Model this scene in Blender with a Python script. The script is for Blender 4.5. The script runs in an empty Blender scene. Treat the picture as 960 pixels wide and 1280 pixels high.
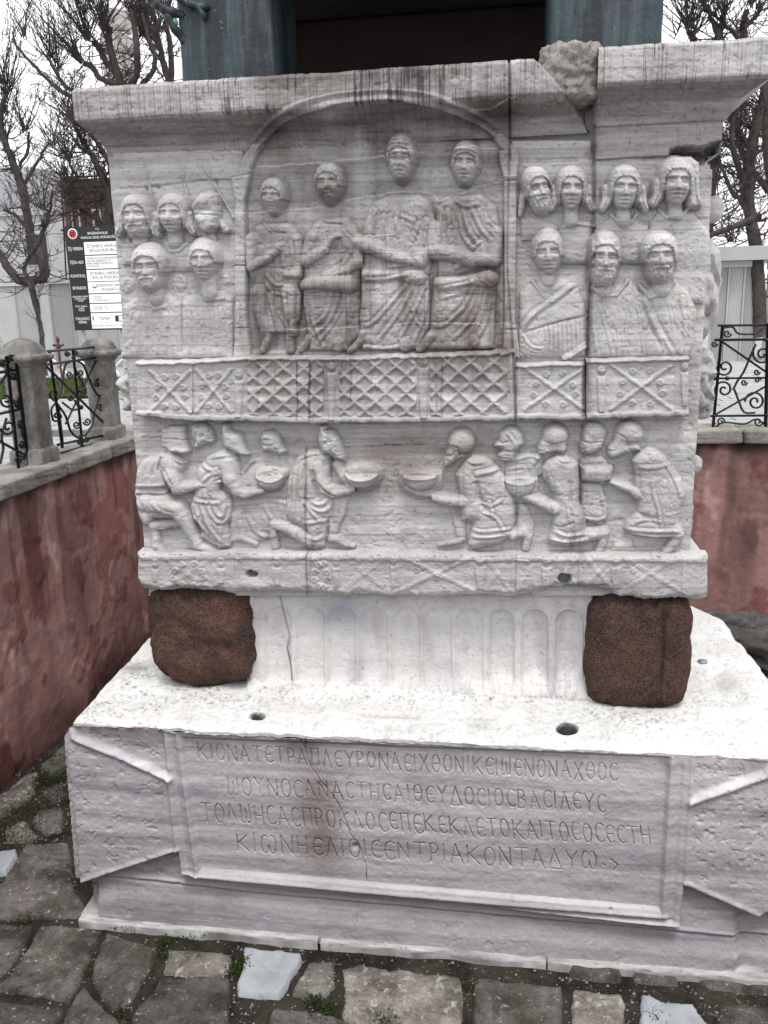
import bpy, bmesh, math, random
import numpy as np
from mathutils import Matrix, Vector
SC = bpy.context.scene
COL = SC.collection
rng = np.random.default_rng(7)
random.seed(7)

# ------------------------------------------------------------------ camera
FOC, CX, CY = 1080.0, 480.0, 640.0          # focal length and centre measured on the 960x1280 photograph
EYE = np.array([0.0, -5.2, 3.944])
_vd = np.array([165.0, 378.0 - CY, FOC])
_vx = np.array([-(FOC*FOC + (-80.0)*(378.0-CY))/165.0, -80.0, FOC])
_X = -_vx/np.linalg.norm(_vx); _Y = _vd/np.linalg.norm(_vd); _Z = -np.cross(_X, _Y)
if _Z[1] > 0: _Z = -_Z
RW = np.stack([_X, _Y, _Z])
cam_d = bpy.data.cameras.new('camera'); cam = bpy.data.objects.new('camera', cam_d); COL.objects.link(cam)
cam_d.sensor_fit = 'HORIZONTAL'; cam_d.sensor_width = 36.0; cam_d.lens = 36.0*FOC/960.0
cam_d.clip_start = 0.05; cam_d.clip_end = 3000.0
_m = np.eye(4)
_m[:3, 0] = RW @ np.array([1, 0, 0]); _m[:3, 1] = RW @ np.array([0, -1, 0]); _m[:3, 2] = RW @ np.array([0, 0, -1]); _m[:3, 3] = EYE
cam.matrix_world = Matrix(_m.tolist())
SC.camera = cam

# ------------------------------------------------------------------ light: white overcast
world = bpy.data.worlds.new("World"); SC.world = world; world.use_nodes = True
nt = world.node_tree; nt.nodes.clear()
sky = nt.nodes.new('ShaderNodeTexSky'); sky.sky_type = 'NISHITA'; sky.sun_disc = False
sky.sun_elevation = math.radians(66); sky.sun_rotation = math.radians(165)
sky.air_density = 1.0; sky.dust_density = 4.0; sky.ozone_density = 0.5
hs = nt.nodes.new('ShaderNodeHueSaturation'); hs.inputs['Saturation'].default_value = 0.10
bg1 = nt.nodes.new('ShaderNodeBackground'); bg1.inputs['Strength'].default_value = 0.05
bg2 = nt.nodes.new('ShaderNodeBackground'); bg2.inputs['Color'].default_value = (0.985, 0.99, 1.0, 1); bg2.inputs['Strength'].default_value = 1.05
add = nt.nodes.new('ShaderNodeAddShader'); wo = nt.nodes.new('ShaderNodeOutputWorld')
nt.links.new(sky.outputs[0], hs.inputs['Color']); nt.links.new(hs.outputs[0], bg1.inputs['Color'])
nt.links.new(bg1.outputs[0], add.inputs[0]); nt.links.new(bg2.outputs[0], add.inputs[1]); nt.links.new(add.outputs[0], wo.inputs[0])
sun_d = bpy.data.lights.new('sun', 'SUN'); sun_d.energy = 1.5; sun_d.angle = math.radians(16); sun_d.color = (1.0, 0.97, 0.93)
sun = bpy.data.objects.new('sun', sun_d); COL.objects.link(sun)
_el, _az = math.radians(66), math.radians(165)
_sd = Vector((math.sin(_az)*math.cos(_el), math.cos(_az)*math.cos(_el), math.sin(_el)))   # direction towards the sun
sun.rotation_euler = _sd.to_track_quat('Z', 'Y').to_euler()
SC.view_settings.view_transform = 'Standard'; SC.view_settings.look = 'None'
SC.view_settings.exposure = 0.52; SC.view_settings.gamma = 1.0; SC.view_settings.use_curve_mapping = False
SC.cycles.max_bounces = 5

# ------------------------------------------------------------------ measuring: photo position -> point of a world plane
def _ray(u, v):
    a = (np.asarray(u, float)-CX)/FOC; b = (np.asarray(v, float)-CY)/FOC; a, b = np.broadcast_arrays(a, b)
    return np.stack([RW[i, 0]*a + RW[i, 1]*b + RW[i, 2] for i in range(3)], -1)
def on(axis, u, v, c):
    r = _ray(u, v); t = (c - EYE[axis])/r[..., axis]
    return EYE + r*t[..., None]
def onX(u, v, x): return on(0, u, v, x)
def onY(u, v, y): return on(1, u, v, y)
def onZ(u, v, z): return on(2, u, v, z)
def toPix(P):
    q = (np.asarray(P, float)-EYE) @ RW
    return CX + FOC*q[..., 0]/q[..., 2], CY + FOC*q[..., 1]/q[..., 2]
MPP = 0.0049                                # metres per photo pixel on the carved face

# ------------------------------------------------------------------ noise
def _hash(ix, iy, seed):
    n = (ix.astype(np.int64)*374761393 + iy.astype(np.int64)*668265263 + seed*974634777) & 0x7fffffff
    n = ((n ^ (n >> 13))*1274126177) & 0x7fffffff
    return ((n ^ (n >> 16)) & 0xffff)/65535.0
def vn(x, y, seed=0):
    x = np.asarray(x, float); y = np.asarray(y, float)
    ix = np.floor(x); iy = np.floor(y); fx = x-ix; fy = y-iy
    fx = fx*fx*(3-2*fx); fy = fy*fy*(3-2*fy)
    a = _hash(ix, iy, seed); b = _hash(ix+1, iy, seed); c = _hash(ix, iy+1, seed); d = _hash(ix+1, iy+1, seed)
    return (a*(1-fx)+b*fx)*(1-fy) + (c*(1-fx)+d*fx)*fy
def fbm(x, y, seed=0, o=4):
    s = 0; a = 1.0; t = 0
    for k in range(o):
        s = s + a*(vn(x, y, seed+k*17)-0.5); t += a; a *= 0.5; x = np.asarray(x)*2.03+3.1; y = np.asarray(y)*2.01+1.7
    return 2*s/t
def sstep(a, b, x):
    t = np.clip((x-a)/(b-a), 0, 1); return t*t*(3-2*t)

# ------------------------------------------------------------------ objects
def tag(o, label=None, cat=None, group=None, kind=None):
    if label: o['label'] = label
    if cat: o['category'] = cat
    if group: o['group'] = group
    if kind: o['kind'] = kind
    return o
def empty(name, loc=(0, 0, 0)):
    o = bpy.data.objects.new(name, None); o.empty_display_size = 0.1; o.location = loc; COL.objects.link(o); return o
def link(name, me, mat=None, parent=None, smooth=True):
    o = bpy.data.objects.new(name, me); COL.objects.link(o)
    if mat is not None and not me.materials: me.materials.append(mat)
    if smooth: me.shade_smooth()
    if parent is not None:
        o.parent = parent; o.matrix_parent_inverse = Matrix.Translation(-Vector(parent.location)) if parent.parent is None else Matrix.Identity(4)
        if parent.parent is not None:
            o.matrix_parent_inverse = parent.matrix_basis.inverted()
    return o
def mesh_np(name, V, Q, mat=None, parent=None, smooth=True, col=None):
    V = np.asarray(V, np.float32); Q = np.asarray(Q, np.int32); k = Q.shape[1]
    me = bpy.data.meshes.new(name)
    me.vertices.add(len(V)); me.vertices.foreach_set('co', V.ravel())
    me.loops.add(Q.size); me.loops.foreach_set('vertex_index', Q.ravel())
    me.polygons.add(len(Q)); me.polygons.foreach_set('loop_start', np.arange(0, Q.size, k, dtype=np.int32))
    me.update(calc_edges=True); me.validate()
    if col is not None:
        a = me.color_attributes.new('tint', 'FLOAT_COLOR', 'POINT')
        c = np.ones((len(V), 4), np.float32); c[:, :3] = col; a.data.foreach_set('color', c.ravel())
    return link(name, me, mat, parent, smooth)
def grid_mesh(name, P, mask=None, mat=None, parent=None, col=None, flip=False, smooth=True):
    """P: (n,m,3) points; quads kept where all four corners are in mask; unused vertices dropped"""
    n, m = P.shape[:2]; I = np.arange(n*m).reshape(n, m)
    q = np.stack([I[:-1, :-1], I[1:, :-1], I[1:, 1:], I[:-1, 1:]], -1).reshape(-1, 4)
    if flip: q = q[:, ::-1]
    if mask is not None:
        q = q[mask.ravel()[q].any(1)]
    used = np.unique(q); re = np.zeros(n*m, np.int32); re[used] = np.arange(len(used))
    return mesh_np(name, P.reshape(-1, 3)[used], re[q], mat, parent, smooth, None if col is None else col.reshape(-1, 3)[used])
def bm_obj(name, bm, mat=None, parent=None, smooth=False, bevel=0):
    if bevel: bmesh.ops.bevel(bm, geom=[e for e in bm.edges], offset=bevel, segments=2, affect='EDGES', profile=0.6)
    bmesh.ops.recalc_face_normals(bm, faces=bm.faces)
    me = bpy.data.meshes.new(name); bm.to_mesh(me); bm.free()
    return link(name, me, mat, parent, smooth)
def box_bm(x0, x1, y0, y1, z0, z1, bm=None):
    bm = bm or bmesh.new()
    vs = [bm.verts.new(p) for p in [(x0,y0,z0),(x1,y0,z0),(x1,y1,z0),(x0,y1,z0),(x0,y0,z1),(x1,y0,z1),(x1,y1,z1),(x0,y1,z1)]]
    for f in [(0,3,2,1),(4,5,6,7),(0,1,5,4),(1,2,6,5),(2,3,7,6),(3,0,4,7)]: bm.faces.new([vs[i] for i in f])
    return bm
def box(name, x0, x1, y0, y1, z0, z1, mat=None, parent=None, bevel=0.0):
    return bm_obj(name, box_bm(x0, x1, y0, y1, z0, z1), mat, parent, bevel > 0, bevel)
def prism(name, pts, z0, z1, mat=None, parent=None, bevel=0.0):
    bm = bmesh.new(); lo = [bm.verts.new((p[0], p[1], z0)) for p in pts]; hi = [bm.verts.new((p[0], p[1], z1)) for p in pts]
    n = len(pts); bm.faces.new(hi); bm.faces.new(lo[::-1])
    for i in range(n): bm.faces.new([lo[i], lo[(i+1) % n], hi[(i+1) % n], hi[i]])
    return bm_obj(name, bm, mat, parent, bevel > 0, bevel)
def tubes(name, paths, mat=None, parent=None, k=6, smooth=True):
    """paths: list of (points Nx3, radii N)"""
    Vs, Qs, off = [], [], 0
    for pts, rad in paths:
        pts = np.asarray(pts, float); n = len(pts); rad = np.broadcast_to(np.asarray(rad, float), (n,))
        t = np.gradient(pts, axis=0); t /= np.linalg.norm(t, axis=1)[:, None]+1e-9
        ref = np.array([0.31, 0.85, 0.43]); a = np.cross(t, ref); a /= np.linalg.norm(a, axis=1)[:, None]+1e-9; b = np.cross(t, a)
        th = np.arange(k)*2*np.pi/k
        ring = pts[:, None] + rad[:, None, None]*(np.cos(th)[None, :, None]*a[:, None] + np.sin(th)[None, :, None]*b[:, None])
        Vs.append(ring.reshape(-1, 3)); I = np.arange(n*k).reshape(n, k)+off; J = np.roll(I, -1, 1)
        Qs.append(np.stack([I[:-1], J[:-1], J[1:], I[1:]], -1).reshape(-1, 4)); off += n*k
        if k >= 4:
            for e, r in ((0, -1), (n-1, 1)):
                c = I[e]; 
                if k == 4: Qs.append(np.array([c]))
                if k == 6: Qs.append(np.array([[c[0], c[1], c[2], c[3]], [c[0], c[3], c[4], c[5]]]))
                if k == 8: Qs.append(np.array([[c[0], c[1], c[2], c[3]], [c[0], c[3], c[4], c[7]], [c[4], c[5], c[6], c[7]]]))
    return mesh_np(name, np.concatenate(Vs), np.concatenate(Qs), mat, parent, smooth)
def smooth_line(pts, n=6):
    """Catmull-Rom through pts"""
    P = np.asarray(pts, float); P = np.vstack([2*P[0]-P[1], P, 2*P[-1]-P[-2]]); out = []
    for i in range(1, len(P)-2):
        for t in np.linspace(0, 1, n, endpoint=False):
            out.append(0.5*((2*P[i]) + (-P[i-1]+P[i+1])*t + (2*P[i-1]-5*P[i]+4*P[i+1]-P[i+2])*t*t + (-P[i-1]+3*P[i]-3*P[i+1]+P[i+2])*t**3))
    out.append(P[-2]); return np.array(out)

# ------------------------------------------------------------------ materials
class NT:
    def __init__(s, name, rough=0.8, spec=0.3, metal=0.0):
        s.m = bpy.data.materials.new(name); s.m.use_nodes = True; s.t = s.m.node_tree
        s.b = s.t.nodes['Principled BSDF']; s.b.inputs['Roughness'].default_value = rough
        s.b.inputs['Specular IOR Level'].default_value = spec; s.b.inputs['Metallic'].default_value = metal
        g = s.t.nodes.new('ShaderNodeNewGeometry'); s.pos = g.outputs['Position']; s.nrm = g.outputs['Normal']; s.h = None
    def n(s, ty, **kw):
        nd = s.t.nodes.new(ty)
        for k, v in kw.items(): setattr(nd, k, v)
        return nd
    def l(s, a, b): s.t.links.new(a, b)
    def val(s, x, sock):
        if hasattr(x, 'links') or isinstance(x, bpy.types.NodeSocket): s.l(x, sock)
        else: sock.default_value = x
    def vec(s, scale=(1, 1, 1), loc=(0, 0, 0), warp=0.0):
        m = s.n('ShaderNodeMapping'); s.l(s.pos, m.inputs[0]); m.inputs['Scale'].default_value = scale; m.inputs['Location'].default_value = loc
        if warp:
            q = s.n('ShaderNodeTexNoise'); q.inputs['Scale'].default_value = 1.3; s.l(s.pos, q.inputs['Vector'])
            mm = s.n('ShaderNodeVectorMath', operation='MULTIPLY_ADD'); s.l(q.outputs['Color'], mm.inputs[0]); mm.inputs[1].default_value = (warp,)*3; s.l(m.outputs[0], mm.inputs[2])
            return mm.outputs[0]
        return m.outputs[0]
    def noise(s, scale=5, detail=5, rough=0.55, stretch=(1, 1, 1), loc=(0, 0, 0), warp=0.0, dist=0.0):
        q = s.n('ShaderNodeTexNoise'); s.l(s.vec(stretch, loc, warp), q.inputs['Vector'])
        q.inputs['Scale'].default_value = scale; q.inputs['Detail'].default_value = detail; q.inputs['Roughness'].default_value = rough; q.inputs['Distortion'].default_value = dist
        return q.outputs['Fac']
    def voro(s, scale=5, stretch=(1, 1, 1), feature='F1', rand=1.0, out='Distance', loc=(0, 0, 0)):
        q = s.n('ShaderNodeTexVoronoi', feature=feature); s.l(s.vec(stretch, loc), q.inputs['Vector']); q.inputs['Scale'].default_value = scale
        q.inputs['Randomness'].default_value = rand; return q.outputs[out]
    def ramp(s, x, stops):
        r = s.n('ShaderNodeValToRGB'); s.l(x, r.inputs[0]); e = r.color_ramp.elements
        while len(e) < len(stops): e.new(0.5)
        for i, (p, c) in enumerate(stops):
            e[i].position = p; e[i].color = (c, c, c, 1) if isinstance(c, (int, float)) else (*c, 1)
        return r.outputs['Color']
    def mix(s, f, a, b, mode='MIX'):
        m = s.n('ShaderNodeMix', data_type='RGBA', blend_type=mode); s.val(f, m.inputs[0])
        for x, k in ((a, 6), (b, 7)):
            if isinstance(x, tuple): m.inputs[k].default_value = (*x, 1)
            else: s.l(x, m.inputs[k])
        return m.outputs[2]
    def math(s, op, a, b=0.0, c=None):
        m = s.n('ShaderNodeMath', operation=op); s.val(a, m.inputs[0]); s.val(b, m.inputs[1])
        if c is not None: s.val(c, m.inputs[2])
        return m.outputs[0]
    def attr(s, name='tint'):
        a = s.n('ShaderNodeAttribute', attribute_name=name); return a.outputs['Color']
    def sep(s, i):
        x = s.n('ShaderNodeSeparateXYZ'); s.l(s.pos, x.inputs[0]); return x.outputs[i]
    def color(s, c):
        if isinstance(c, tuple): s.b.inputs['Base Color'].default_value = (*c, 1)
        else: s.l(c, s.b.inputs['Base Color'])
    def bump(s, h, strength=0.5, dist=0.01):
        b = s.n('ShaderNodeBump'); b.inputs['Strength'].default_value = strength; b.inputs['Distance'].default_value = dist
        s.l(h, b.inputs['Height'])
        if s.h is not None: s.l(s.h, b.inputs['Normal'])
        s.h = b.outputs[0]; s.l(s.h, s.b.inputs['Normal'])
def marble(name, base, dark, vein=0.5, streak=0.35, tint=True, bump=0.5, dirt=0.0, brown=(0.33, 0.26, 0.22)):
    M = NT(name, 0.72, 0.25)
    band = M.ramp(M.noise(1.0, 6, 0.6, (0.5, 0.5, 11), warp=0.35), [(0.38, 0.0), (0.62, 1.0)])
    c = M.mix(M.math('MULTIPLY', band, vein), base, dark)
    big = M.ramp(M.noise(1.3, 4, 0.6, (1, 1, 1.2), (3, 1, 2)), [(0.4, 0.0), (0.7, 1.0)])
    c = M.mix(M.math('MULTIPLY', big, 0.35), c, tuple(x*0.72 for x in base))
    dr = M.ramp(M.noise(1.0, 5, 0.65, (26, 26, 1.0), (0, 4, 0)), [(0.54, 0.0), (0.68, 1.0)])
    dm = M.ramp(M.noise(1.6, 3, 0.5, (1, 1, .6), (7, 0, 1)), [(0.45, 0.0), (0.6, 1.0)])
    c = M.mix(M.math('MULTIPLY', M.math('MULTIPLY', dr, dm), streak), c, brown)
    fv = M.ramp(M.noise(1.0, 7, 0.7, (3, 3, 38), (1, 0, 5), warp=0.5), [(0.60, 0.0), (0.70, 1.0)])
    c = M.mix(M.math('MULTIPLY', fv, 0.45), c, tuple(x*0.55 for x in dark))
    sp = M.ramp(M.noise(90, 3, 0.7), [(0.60, 0.0), (0.72, 1.0)])
    c = M.mix(M.math('MULTIPLY', sp, 0.30+dirt), c, tuple(x*0.45 for x in dark))
    lt = M.ramp(M.noise(60, 2, 0.6, (1, 1, 1), (5, 5, 5)), [(0.62, 0.0), (0.75, 1.0)])
    c = M.mix(M.math('MULTIPLY', lt, 0.35), c, tuple(min(1, x*1.25) for x in base))
    pt = M.ramp(M.noise(34, 6, 0.78, (1, 1, 1.4), (2, 8, 1)), [(0.60, 0.0), (0.66, 1.0)]); c = M.mix(M.math('MULTIPLY', pt, 0.45), c, tuple(x*0.42 for x in dark))
    if tint: c = M.mix(1.0, c, M.attr(), 'MULTIPLY')
    M.color(c); M.bump(M.math('MULTIPLY', pt, -1.0), bump*0.7, 0.006)
    M.bump(M.noise(14, 6, 0.65), bump*0.6, 0.02); M.bump(M.noise(110, 4, 0.7), bump*0.6, 0.004)
    M.bump(M.noise(1.0, 5, 0.7, (4, 4, 60)), bump*0.35, 0.006)
    return M.m
MAT = {}
MAT['relief'] = marble('carved_marble', (0.485, 0.476, 0.474), (0.255, 0.245, 0.25), 0.68, 0.40, bump=0.9)
MAT['inscr'] = marble('grey_veined_marble', (0.52, 0.505, 0.515), (0.29, 0.268, 0.30), 0.85, 0.25, bump=0.45)
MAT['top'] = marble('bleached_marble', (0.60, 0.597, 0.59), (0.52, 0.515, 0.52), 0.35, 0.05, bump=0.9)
MAT['plinth'] = marble('fluted_marble', (0.60, 0.59, 0.585), (0.47, 0.455, 0.465), 0.4, 0.25, bump=0.9)
def simple(name, c, rough=0.8, spec=0.3, metal=0.0, var=0.25, scale=8, bump=0.3, bscale=40, bd=0.005, c2=None):
    M = NT(name, rough, spec, metal); f = M.ramp(M.noise(scale, 6, 0.6), [(0.3, 0.0), (0.7, 1.0)])
    c2 = c2 or tuple(x*(1-var) for x in c); M.color(M.mix(f, c, c2))
    if bump: M.bump(M.noise(bscale, 5, 0.65), bump, bd)
    return M.m
def granite():
    M = NT('red_brown_granite', 0.85, 0.25)
    f = M.ramp(M.noise(2.6, 6, 0.7), [(0.38, 0.0), (0.62, 1.0)])
    c = M.mix(f, (0.110, 0.050, 0.036), (0.020, 0.014, 0.013))
    g = M.ramp(M.voro(150, out='Color'), [(0.25, 0.0), (0.85, 1.0)]); c = M.mix(M.math('MULTIPLY', g, 0.6), c, (0.19, 0.115, 0.095))
    k = M.ramp(M.voro(110, out='Color', loc=(3, 2, 1)), [(0.62, 0.0), (0.72, 1.0)]); c = M.mix(M.math('MULTIPLY', k, 0.55), c, (0.016, 0.012, 0.011))
    st = M.ramp(M.noise(1.0, 4, 0.6, (7, 7, 0.7), (2, 0, 0)), [(0.56, 0.0), (0.66, 1.0)]); c = M.mix(M.math('MULTIPLY', st, 0.75), c, (0.012, 0.010, 0.010))
    M.color(c); M.bump(M.noise(14, 7, 0.8), 1.0, 0.04); M.bump(M.noise(120, 3, 0.8), 0.8, 0.006)
    return M.m
MAT['granite'] = granite()
def bronze():
    M = NT('weathered_bronze', 0.55, 0.5, 0.25)
    f = M.ramp(M.noise(2.2, 5, 0.65, (2.5, 2.5, 0.6)), [(0.35, 0.0), (0.65, 1.0)])
    c = M.mix(f, (0.012, 0.018, 0.027), (0.020, 0.046, 0.052))
    s = M.ramp(M.noise(1.0, 6, 0.7, (16, 16, 0.7)), [(0.46, 0.0), (0.62, 1.0)]); c = M.mix(M.math('MULTIPLY', s, 0.6), c, (0.065, 0.080, 0.095))
    d = M.ramp(M.noise(1.0, 5, 0.7, (7, 7, 0.8), (4, 4, 0)), [(0.48, 0.0), (0.60, 1.0)]); c = M.mix(M.math('MULTIPLY', d, 0.85), c, (0.008, 0.009, 0.012))
    p = M.ramp(M.noise(30, 4, 0.7), [(0.62, 0.0), (0.7, 1.0)]); c = M.mix(M.math('MULTIPLY', p, 0.5), c, (0.09, 0.19, 0.16))
    M.color(c); M.bump(M.noise(26, 5, 0.7), 0.5, 0.01)
    return M.m
MAT['bronze'] = bronze()
def red_plaster():
    M = NT('red_plaster', 0.9, 0.15)
    a = M.ramp(M.noise(1.1, 8, 0.62, (1, 1, .9), warp=0.5, dist=0.5), [(0.33, 0.0), (0.7, 1.0)])
    c = M.mix(a, (0.56, 0.325, 0.30), (0.32, 0.17, 0.155))
    b = M.ramp(M.noise(1.6, 9, 0.7, (1, 1, 1.0), (3, 3, 3), dist=1.6), [(0.55, 0.0), (0.66, 1.0)]); c = M.mix(M.math('MULTIPLY', b, 0.8), c, (0.44, 0.27, 0.25))
    w = M.ramp(M.noise(6, 9, 0.75, (1, 1, 1), (9, 3, 3), dist=1.0), [(0.585, 0.0), (0.64, 1.0)]); c = M.mix(M.math('MULTIPLY', w, 0.6), c, (0.50, 0.36, 0.34))
    v = M.ramp(M.noise(1.0, 4, 0.6, (1.9, 1.9, 0.2), (1, 5, 0)), [(0.50, 0.0), (0.66, 1.0)]); c = M.mix(M.math('MULTIPLY', v, 0.35), c, (0.12, 0.065, 0.055))
    k = M.ramp(M.noise(12, 6, 0.7), [(0.30, 1.0), (0.40, 0.0)]); c = M.mix(M.math('MULTIPLY', k, 0.5), c, (0.05, 0.022, 0.018))
    c = M.mix(1.0, c, M.attr(), 'MULTIPLY')
    M.color(c); M.bump(M.noise(1.6, 9, 0.7, (1, 1, 1.0), (3, 3, 3), dist=1.6), 0.5, 0.02); M.bump(M.noise(9, 9, 0.78), 0.8, 0.022); M.bump(M.noise(70, 4, 0.7), 0.4, 0.004)
    return M.m
MAT['plaster'] = red_plaster()
def old_stone(name, base, dark, moss=(0.05, 0.055, 0.03), mossy=0.5, lichen=0.6, obj=False, spots=(0.62, 0.68)):
    M = NT(name, 0.9, 0.2)
    a = M.ramp(M.noise(3.6, 9, 0.76, dist=0.4), [(0.38, 0.0), (0.60, 1.0)]); c = M.mix(a, base, dark)
    if obj:
        oi = M.n('ShaderNodeObjectInfo'); v = M.ramp(oi.outputs['Random'], [(0, 0.62), (1, 1.25)]); c = M.mix(1.0, c, v, 'MULTIPLY')
    g = M.ramp(M.noise(2.6, 6, 0.7, (1, 1, 1), (4, 7, 1)), [(0.50, 0.0), (0.64, 1.0)]); c = M.mix(M.math('MULTIPLY', g, mossy), c, moss)
    s = M.ramp(M.noise(16, 9, 0.82, (1, 1, 1), (1, 2, 9)), [(spots[0], 0.0), (spots[1], 1.0)]); c = M.mix(M.math('MULTIPLY', s, lichen), c, (0.52, 0.50, 0.48))
    k = M.ramp(M.noise(45, 5, 0.7, (1, 1, 1), (8, 2, 9)), [(0.56, 0.0), (0.66, 1.0)]); c = M.mix(M.math('MULTIPLY', k, 0.5), c, tuple(x*0.35 for x in dark))
    M.color(c)
    if obj: M.b.inputs['Roughness'].default_value = 0.55; M.b.inputs['Specular IOR Level'].default_value = 0.45
    M.bump(M.noise(9, 8, 0.75), 1.0, 0.03); M.bump(M.noise(60, 5, 0.75), 0.9, 0.010)
    return M.m
MAT['paving'] = old_stone('pit_paving_stone', (0.175, 0.157, 0.148), (0.030, 0.025, 0.022), mossy=0.55, lichen=0.8, obj=True, spots=(0.59, 0.625))
MAT['paving2'] = old_stone('pale_pit_paving', (0.30, 0.275, 0.25), (0.085, 0.07, 0.06), mossy=0.4, lichen=0.9, obj=True, spots=(0.55, 0.60))
MAT['soil'] = old_stone('damp_soil_joint', (0.055, 0.046, 0.038), (0.014, 0.011, 0.009), mossy=0.5, lichen=0.7, spots=(0.60, 0.64))
MAT['coping'] = old_stone('coping_limestone', (0.36, 0.34, 0.32), (0.20, 0.185, 0.17), mossy=0.35, lichen=0.4)
MAT['post'] = old_stone('post_limestone', (0.30, 0.285, 0.27), (0.13, 0.12, 0.115), mossy=0.3, lichen=0.5)
MAT['patch'] = old_stone('coarse_patch_stone', (0.42, 0.39, 0.37), (0.25, 0.225, 0.21), mossy=0.1, lichen=0.4)
MAT['whitefrag'] = simple('pale_marble_fragment', (0.34, 0.36, 0.39), 0.6, 0.3, var=0.3, scale=6)
MAT['iron'] = simple('black_wrought_iron', (0.012, 0.013, 0.016), 0.5, 0.5, 0.3, var=0.4, bump=0.4)
MAT['redpaint'] = simple('dark_red_paint', (0.085, 0.018, 0.022), 0.5, 0.4)
MAT['hoard'] = simple('grey_painted_sheet', (0.34, 0.35, 0.36), 0.6, 0.3, var=0.15, scale=1.5, bump=0.1)
MAT['hoard2'] = simple('pale_painted_sheet', (0.43, 0.44, 0.44), 0.6, 0.3, var=0.15, scale=1.5, bump=0.1)
MAT['bark'] = simple('grey_brown_bark', (0.075, 0.064, 0.060), 0.9, 0.2, var=0.55, scale=7, bump=0.8, bscale=25, bd=0.02)
MAT['twig'] = simple('dark_twig_bark', (0.075, 0.064, 0.062), 0.9, 0.15, var=0.4, scale=2, bump=0)
MAT['plaza'] = simple('pale_plaza_paving', (0.33, 0.33, 0.335), 0.85, 0.2, var=0.25, scale=2, bump=0.2)
MAT['joint'] = simple('paving_joint', (0.08, 0.08, 0.08), 0.9)
MAT['lawn'] = simple('short_lawn', (0.055, 0.075, 0.018), 0.95, 0.1, var=0.45, scale=14, bump=0.8, bscale=60, bd=0.03)
MAT['moss'] = simple('green_moss', (0.040, 0.052, 0.018), 0.95, 0.1, var=0.5, scale=30)
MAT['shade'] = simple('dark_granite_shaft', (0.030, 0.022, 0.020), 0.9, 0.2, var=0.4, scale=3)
MAT['farwall'] = simple('grey_render_wall', (0.40, 0.40, 0.41), 0.9, 0.2, var=0.2, scale=0.6, bump=0.1)
MAT['lead'] = simple('lead_dome_roof', (0.22, 0.22, 0.24), 0.7, 0.3, var=0.3, scale=0.8, bump=0.1)
MAT['brickred'] = simple('far_brick_roof', (0.075, 0.045, 0.042), 0.9, 0.2, var=0.4, scale=2, bump=0.1)
MAT['black'] = simple('sign_black', (0.012, 0.012, 0.014), 0.5, 0.4, var=0.2, bump=0)
MAT['white'] = simple('sign_white', (0.80, 0.81, 0.82), 0.5, 0.4, var=0.04, bump=0)
MAT['ink'] = simple('sign_ink', (0.03, 0.03, 0.035), 0.6, 0.3, var=0.1, bump=0)
MAT['signred'] = simple('sign_red', (0.45, 0.03, 0.025), 0.5, 0.4, var=0.1, bump=0)
MAT['hole'] = simple('dark_hole', (0.02, 0.018, 0.016), 0.95)  # dark tone for the inside of holes
MAT['minaret'] = simple('pale_far_stone', (0.42, 0.40, 0.39), 0.9, 0.2, var=0.3, scale=1.2, bump=0.3)
# ================================================================== relief sculpting: height fields in millimetre-fine grids
DZ = MPP*1.12
def pseg(U, V, a, b):
    dx, dy = b[0]-a[0], b[1]-a[1]; L = dx*dx+dy*dy+1e-9
    t = np.clip(((U-a[0])*dx+(V-a[1])*dy)/L, 0, 1)
    return np.hypot(U-a[0]-t*dx, V-a[1]-t*dy), t
def pline(U, V, pts):
    d = np.full(U.shape, 1e6)
    for a, b in zip(pts[:-1], pts[1:]): d = np.minimum(d, pseg(U, V, a, b)[0])
    return d
def ppoly(U, V, pts):
    """signed distance, positive inside"""
    pts = list(pts); d = pline(U, V, pts+[pts[0]]); ins = np.zeros(U.shape, bool)
    for a, b in zip(pts, pts[1:]+[pts[0]]):
        c = ((a[1] > V) != (b[1] > V)); ins ^= c & (U < (b[0]-a[0])*(V-a[1])/((b[1]-a[1]) or 1e-9)+a[0])
    return np.where(ins, d, -d)
def smax(a, b, k=2.0):
    return np.maximum(a, b)+np.maximum(k-np.abs(a-b), 0)**2/(4*k)
def Zm(ox, oy, k, *pts):                     # enlarged-view measurements -> photo positions
    out = [(ox+p[0]*k, oy+p[1]*k)+tuple(q*k for q in p[2:]) for p in pts]
    return out
def wear(U, V, amp=1.0, seed=0):
    p = fbm(U/8, V/7, 51+seed, 4); return amp*(1.0*fbm(U/26, V/18, 11+seed, 4)+0.65*fbm(U/5.5, V/4.5, 31+seed, 4)-1.0*sstep(.32, .50, p)*(.3+vn(U/1.6, V/1.6, 7))*(1-.0*U))
CRACKS = [([(636, 50), (637, 180), (633, 330), (641, 440), (644, 530)], 1.3, 3.0), ([(744, 60), (743, 190), (741, 330), (733, 450), (731, 525)], 2.0, 3.4),
          ([(383, 560), (385, 640), (381, 700), (384, 742)], 0.9, 1.2), ([(896, 290), (893, 350), (887, 431)], 1.2, 3.0),
          ([(731, 560), (724, 640), (722, 740)], 1.5, 0.8), ([(643, 560), (646, 640), (644, 740)], 1.2, 1.2)]
HLINES = [([(150, 306), (165, 308)], 1), ([(255, 266), (300, 267), (335, 264), (405, 258)], 1), ([(430, 250), (470, 243), (500, 240), (541, 241), (548, 250), (566, 246), (600, 232), (640, 222)], 1),
          ([(320, 208), (400, 203), (470, 196), (530, 190)], 1), ([(570, 188), (622, 183)], 1), ([(575, 136), (612, 137), (632, 125), (648, 120)], 1),
          ([(360, 412), (430, 410), (520, 404), (640, 405)], 1), ([(650, 205), (690, 206), (760, 196), (830, 205)], 1), ([(176, 548), (300, 556)], 1)]
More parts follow.
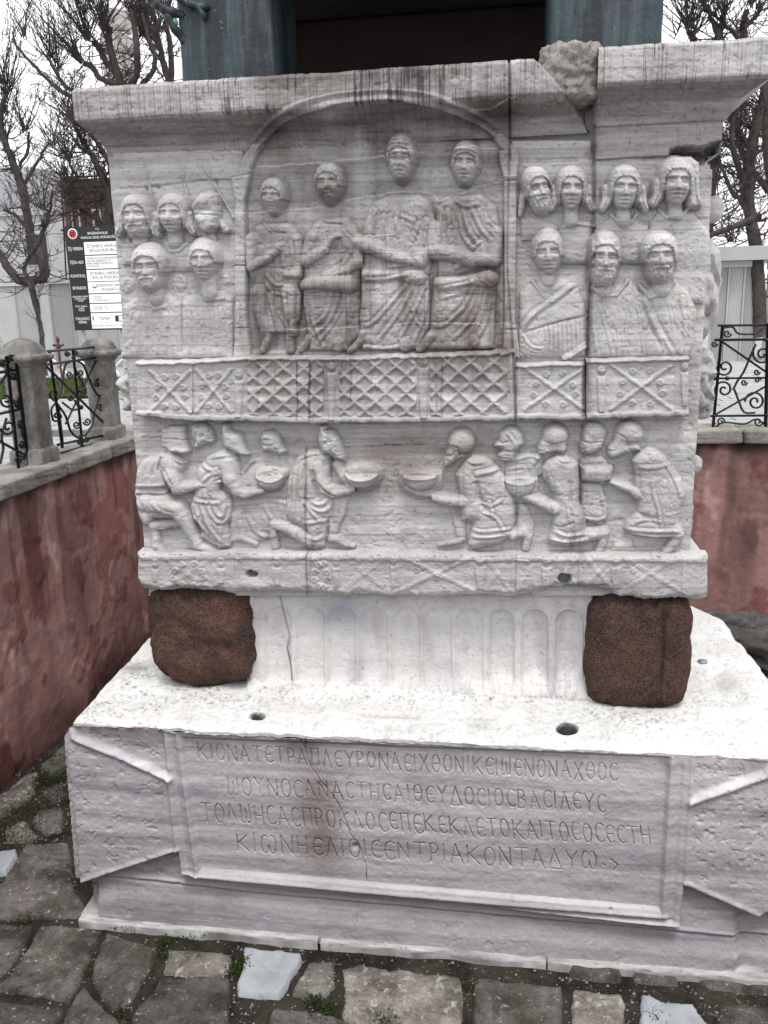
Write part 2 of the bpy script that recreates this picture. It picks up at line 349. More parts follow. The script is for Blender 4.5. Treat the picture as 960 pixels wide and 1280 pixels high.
DLINES = [[(150, 235), (200, 232), (245, 226), (300, 224)], [(290, 332), (340, 334), (400, 330)], [(295, 369), (350, 368), (420, 371), (520, 366), (640, 369)], [(292, 387), (420, 384), (520, 389), (636, 386)],
          [(300, 303), (380, 301), (450, 296), (560, 296), (640, 292)], [(420, 560), (480, 556), (560, 556)], [(400, 646), (450, 648), (520, 640)], [(480, 555), (510, 558)],
          [(178, 546), (215, 548), (300, 553)], [(765, 590), (795, 593), (842, 589), (866, 591)], [(295, 320), (420, 316), (630, 322)]]
DRIPS = [(371, 452, 526, 1.2, .75), (386, 452, 530, 1.6, .8), (349, 560, 575, 1.0, .4), (383, 560, 745, 1.7, .6), (388, 690, 745, 1.2, .4), (741, 160, 300, 5.0, .45), (736, 300, 520, 5.0, .5), (727, 520, 700, 4.5, .35),
         (730, 452, 522, 3.0, .6), (644, 450, 525, 2.0, .7), (637, 60, 200, 1.6, .8), (404, 455, 520, 1.0, .4), (426, 455, 512, 1.0, .4), (545, 455, 520, 1.0, .35), (344, 455, 500, 1.0, .35), (470, 160, 300, 4, .25), (552, 455, 524, 1.2, .4), (716, 660, 690, 4, .45), (690, 450, 470, 2, .3)]
_r = np.random.default_rng(3)
for _ in range(34): DRIPS.append((_r.uniform(300, 640), _r.uniform(290, 380), _r.uniform(400, 470), _r.uniform(.5, 1.2), _r.uniform(.12, .40)))
for _ in range(26): DRIPS.append((_r.uniform(180, 640), _r.uniform(430, 460), _r.uniform(470, 540), _r.uniform(.5, 1.0), _r.uniform(.08, .3)))
def tintmap(U, V):
    """stains, veins, grime and cornice shade of the carved block (position on its face)"""
    T = np.ones(U.shape+(3,))
    def mul(m, c):
        nonlocal T; T = T*(1-m[..., None]*(1-np.array(c)))
    n1 = fbm(U/70, V/45, 5, 4); n2 = fbm(U/14, V/60, 9, 4)
    mid = sstep(290, 330, U)*(1-sstep(630, 665, U))*(1-sstep(470, 540, V))
    mul(np.clip(mid*(0.55+0.9*n1+0.5*n2), 0, 1), (0.55, 0.52, 0.515))
    lower = mid*sstep(325, 350, V)*(1-sstep(440, 450, V))
    mul(np.clip(lower*(0.25+1.2*n2), 0, 1), (0.66, 0.59, 0.56))
    up = (1-sstep(90, 240, V))*(1-sstep(640, 760, U)*0.5)
    mul(np.clip(up*(0.55+0.9*n1), 0, 1), (0.50, 0.455, 0.445))  # upper part darkened: shade under the cornice in the colour, plus grime
    band = sstep(540, 552, V)*(1-sstep(585, 640, V))*sstep(300, 340, U)*(1-sstep(600, 640, U))
    mul(np.clip(band*(.6+n1), 0, 1), (0.62, 0.57, 0.55))
    mul(np.clip(sstep(.12, .45, fbm(U/30, V/22, 77, 5))*.5, 0, 1), (0.78, 0.74, 0.74))
    pk = sstep(.1, .4, fbm(U/22, V/50, 88, 4))*sstep(180, 220, V); mul(np.clip(pk*.25, 0, 1), (0.92, 0.86, 0.84))
    hv = sstep(.12, .42, fbm(U/160+3, V/3.2+U*.006, 303, 4)); mul(hv*.5, (.66, .63, .66)); hv = sstep(.30, .5, fbm(U/90+3, V/1.7+U*.01, 304, 3)); mul(hv*.45, (.55, .52, .54))
    for (cx, cy, rx, ry, s) in [(300, 238, 10, 22, .8), (470, 226, 40, 18, .5), (352, 225, 20, 22, .3), (286, 560, 20, 18, .55), (345, 556, 18, 16, .65), (415, 560, 20, 20, .6), (318, 355, 14, 30, .3), (460, 380, 14, 24, .45), (412, 205, 16, 20, .4), (770, 180, 12, 30, .3)]:
        g = np.exp(-((U-cx)/rx)**2-((V-cy)/ry)**2)*s*(0.75+0.8*n1); mul(np.clip(g, 0, 1), (0.80, 0.99, 0.94))
    for (u, v0, v1, w, s) in DRIPS:
        k = (np.abs(U-u) < 4*w+3) & (V > v0-6) & (V < v1+6)
        if not k.any(): continue
        uu, vv = U[k], V[k]; m = np.exp(-((uu-u-1.5*fbm(vv/25, vv*0+u, 3, 2))/w)**2)*sstep(v0-5, v0+3, vv)*(1-sstep(v1-8, v1+4, vv))*(0.6+0.9*vn(uu/2, vv/9, 4))*s
        T[k] = T[k]*(1-np.clip(m, 0, .92)[:, None]*(1-np.array((0.25, 0.22, 0.23))))
    for pts, _ in HLINES:
        x = [p[0] for p in pts]; y = [p[1] for p in pts]
        k = (U > min(x)-3) & (U < max(x)+3) & (V > min(y)-5) & (V < max(y)+5)
        if k.any():
            d = pline(U[k], V[k]+2.2*fbm(U[k]/11, V[k]/30, 6, 4), pts); m = np.exp(-(d/.8)**2)*np.clip(.9+0.9*fbm(U[k]/9, V[k]/9, 8, 3), 0, 1); T[k] = T[k]*(1-.75*m[:, None])+1.05*m[:, None]
    for pts in DLINES:
        x = [p[0] for p in pts]; y = [p[1] for p in pts]
        k = (U > min(x)-3) & (U < max(x)+3) & (V > min(y)-5) & (V < max(y)+5)
        if k.any():
            d = pline(U[k], V[k]+1.8*fbm(U[k]/18, V[k]/30, 16, 4), pts); m = np.exp(-(d/.7)**2)*np.clip(.35+1.4*fbm(U[k]/10, V[k]/10, 8, 3), 0, 1); T[k] = T[k]*(1-.7*m[:, None])
    return np.clip(T, 0.04, 1.6)
def cracks(U, V, H):
    for pts, w, dep in CRACKS:
        H = H-dep*1.2*np.exp(-(pline(U, V, pts)/w)**2)
    return H
class Fig:
    def __init__(s, u0, v0, u1, v1, step=0.8, seed=0, floor=-9.0):
        s.U, s.V = np.meshgrid(np.arange(u0, u1+step, step), np.arange(v0, v1+step, step), indexing='ij')
        s.H = np.full(s.U.shape, floor); s.seed = seed; s.M = None
    def add(s, h, k=2.0): s.H = smax(s.H, h, k); return s
    def poly(s, pts, H=10, R=8, b=0.0, k=2.0):
        d = ppoly(s.U, s.V, [p[:2] for p in pts]); t = np.clip(d/R, 0, 1)
        return s.add(np.where(d > 0, b+H*np.sqrt(1-(1-t)**2), b+3.2*d), k)
    def limb(s, pts, w=6, k=2.5, flat=1.0):
        ws = w if isinstance(w, (list, tuple)) else [w]*len(pts)
        for i in range(len(pts)-1):
            a, b = pts[i], pts[i+1]; d, t = pseg(s.U, s.V, a, b); r = a[2]+(b[2]-a[2])*t; ww = ws[i]+(ws[i+1]-ws[i])*t
            q = r*r-d*d; s.add(np.where(q > 0, ww+flat*np.sqrt(np.maximum(q, 0)), ww-3.5*(d-r)), k)
        return s
    def ell(s, u, v, ru, rv, w=4, dep=8, rot=0, k=2.0):
        c, q = math.cos(math.radians(rot)), math.sin(math.radians(rot)); a = ((s.U-u)*c+(s.V-v)*q)/ru; b = (-(s.U-u)*q+(s.V-v)*c)/rv
        r = np.hypot(a, b); return s.add(np.where(r < 1, w+dep*np.sqrt(np.maximum(1-r*r, 0)), w-3.2*(r-1)*min(ru, rv)), k)
    def ridge(s, pts, w=2.0, h=1.5, k=None):
        m = s.H > -1.5; s.H = s.H+m*h*np.exp(-(pline(s.U, s.V, pts)/w)**2); return s
    def groove(s, pts, w=1.3, h=1.6): return s.ridge(pts, w, -h)
    def fold(s, pts, w=2.2, h=1.5):
        pts = [tuple(p) for p in smooth_line([p[:2] for p in pts], 4)] if len(pts) > 2 else pts
        d = pline(s.U, s.V, pts); e = np.minimum(np.hypot(s.U-pts[0][0], s.V-pts[0][1]), np.hypot(s.U-pts[-1][0], s.V-pts[-1][1])); k = sstep(0, 12, e+4)*(s.H > -1.5)
        h = h*.85; s.H = s.H+k*(h*1.15*np.exp(-(d/(w*.9))**2)-h*.75*np.exp(-((d-w*2.0)/(w*.8))**2)); return s
    def fur(s, pts, amp=1.2):
        d = ppoly(s.U, s.V, pts); m = sstep(0, 4, d); s.H = s.H+m*amp*(2*np.abs(fbm(s.U/4.5, s.V/7.5, 41, 3))-.5)*1.7; return s
    def head(s, u, v, r, w=5, yaw=0.0, tilt=0.0, hair='cap', beard=False, worn=0.0, wid=0.72, pitch=0.0):
        c, q = math.cos(math.radians(tilt)), math.sin(math.radians(tilt)); a = ((s.U-u)*c+(s.V-v)*q)/r; b = (-(s.U-u)*q+(s.V-v)*c)/r
        W0 = wid*.90; wb = W0*(1-.34*sstep(.15, 1.0, b)); aj = a/wb
        rr = (np.abs(aj)**2.3+np.abs(b/.98)**2.7)**(1/2.4)
        face = np.where(rr < 1, w+0.74*r*np.sqrt(np.maximum(1-rr**2.2, 0)), w-3.2*(rr-1)*r*wid)
        g = lambda x, y, sx, sy: np.exp(-((a-x)/sx)**2-((b-y)/sy)**2)
        y0 = yaw*.30; f = 0
        for sg in (-1, 1):
            ex = y0+sg*.265*(1-.25*abs(yaw))
            f = f-.17*g(ex, .0, .19, .115)+.10*g(ex, .01, .125, .062)-.05*np.exp(-((b-.075+.5*(a-ex)**2)/.025)**2)*np.exp(-((a-ex)/.15)**4)-.06*np.exp(-((b+.065-.5*(a-ex)**2)/.028)**2)*np.exp(-((a-ex)/.17)**4)
            f = f+.055*np.exp(-((b+.17-.25*(a-ex)**2)/.06)**2)*np.exp(-((a-ex)/.22)**4)
            f = f+.06*g(y0+sg*.34, .26, .15, .17)-.06*g(y0+sg*.20, .42, .06, .12)
        nz = np.clip((b+.12)/.50, 0, 1); nx = y0*(1+.35*nz)
        f = f+(.05+.24*nz)*np.exp(-((a-nx)/(.055+.075*nz))**2)*(1-sstep(.33, .42, b))*sstep(-.25, -.08, b)
        f = f-.12*np.exp(-((b-.57-.15*(a-y0)**2)/.034)**2)*np.exp(-((a-y0)/.21)**4)
        f = f+.06*g(y0, .50, .18, .045)+.075*g(y0, .65, .15, .05)-.06*g(y0, .74, .16, .04)+.08*g(y0, .88, .17, .08)
        face = face+r*f*.92*(1-worn*.5)+r*.035*fbm(s.U/6, s.V/6, 191+s.seed, 4)*(rr < 1.05)
        if beard:
            bm = sstep(.34, .5, b)*sstep(.10, .24, np.hypot((a-y0)/1.2, b-.57))
            bm = np.maximum(bm, sstep(.10, .35, b)*sstep(.38, .48, np.abs(a-y0)))
            br = np.hypot(a/(W0*.88), (b-.50)/.68); bh = np.where(br < 1, w+.66*r*np.sqrt(np.maximum(1-br**2.2, 0)), w-3.2*(br-1)*r*.6)
            lock = np.sin((a-y0)*30+4*fbm(s.U/6, s.V/8, 61+s.seed, 2)+b*6*np.sign(a-y0))
            face = smax(face, bh, 1.0)+r*bm*(.035+.035*lock+.05*fbm(s.U/3, s.V/4, 62, 2))*(face > w-2)
            face = face+r*.08*np.exp(-((b-.47-.45*(a-y0)**2)/.05)**2)*np.exp(-((a-y0)/.28)**4)
        s.add(face, 1.2)
        th = np.arctan2(a-y0, -(b-.1))
        if hair in ('cap', 'long', 'short', 'curl', 'band'):
            ow = W0+{'cap': .08, 'long': .13, 'short': .06, 'curl': .12, 'band': .07}[hair]
            op_ = (np.abs(a-y0*.9)/(W0*.84))**2.8+(np.abs(b-.30)/{'cap': .74, 'long': .76, 'curl': .73, 'band': .68, 'short': .80}[hair])**2.8+.16*fbm(s.U/4, s.V/4, 37+s.seed, 2)
            low = {'long': .70, 'cap': .12, 'curl': .22, 'band': .15, 'short': .05}[hair]
            m = sstep(.80, 1.10, op_)*(1-sstep(low, low+.14, b))
            er = (np.abs(a/ow)**2.2+np.abs((b+.06)/(1.0))**2.3)**(1/2.25); hh = np.where(er < 1, w+.80*r*np.sqrt(np.maximum(1-er**2.3, 0)), w-3.2*(er-1)*r*wid)
            strand = np.sin(th*(24 if hair == 'long' else 17)+3*fbm(s.U/9, s.V/9, 3, 2))
            if hair == 'curl': strand = 5.0*np.abs(fbm(s.U/3.2, s.V/3.2, 71, 2))*sstep(-.05, .05, b+.72)
            hh = hh+r*.022*strand*sstep(-.95, -.6, b)*(.5+fbm(s.U/6, s.V/6, 7, 3))
            if hair == 'band': hh = hh+r*.07*np.exp(-((b+.55-.2*a*a)/.06)**2)-r*.05*np.exp(-((b+.68-.2*a*a)/.03)**2)
            hm = w+(hh-w); base_ = s.H.copy(); s.H = np.where(m > .01, np.maximum(base_, base_*(1-m)+hm*m), s.H)
            if hair == 'long':
                for sg in (-1, 1):
                    s.limb([(u+sg*.78*r, v+.0*r, .17*r), (u+sg*.76*r, v+.55*r, .20*r), (u+sg*.92*r, v+.86*r, .14*r)], w+.1*r, 2.0)
                    s.groove([(u+sg*.72*r, v-.1*r), (u+sg*.74*r, v+.55*r), (u+sg*.92*r, v+.93*r)], 1.0, 1.6); s.groove([(u+sg*.86*r, v+.1*r), (u+sg*.88*r, v+.6*r)], .9, 1.2)
            else:
                if hair != 'cap' or True:
                    pass
        if worn:
            m = (s.H > w) & (np.hypot(a, b) < 1.3)
            s.H = s.H-m*worn*r*.09*(1+fbm(s.U/7, s.V/7, 91+s.seed, 4)*1.8)*sstep(.05, .5, b+.4*fbm(s.U/12, s.V/12, 5, 2))
        return s
    def profile(s, pts, H=10, R=8, cap=None, ear=None, b=2):
        s.poly(pts, H, R, b)
        if cap: s.ell(*cap, w=b+1, dep=H, k=1.5)
        if ear: s.ell(ear[0], ear[1], 3, 4.5, b+H-2, 3.5)
        return s
    def bowl(s, u, v, ru, rv, bot, w=8, k=1.0):
        """dish seen from above: rim ellipse at (u,v), hollow, body down to v+bot"""
        a = (s.U-u)/ru; t = np.clip((s.V-v)/bot, -1, 1)
        body = np.hypot(a, np.where(s.V > v, (s.V-v)/bot, (s.V-v)/rv)); h = np.where(body < 1, w+.55*ru*np.sqrt(np.maximum(1-body**2.6, 0)), w-3.2*(body-1)*rv)
        s.add(h, k); r = np.hypot(a, (s.V-v)/rv)
        s.H = s.H+(body < 1)*(-.30*ru*np.maximum(1-r**2, 0)*(r < 1)+.10*ru*np.exp(-((r-1)/.13)**2)*(s.V > v-rv)); return s
    def drape(s, cu, cv, amp=.6, n=26, v0=20):
        amp = amp*.6
        t = np.arctan2(s.U-cu, s.V-cv+14); q = np.sin(t*n+2.6*fbm(s.U/16, s.V/30, 301+s.seed, 3)*2); s.H = s.H+amp*(s.H > .5)*sstep(v0, v0+12, s.V-cv)*(np.abs(q)*1.6-.9)*(.5+vn(s.U/14, s.V/20, 5)); return s
    def noise(s, amp=1.0): s.H = s.H+wear(s.U, s.V, amp, s.seed)*(s.H > -2); return s
    def emit(s, name, parent, mat, hm=None, thr=-1.0, y0=0.0, crack=True, tint=True, lab=None, side=None):
        s.noise(.8)
        if crack: s.H = cracks(s.U, s.V, s.H)
        H = np.clip(s.H, -4.0, None); top = np.percentile(H[H > 0], 70) if (H > 0).any() else 3
        hm = top*.6 if hm is None else hm
        P = onY(s.U, s.V, y0-hm*DZ); P[..., 1] = y0-H*DZ
        tc = tintmap(s.U, s.V) if tint else None
        o = grid_mesh(name, P, H > thr, mat, parent, tc)
        if lab: o['label'] = lab
        return o
    def tilted(s): pass
# ================================================================== the carved block
ML = MAT['relief']
block = tag(empty('relief_pedestal_block', (-0.67, 0, 2.1)), 'large pale marble pedestal block carved with rows of figures, lattice balustrade and worn cornice', 'carved pedestal')
XL, XR = float(onY(135, 195, 0)[0]), float(onY(885, 320, 0)[0])        # side planes of the block
ZB, ZT = float(onY(520, 742, 0)[2]), 5.12
YB = 3.4
ZN = float(onY(850, 206, 0)[2]); XN = float(onY(832, 200, 0)[0])
box('block_body', XL+.006, XR-.006, .06, YB, ZB+.085, ZN, ML, block)
box('block_body', XL+.006, XR-.006, .30, YB, ZN+.002, ZT-.02, ML, block)
box('block_body', XL+.006, XN, .06, .298, ZN+.002, ZT-.03, ML, block)
# --- background of the front face
st = 1.25
U, V = np.meshgrid(np.arange(131, 902, st), np.arange(176, 745, st), indexing='ij')
H = np.zeros(U.shape)
H -= 0
nis = [(303, 176), (303, 440), (640, 440), (640, 176)]
d = ppoly(U, V, nis); H -= 3.0*sstep(-1, 3, d)                                      # imperial box set back
for pts in ([(150, 236), (200, 232), (250, 226), (296, 224)],): H -= 1.2*np.exp(-(pline(U, V, pts)/1.2)**2)
H += 1.6*sstep(0, 2, ppoly(U, V, [(140, 190), (300, 190), (300, 226), (250, 227), (200, 233), (150, 237)]))
# rough unfinished patches
for c in [((224, 354), 9, 12), ((160, 357), 9, 11), ((282, 350), 5, 6), ((262, 412), 15, 20), ((190, 400), 12, 18)]:
    r = np.hypot((U-c[0][0])/c[1], (V-c[0][1])/c[2]); H += 1.3*(1-sstep(.85, 1.0, r+.25*fbm(U/7, V/7, 3, 3)))*(1+.9*fbm(U/2.6, V/2.6, 8, 2))
d = ppoly(U, V, [(685, 160), (720, 160), (722, 198), (668, 200)]); H += 1.2*sstep(0, 1.5, d)
H -= 5*np.exp(-(((U-185)/3)**2+((V-236)/2.5)**2)) + 5*np.exp(-(((U-197)/3)**2+((V-234)/2.5)**2)) + 4*np.exp(-(((U-270)/3)**2+((V-227)/2.5)**2))
# right edge worn round, hollow under the cornice block at the upper right
H -= 10*sstep(868, 905, U+6*fbm(U/30, V/30, 4, 3))**2*(V > 200)
# rows of lower field
H -= 1.0*sstep(520, 530, V)
H += wear(U, V, 1.0) + 0.5*fbm(U/90, V/5, 7, 3)
H -= 1.1*np.exp(-(pline(U, V, [(400, 556), (470, 553), (505, 557), (560, 553)])/1.2)**2)*(.4+vn(U/9, V/9, 2))
H -= 45*sstep(-1.5, 2, ppoly(U+3*fbm(U/9, V/9, 5, 3), V+2*fbm(U/12, V/9, 15, 3), [(834, 206), (838, 190), (850, 185), (880, 184), (915, 176), (915, 210)]))
H = cracks(U, V, H)
edge = np.minimum(U-131, 901-U); H -= 3*(1-sstep(0, 5, edge))
P = onY(U, V, 0.0); x = P[..., 0]; P[..., 0] = np.clip(x, XL, XR); P[..., 1] = -H*DZ
grid_mesh('relief_background', P, None, ML, block, tintmap(U, V))

# --- cornice: cove and fascia swept along the front, arch carved across it
def cornice(name, x0, x1, prof, n=620, left_ret=False, right_ret=False, arch=False, chip=None, lab=None, edge_seed=1, yl=YB):
    """prof: list of (outward, z) from wall up; returns mitred"""
    pr = []
    for (a, b) in zip(prof[:-1], prof[1:]):
        L = math.hypot(b[0]-a[0], b[1]-a[1]); k = max(2, int(L/.006)) if L < .45 else 8
        for t in np.linspace(0, 1, k, endpoint=False): pr.append((a[0]+(b[0]-a[0])*t, a[1]+(b[1]-a[1])*t))
    pr.append(prof[-1]); pr = np.array(pr); m = len(pr)
    t = np.gradient(pr, axis=0); t /= np.linalg.norm(t, axis=1)[:, None]+1e-9; nx = -t[:, 1]*-1; nn = np.stack([t[:, 1], -t[:, 0]], 1)  # outward normal (out,z)
    xs = np.linspace(x0, x1, n); S = (xs-x0)/(x1-x0)
    X = np.broadcast_to(xs[:, None], (n, m)).copy(); O = np.broadcast_to(pr[:, 0], (n, m)); Z = np.broadcast_to(pr[:, 1], (n, m)).copy()
    if left_ret: X -= .42*O*(1-S[:, None])
    if right_ret: X += O*S[:, None]
    Pq = np.stack([X, -O, Z], -1); uu, vv = toPix(Pq)
    h = wear(uu, vv, .9, edge_seed)*MPP
    if arch:
        AR = smooth_line([(303, 222), (312, 196), (328, 170), (350, 148), (385, 132), (430, 122), (480, 119), (535, 124), (580, 139), (612, 158), (634, 184), (641, 222)], 8)
        d = pline(uu, vv, [tuple(p) for p in AR]); ring = 1-sstep(6.5, 9, d); h = h+(ring*3.0+1.2*np.exp(-((d-6)/1.5)**2)-1.2*np.exp(-(d/2.2)**2))*MPP
        ins = ppoly(uu, vv, [tuple(p) for p in AR]+[(641, 240), (303, 240)]); h = h-3.5*sstep(5, 9, ins)*MPP
    if chip is not None: h = h-chip(X, Z, uu, vv)
    crk = 0
    for pts, w, dep in CRACKS[:2]: crk = crk+dep*1.3*np.exp(-(pline(uu, vv, pts)/w)**2)
    h = h-crk*MPP
    tp = sstep(-.03, .0, Z-prof[-2][1]) if len(prof) > 3 else 0
    Pq[..., 1] -= h*nn[:, 0]; Pq[..., 2] += h*nn[:, 1]+0.006*fbm(X*3, Z*0, edge_seed+5, 3)*(O > .05)
    T = tintmap(uu, vv)
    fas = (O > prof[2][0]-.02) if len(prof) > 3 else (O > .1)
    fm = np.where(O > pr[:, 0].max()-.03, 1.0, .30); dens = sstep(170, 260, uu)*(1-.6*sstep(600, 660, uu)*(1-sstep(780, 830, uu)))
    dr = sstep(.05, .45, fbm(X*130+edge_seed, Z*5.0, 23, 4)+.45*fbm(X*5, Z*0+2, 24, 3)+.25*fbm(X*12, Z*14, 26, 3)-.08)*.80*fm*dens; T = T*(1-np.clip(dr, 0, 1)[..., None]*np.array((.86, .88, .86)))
    gr = sstep(.25, .6, fbm(X*170, Z*1.0+edge_seed, 33, 2)+.3*fbm(X*4, Z*0+9, 44, 2))*.5*fm; T = T*(1-gr[..., None]*.8); T = T*(1-(1-fm)[..., None]*np.array((.50, .56, .58))*(.75+.5*fbm(X*3, Z*30, 45, 4))[..., None])  # cove's shade painted into the tint, together with grime
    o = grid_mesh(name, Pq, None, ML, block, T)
    if lab: o['label'] = lab
    return o
PR = 0.20
zc0, zc1, zt = float(onY(200, 190, 0)[2]), float(onY(92, 151, -PR)[2]), float(onY(300, 96, -PR)[2])
profL = [(0.0, zc0-.02), (.012, zc0+.03), (.05, zc0+(zc1-zc0)*.45), (PR*.62, zc1-.045), (PR, zc1), (PR+.004, zc1+.02), (PR+.004, zt-.02), (PR-.02, zt), (-.55, zt+.01)]
xa, xb = float(onY(745, 100, -PR)[0]), 0
def chipL(X, Z, u, v):
    k = .10*sstep(-3, 3, ppoly(u+3*fbm(u/9, v/9, 5, 3), v, [(672, 72), (760, 50), (770, 175), (741, 172), (722, 140), (700, 105), (688, 90)])) ; return k
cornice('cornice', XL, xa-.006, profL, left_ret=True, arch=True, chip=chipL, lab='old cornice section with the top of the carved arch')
zr1, zrt = float(onY(800, 102, -PR-.03)[2]), float(onY(800, 55, -PR-.03)[2]); zr0 = float(onY(800, 157, -.03)[2]); zrs = float(onY(800, 197, -.03)[2])
profR = [(.0, zrs), (.028, zrs+.004), (.03, zr0), (.045, zr0+.006), (.10, zr0+(zr1-zr0)*.55), (PR+.03, zr1), (PR+.034, zr1+.01), (PR+.034, zrt-.02), (PR+.01, zrt), (-.55, zrt+.01)]
def chipR(X, Z, u, v): return .16*sstep(-2, 2, ppoly(u+3*fbm(u/9, v/9, 5, 3), v+2*fbm(u/12, v/9, 15, 3), [(836, 200), (838, 188), (850, 184), (880, 183), (905, 176), (910, 205)]))
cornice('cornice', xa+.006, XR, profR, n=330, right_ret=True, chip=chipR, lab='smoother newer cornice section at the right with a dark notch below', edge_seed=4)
# returns along both sides and the top surface
def side_ret(sgn, prof, xw):
    V_, Q_ = [], []; k = len(prof)-1
    for i, (yy, ext) in enumerate(((0, 1), (YB, 0))):
        for (o, z) in prof[:-1]: V_.append((xw+sgn*o*(.42 if sgn < 0 else 1), -o*ext+yy*(1-ext)+(0 if ext else 0), z))
    for j in range(k-1): Q_.append((j, j+1, k+j+1, k+j) if sgn > 0 else (j, k+j, k+j+1, j+1))
    mesh_np('cornice_return', V_, Q_, ML, block, True, np.full((len(V_), 3), .92))
side_ret(-1, profL, XL); side_ret(1, profR, XR)
# coarse stone wedged in the broken cornice
def blob(name, c, r, mat, parent, seed=0, sq=4.0, amp=.12, fr=4.0, n=48, tint=False, flat=None, taper=0.0):
    """rounded, lumpy block: superellipsoid with noise"""
    a, b = np.meshgrid(np.linspace(0, 2*np.pi, 2*n+1), np.linspace(-np.pi/2, np.pi/2, n), indexing='ij')
    X = np.cos(b)*np.cos(a); Y = np.cos(b)*np.sin(a); Z = np.sin(b)
    q = (np.abs(X)**sq+np.abs(Y)**sq+np.abs(Z)**sq)**(-1/sq); X, Y, Z = X*q, Y*q, Z*q; tp_ = 1-taper*np.clip(-Z-.1, 0, 1)**2.2; X, Y = X*tp_, Y*tp_
    nz = 1+amp*(fbm(X*fr+Z*1.7, Y*fr+Z*fr, seed, 4)+.5*fbm(Z*fr*2+X, (X-Y)*fr*2, seed+9, 3))
    P = np.stack([c[0]+r[0]*X*nz, c[1]+r[1]*Y*nz, c[2]+r[2]*Z*nz], -1)
    if flat is not None: P[..., 2] = np.maximum(P[..., 2], flat)
    return grid_mesh(name, P, None, mat, parent, np.ones(P.shape) if tint else None)
pc = onY(714, 92, -.12); blob('patch_stone', pc+np.array([0, .10, .005]), (.160, .17, .150), MAT['patch'], block, 5, 5.0, .16, 4)
pt = box('block_top', XL-.1, XR+.1, .2, YB, ZT-.05, ZT-.012, MAT['top'], block)

# --- pilasters, arch, spears
def F(name, b, ops, lab=None, seed=0, step=.8, mat=ML, **kw):
    f = Fig(*b, step=step, seed=seed); ops(f); return f.emit(name, block, mat, lab=lab, **kw)
def pil(f, u0, u1, top, bot):
    f.poly([(u0, top+6), (u1, top+6), (u1+1, bot-40), (u0+1, bot-40)], 5, 3, 1); f.poly([(u0-5, top), (u1+5, top-2), (u1+1, top+18), (u0+2, top+18)], 6, 3, 1)
    f.poly([(u0, bot-42), (u1+1, bot-42), (u1+4, bot-2), (u0-3, bot-2)], 6, 3, 1); f.groove([(u0, bot-42), (u1, bot-42)], 1, 1.5); f.groove([(u0+1, 332), (u1+1, 332)], .9, 1.5)
def op(f):
    f.poly([(287, 218), (315, 212), (311, 232), (307, 250), (308, 330), (309, 400), (314, 440), (315, 448), (291, 448), (294, 400), (292, 330), (293, 250), (290, 232)], 6, 3, 1)
    f.groove([(288, 222), (313, 217)], 1.2, 2); f.groove([(292, 332), (309, 332)], .9, 2); f.groove([(293, 410), (313, 410)], .9, 1.6); f.ridge([(300, 250), (300, 400)], 3, .8)
F('pilaster', (280, 205, 322, 450), op, seed=1)
def op(f):
    f.poly([(622, 188), (646, 184), (650, 196), (647, 222), (646, 300), (645, 400), (650, 436), (650, 448), (624, 448), (628, 436), (630, 400), (630, 300), (629, 222), (624, 205)], 6, 3, 1)
    f.groove([(628, 226), (648, 226)], 1.0, 2); f.ridge([(628, 221), (648, 221)], 2, 1.5); f.groove([(628, 412), (648, 412)], 1, 1.6)
F('pilaster', (612, 176, 658, 450), op, seed=2)
AR = [tuple(p) for p in smooth_line([(303, 222), (312, 196), (322, 178)], 6)]
def op(f):
    f.limb([(303, 222, 8), (309, 202, 8), (318, 184, 8), (326, 173, 7.5)], 0, flat=.6); f.limb([(641, 215, 8), (636, 190, 8), (622, 170, 7.5)], 0, flat=.6)
F('arch_moulding', (292, 164, 330, 228), lambda f: f.limb([(303, 224, 8), (309, 202, 8), (318, 184, 8), (327, 172, 7.5)], 0, flat=.6).groove([(303, 222), (309, 202), (318, 184), (326, 173)], 2, 1.4), seed=3)
F('arch_moulding', (612, 160, 652, 212), lambda f: f.limb([(641, 208, 8), (637, 190, 8), (625, 172, 7.5)], 0, flat=.6).groove([(641, 210), (637, 190), (624, 171)], 2, 1.4), seed=4)
for k, (a, b, c) in enumerate([((221, 194), (231, 230), (238, 262)), ((247, 194), (268, 230), (292, 272)), ((178, 196), (187, 232), (190, 262))]):
    def op(f):
        f.limb([(*b, 1.8), (*c, 1.6)], 1.2); du, dv = b[0]-a[0], b[1]-a[1]; L = math.hypot(du, dv); du, dv = du/L, dv/L
        w = 4.5 if k < 2 else 2.5; p = (a[0]+du*26, a[1]+dv*26)
        f.poly([a, (p[0]-w*dv, p[1]+w*du), (p[0]+du*8, p[1]+dv*8), (p[0]+w*dv, p[1]-w*du)], 3.0, 3.5, .3); f.ridge([a, (p[0], p[1])], 1, .8)
    F('spear', (min(a[0], c[0])-8, 190, max(a[0], c[0])+8, 276), op, lab=['carved spear behind the guards, its point nearly upright', 'carved spear leaning most, next to the left pilaster', 'faint worn spear shaft at the far left'][k], seed=6+k, step=.7)

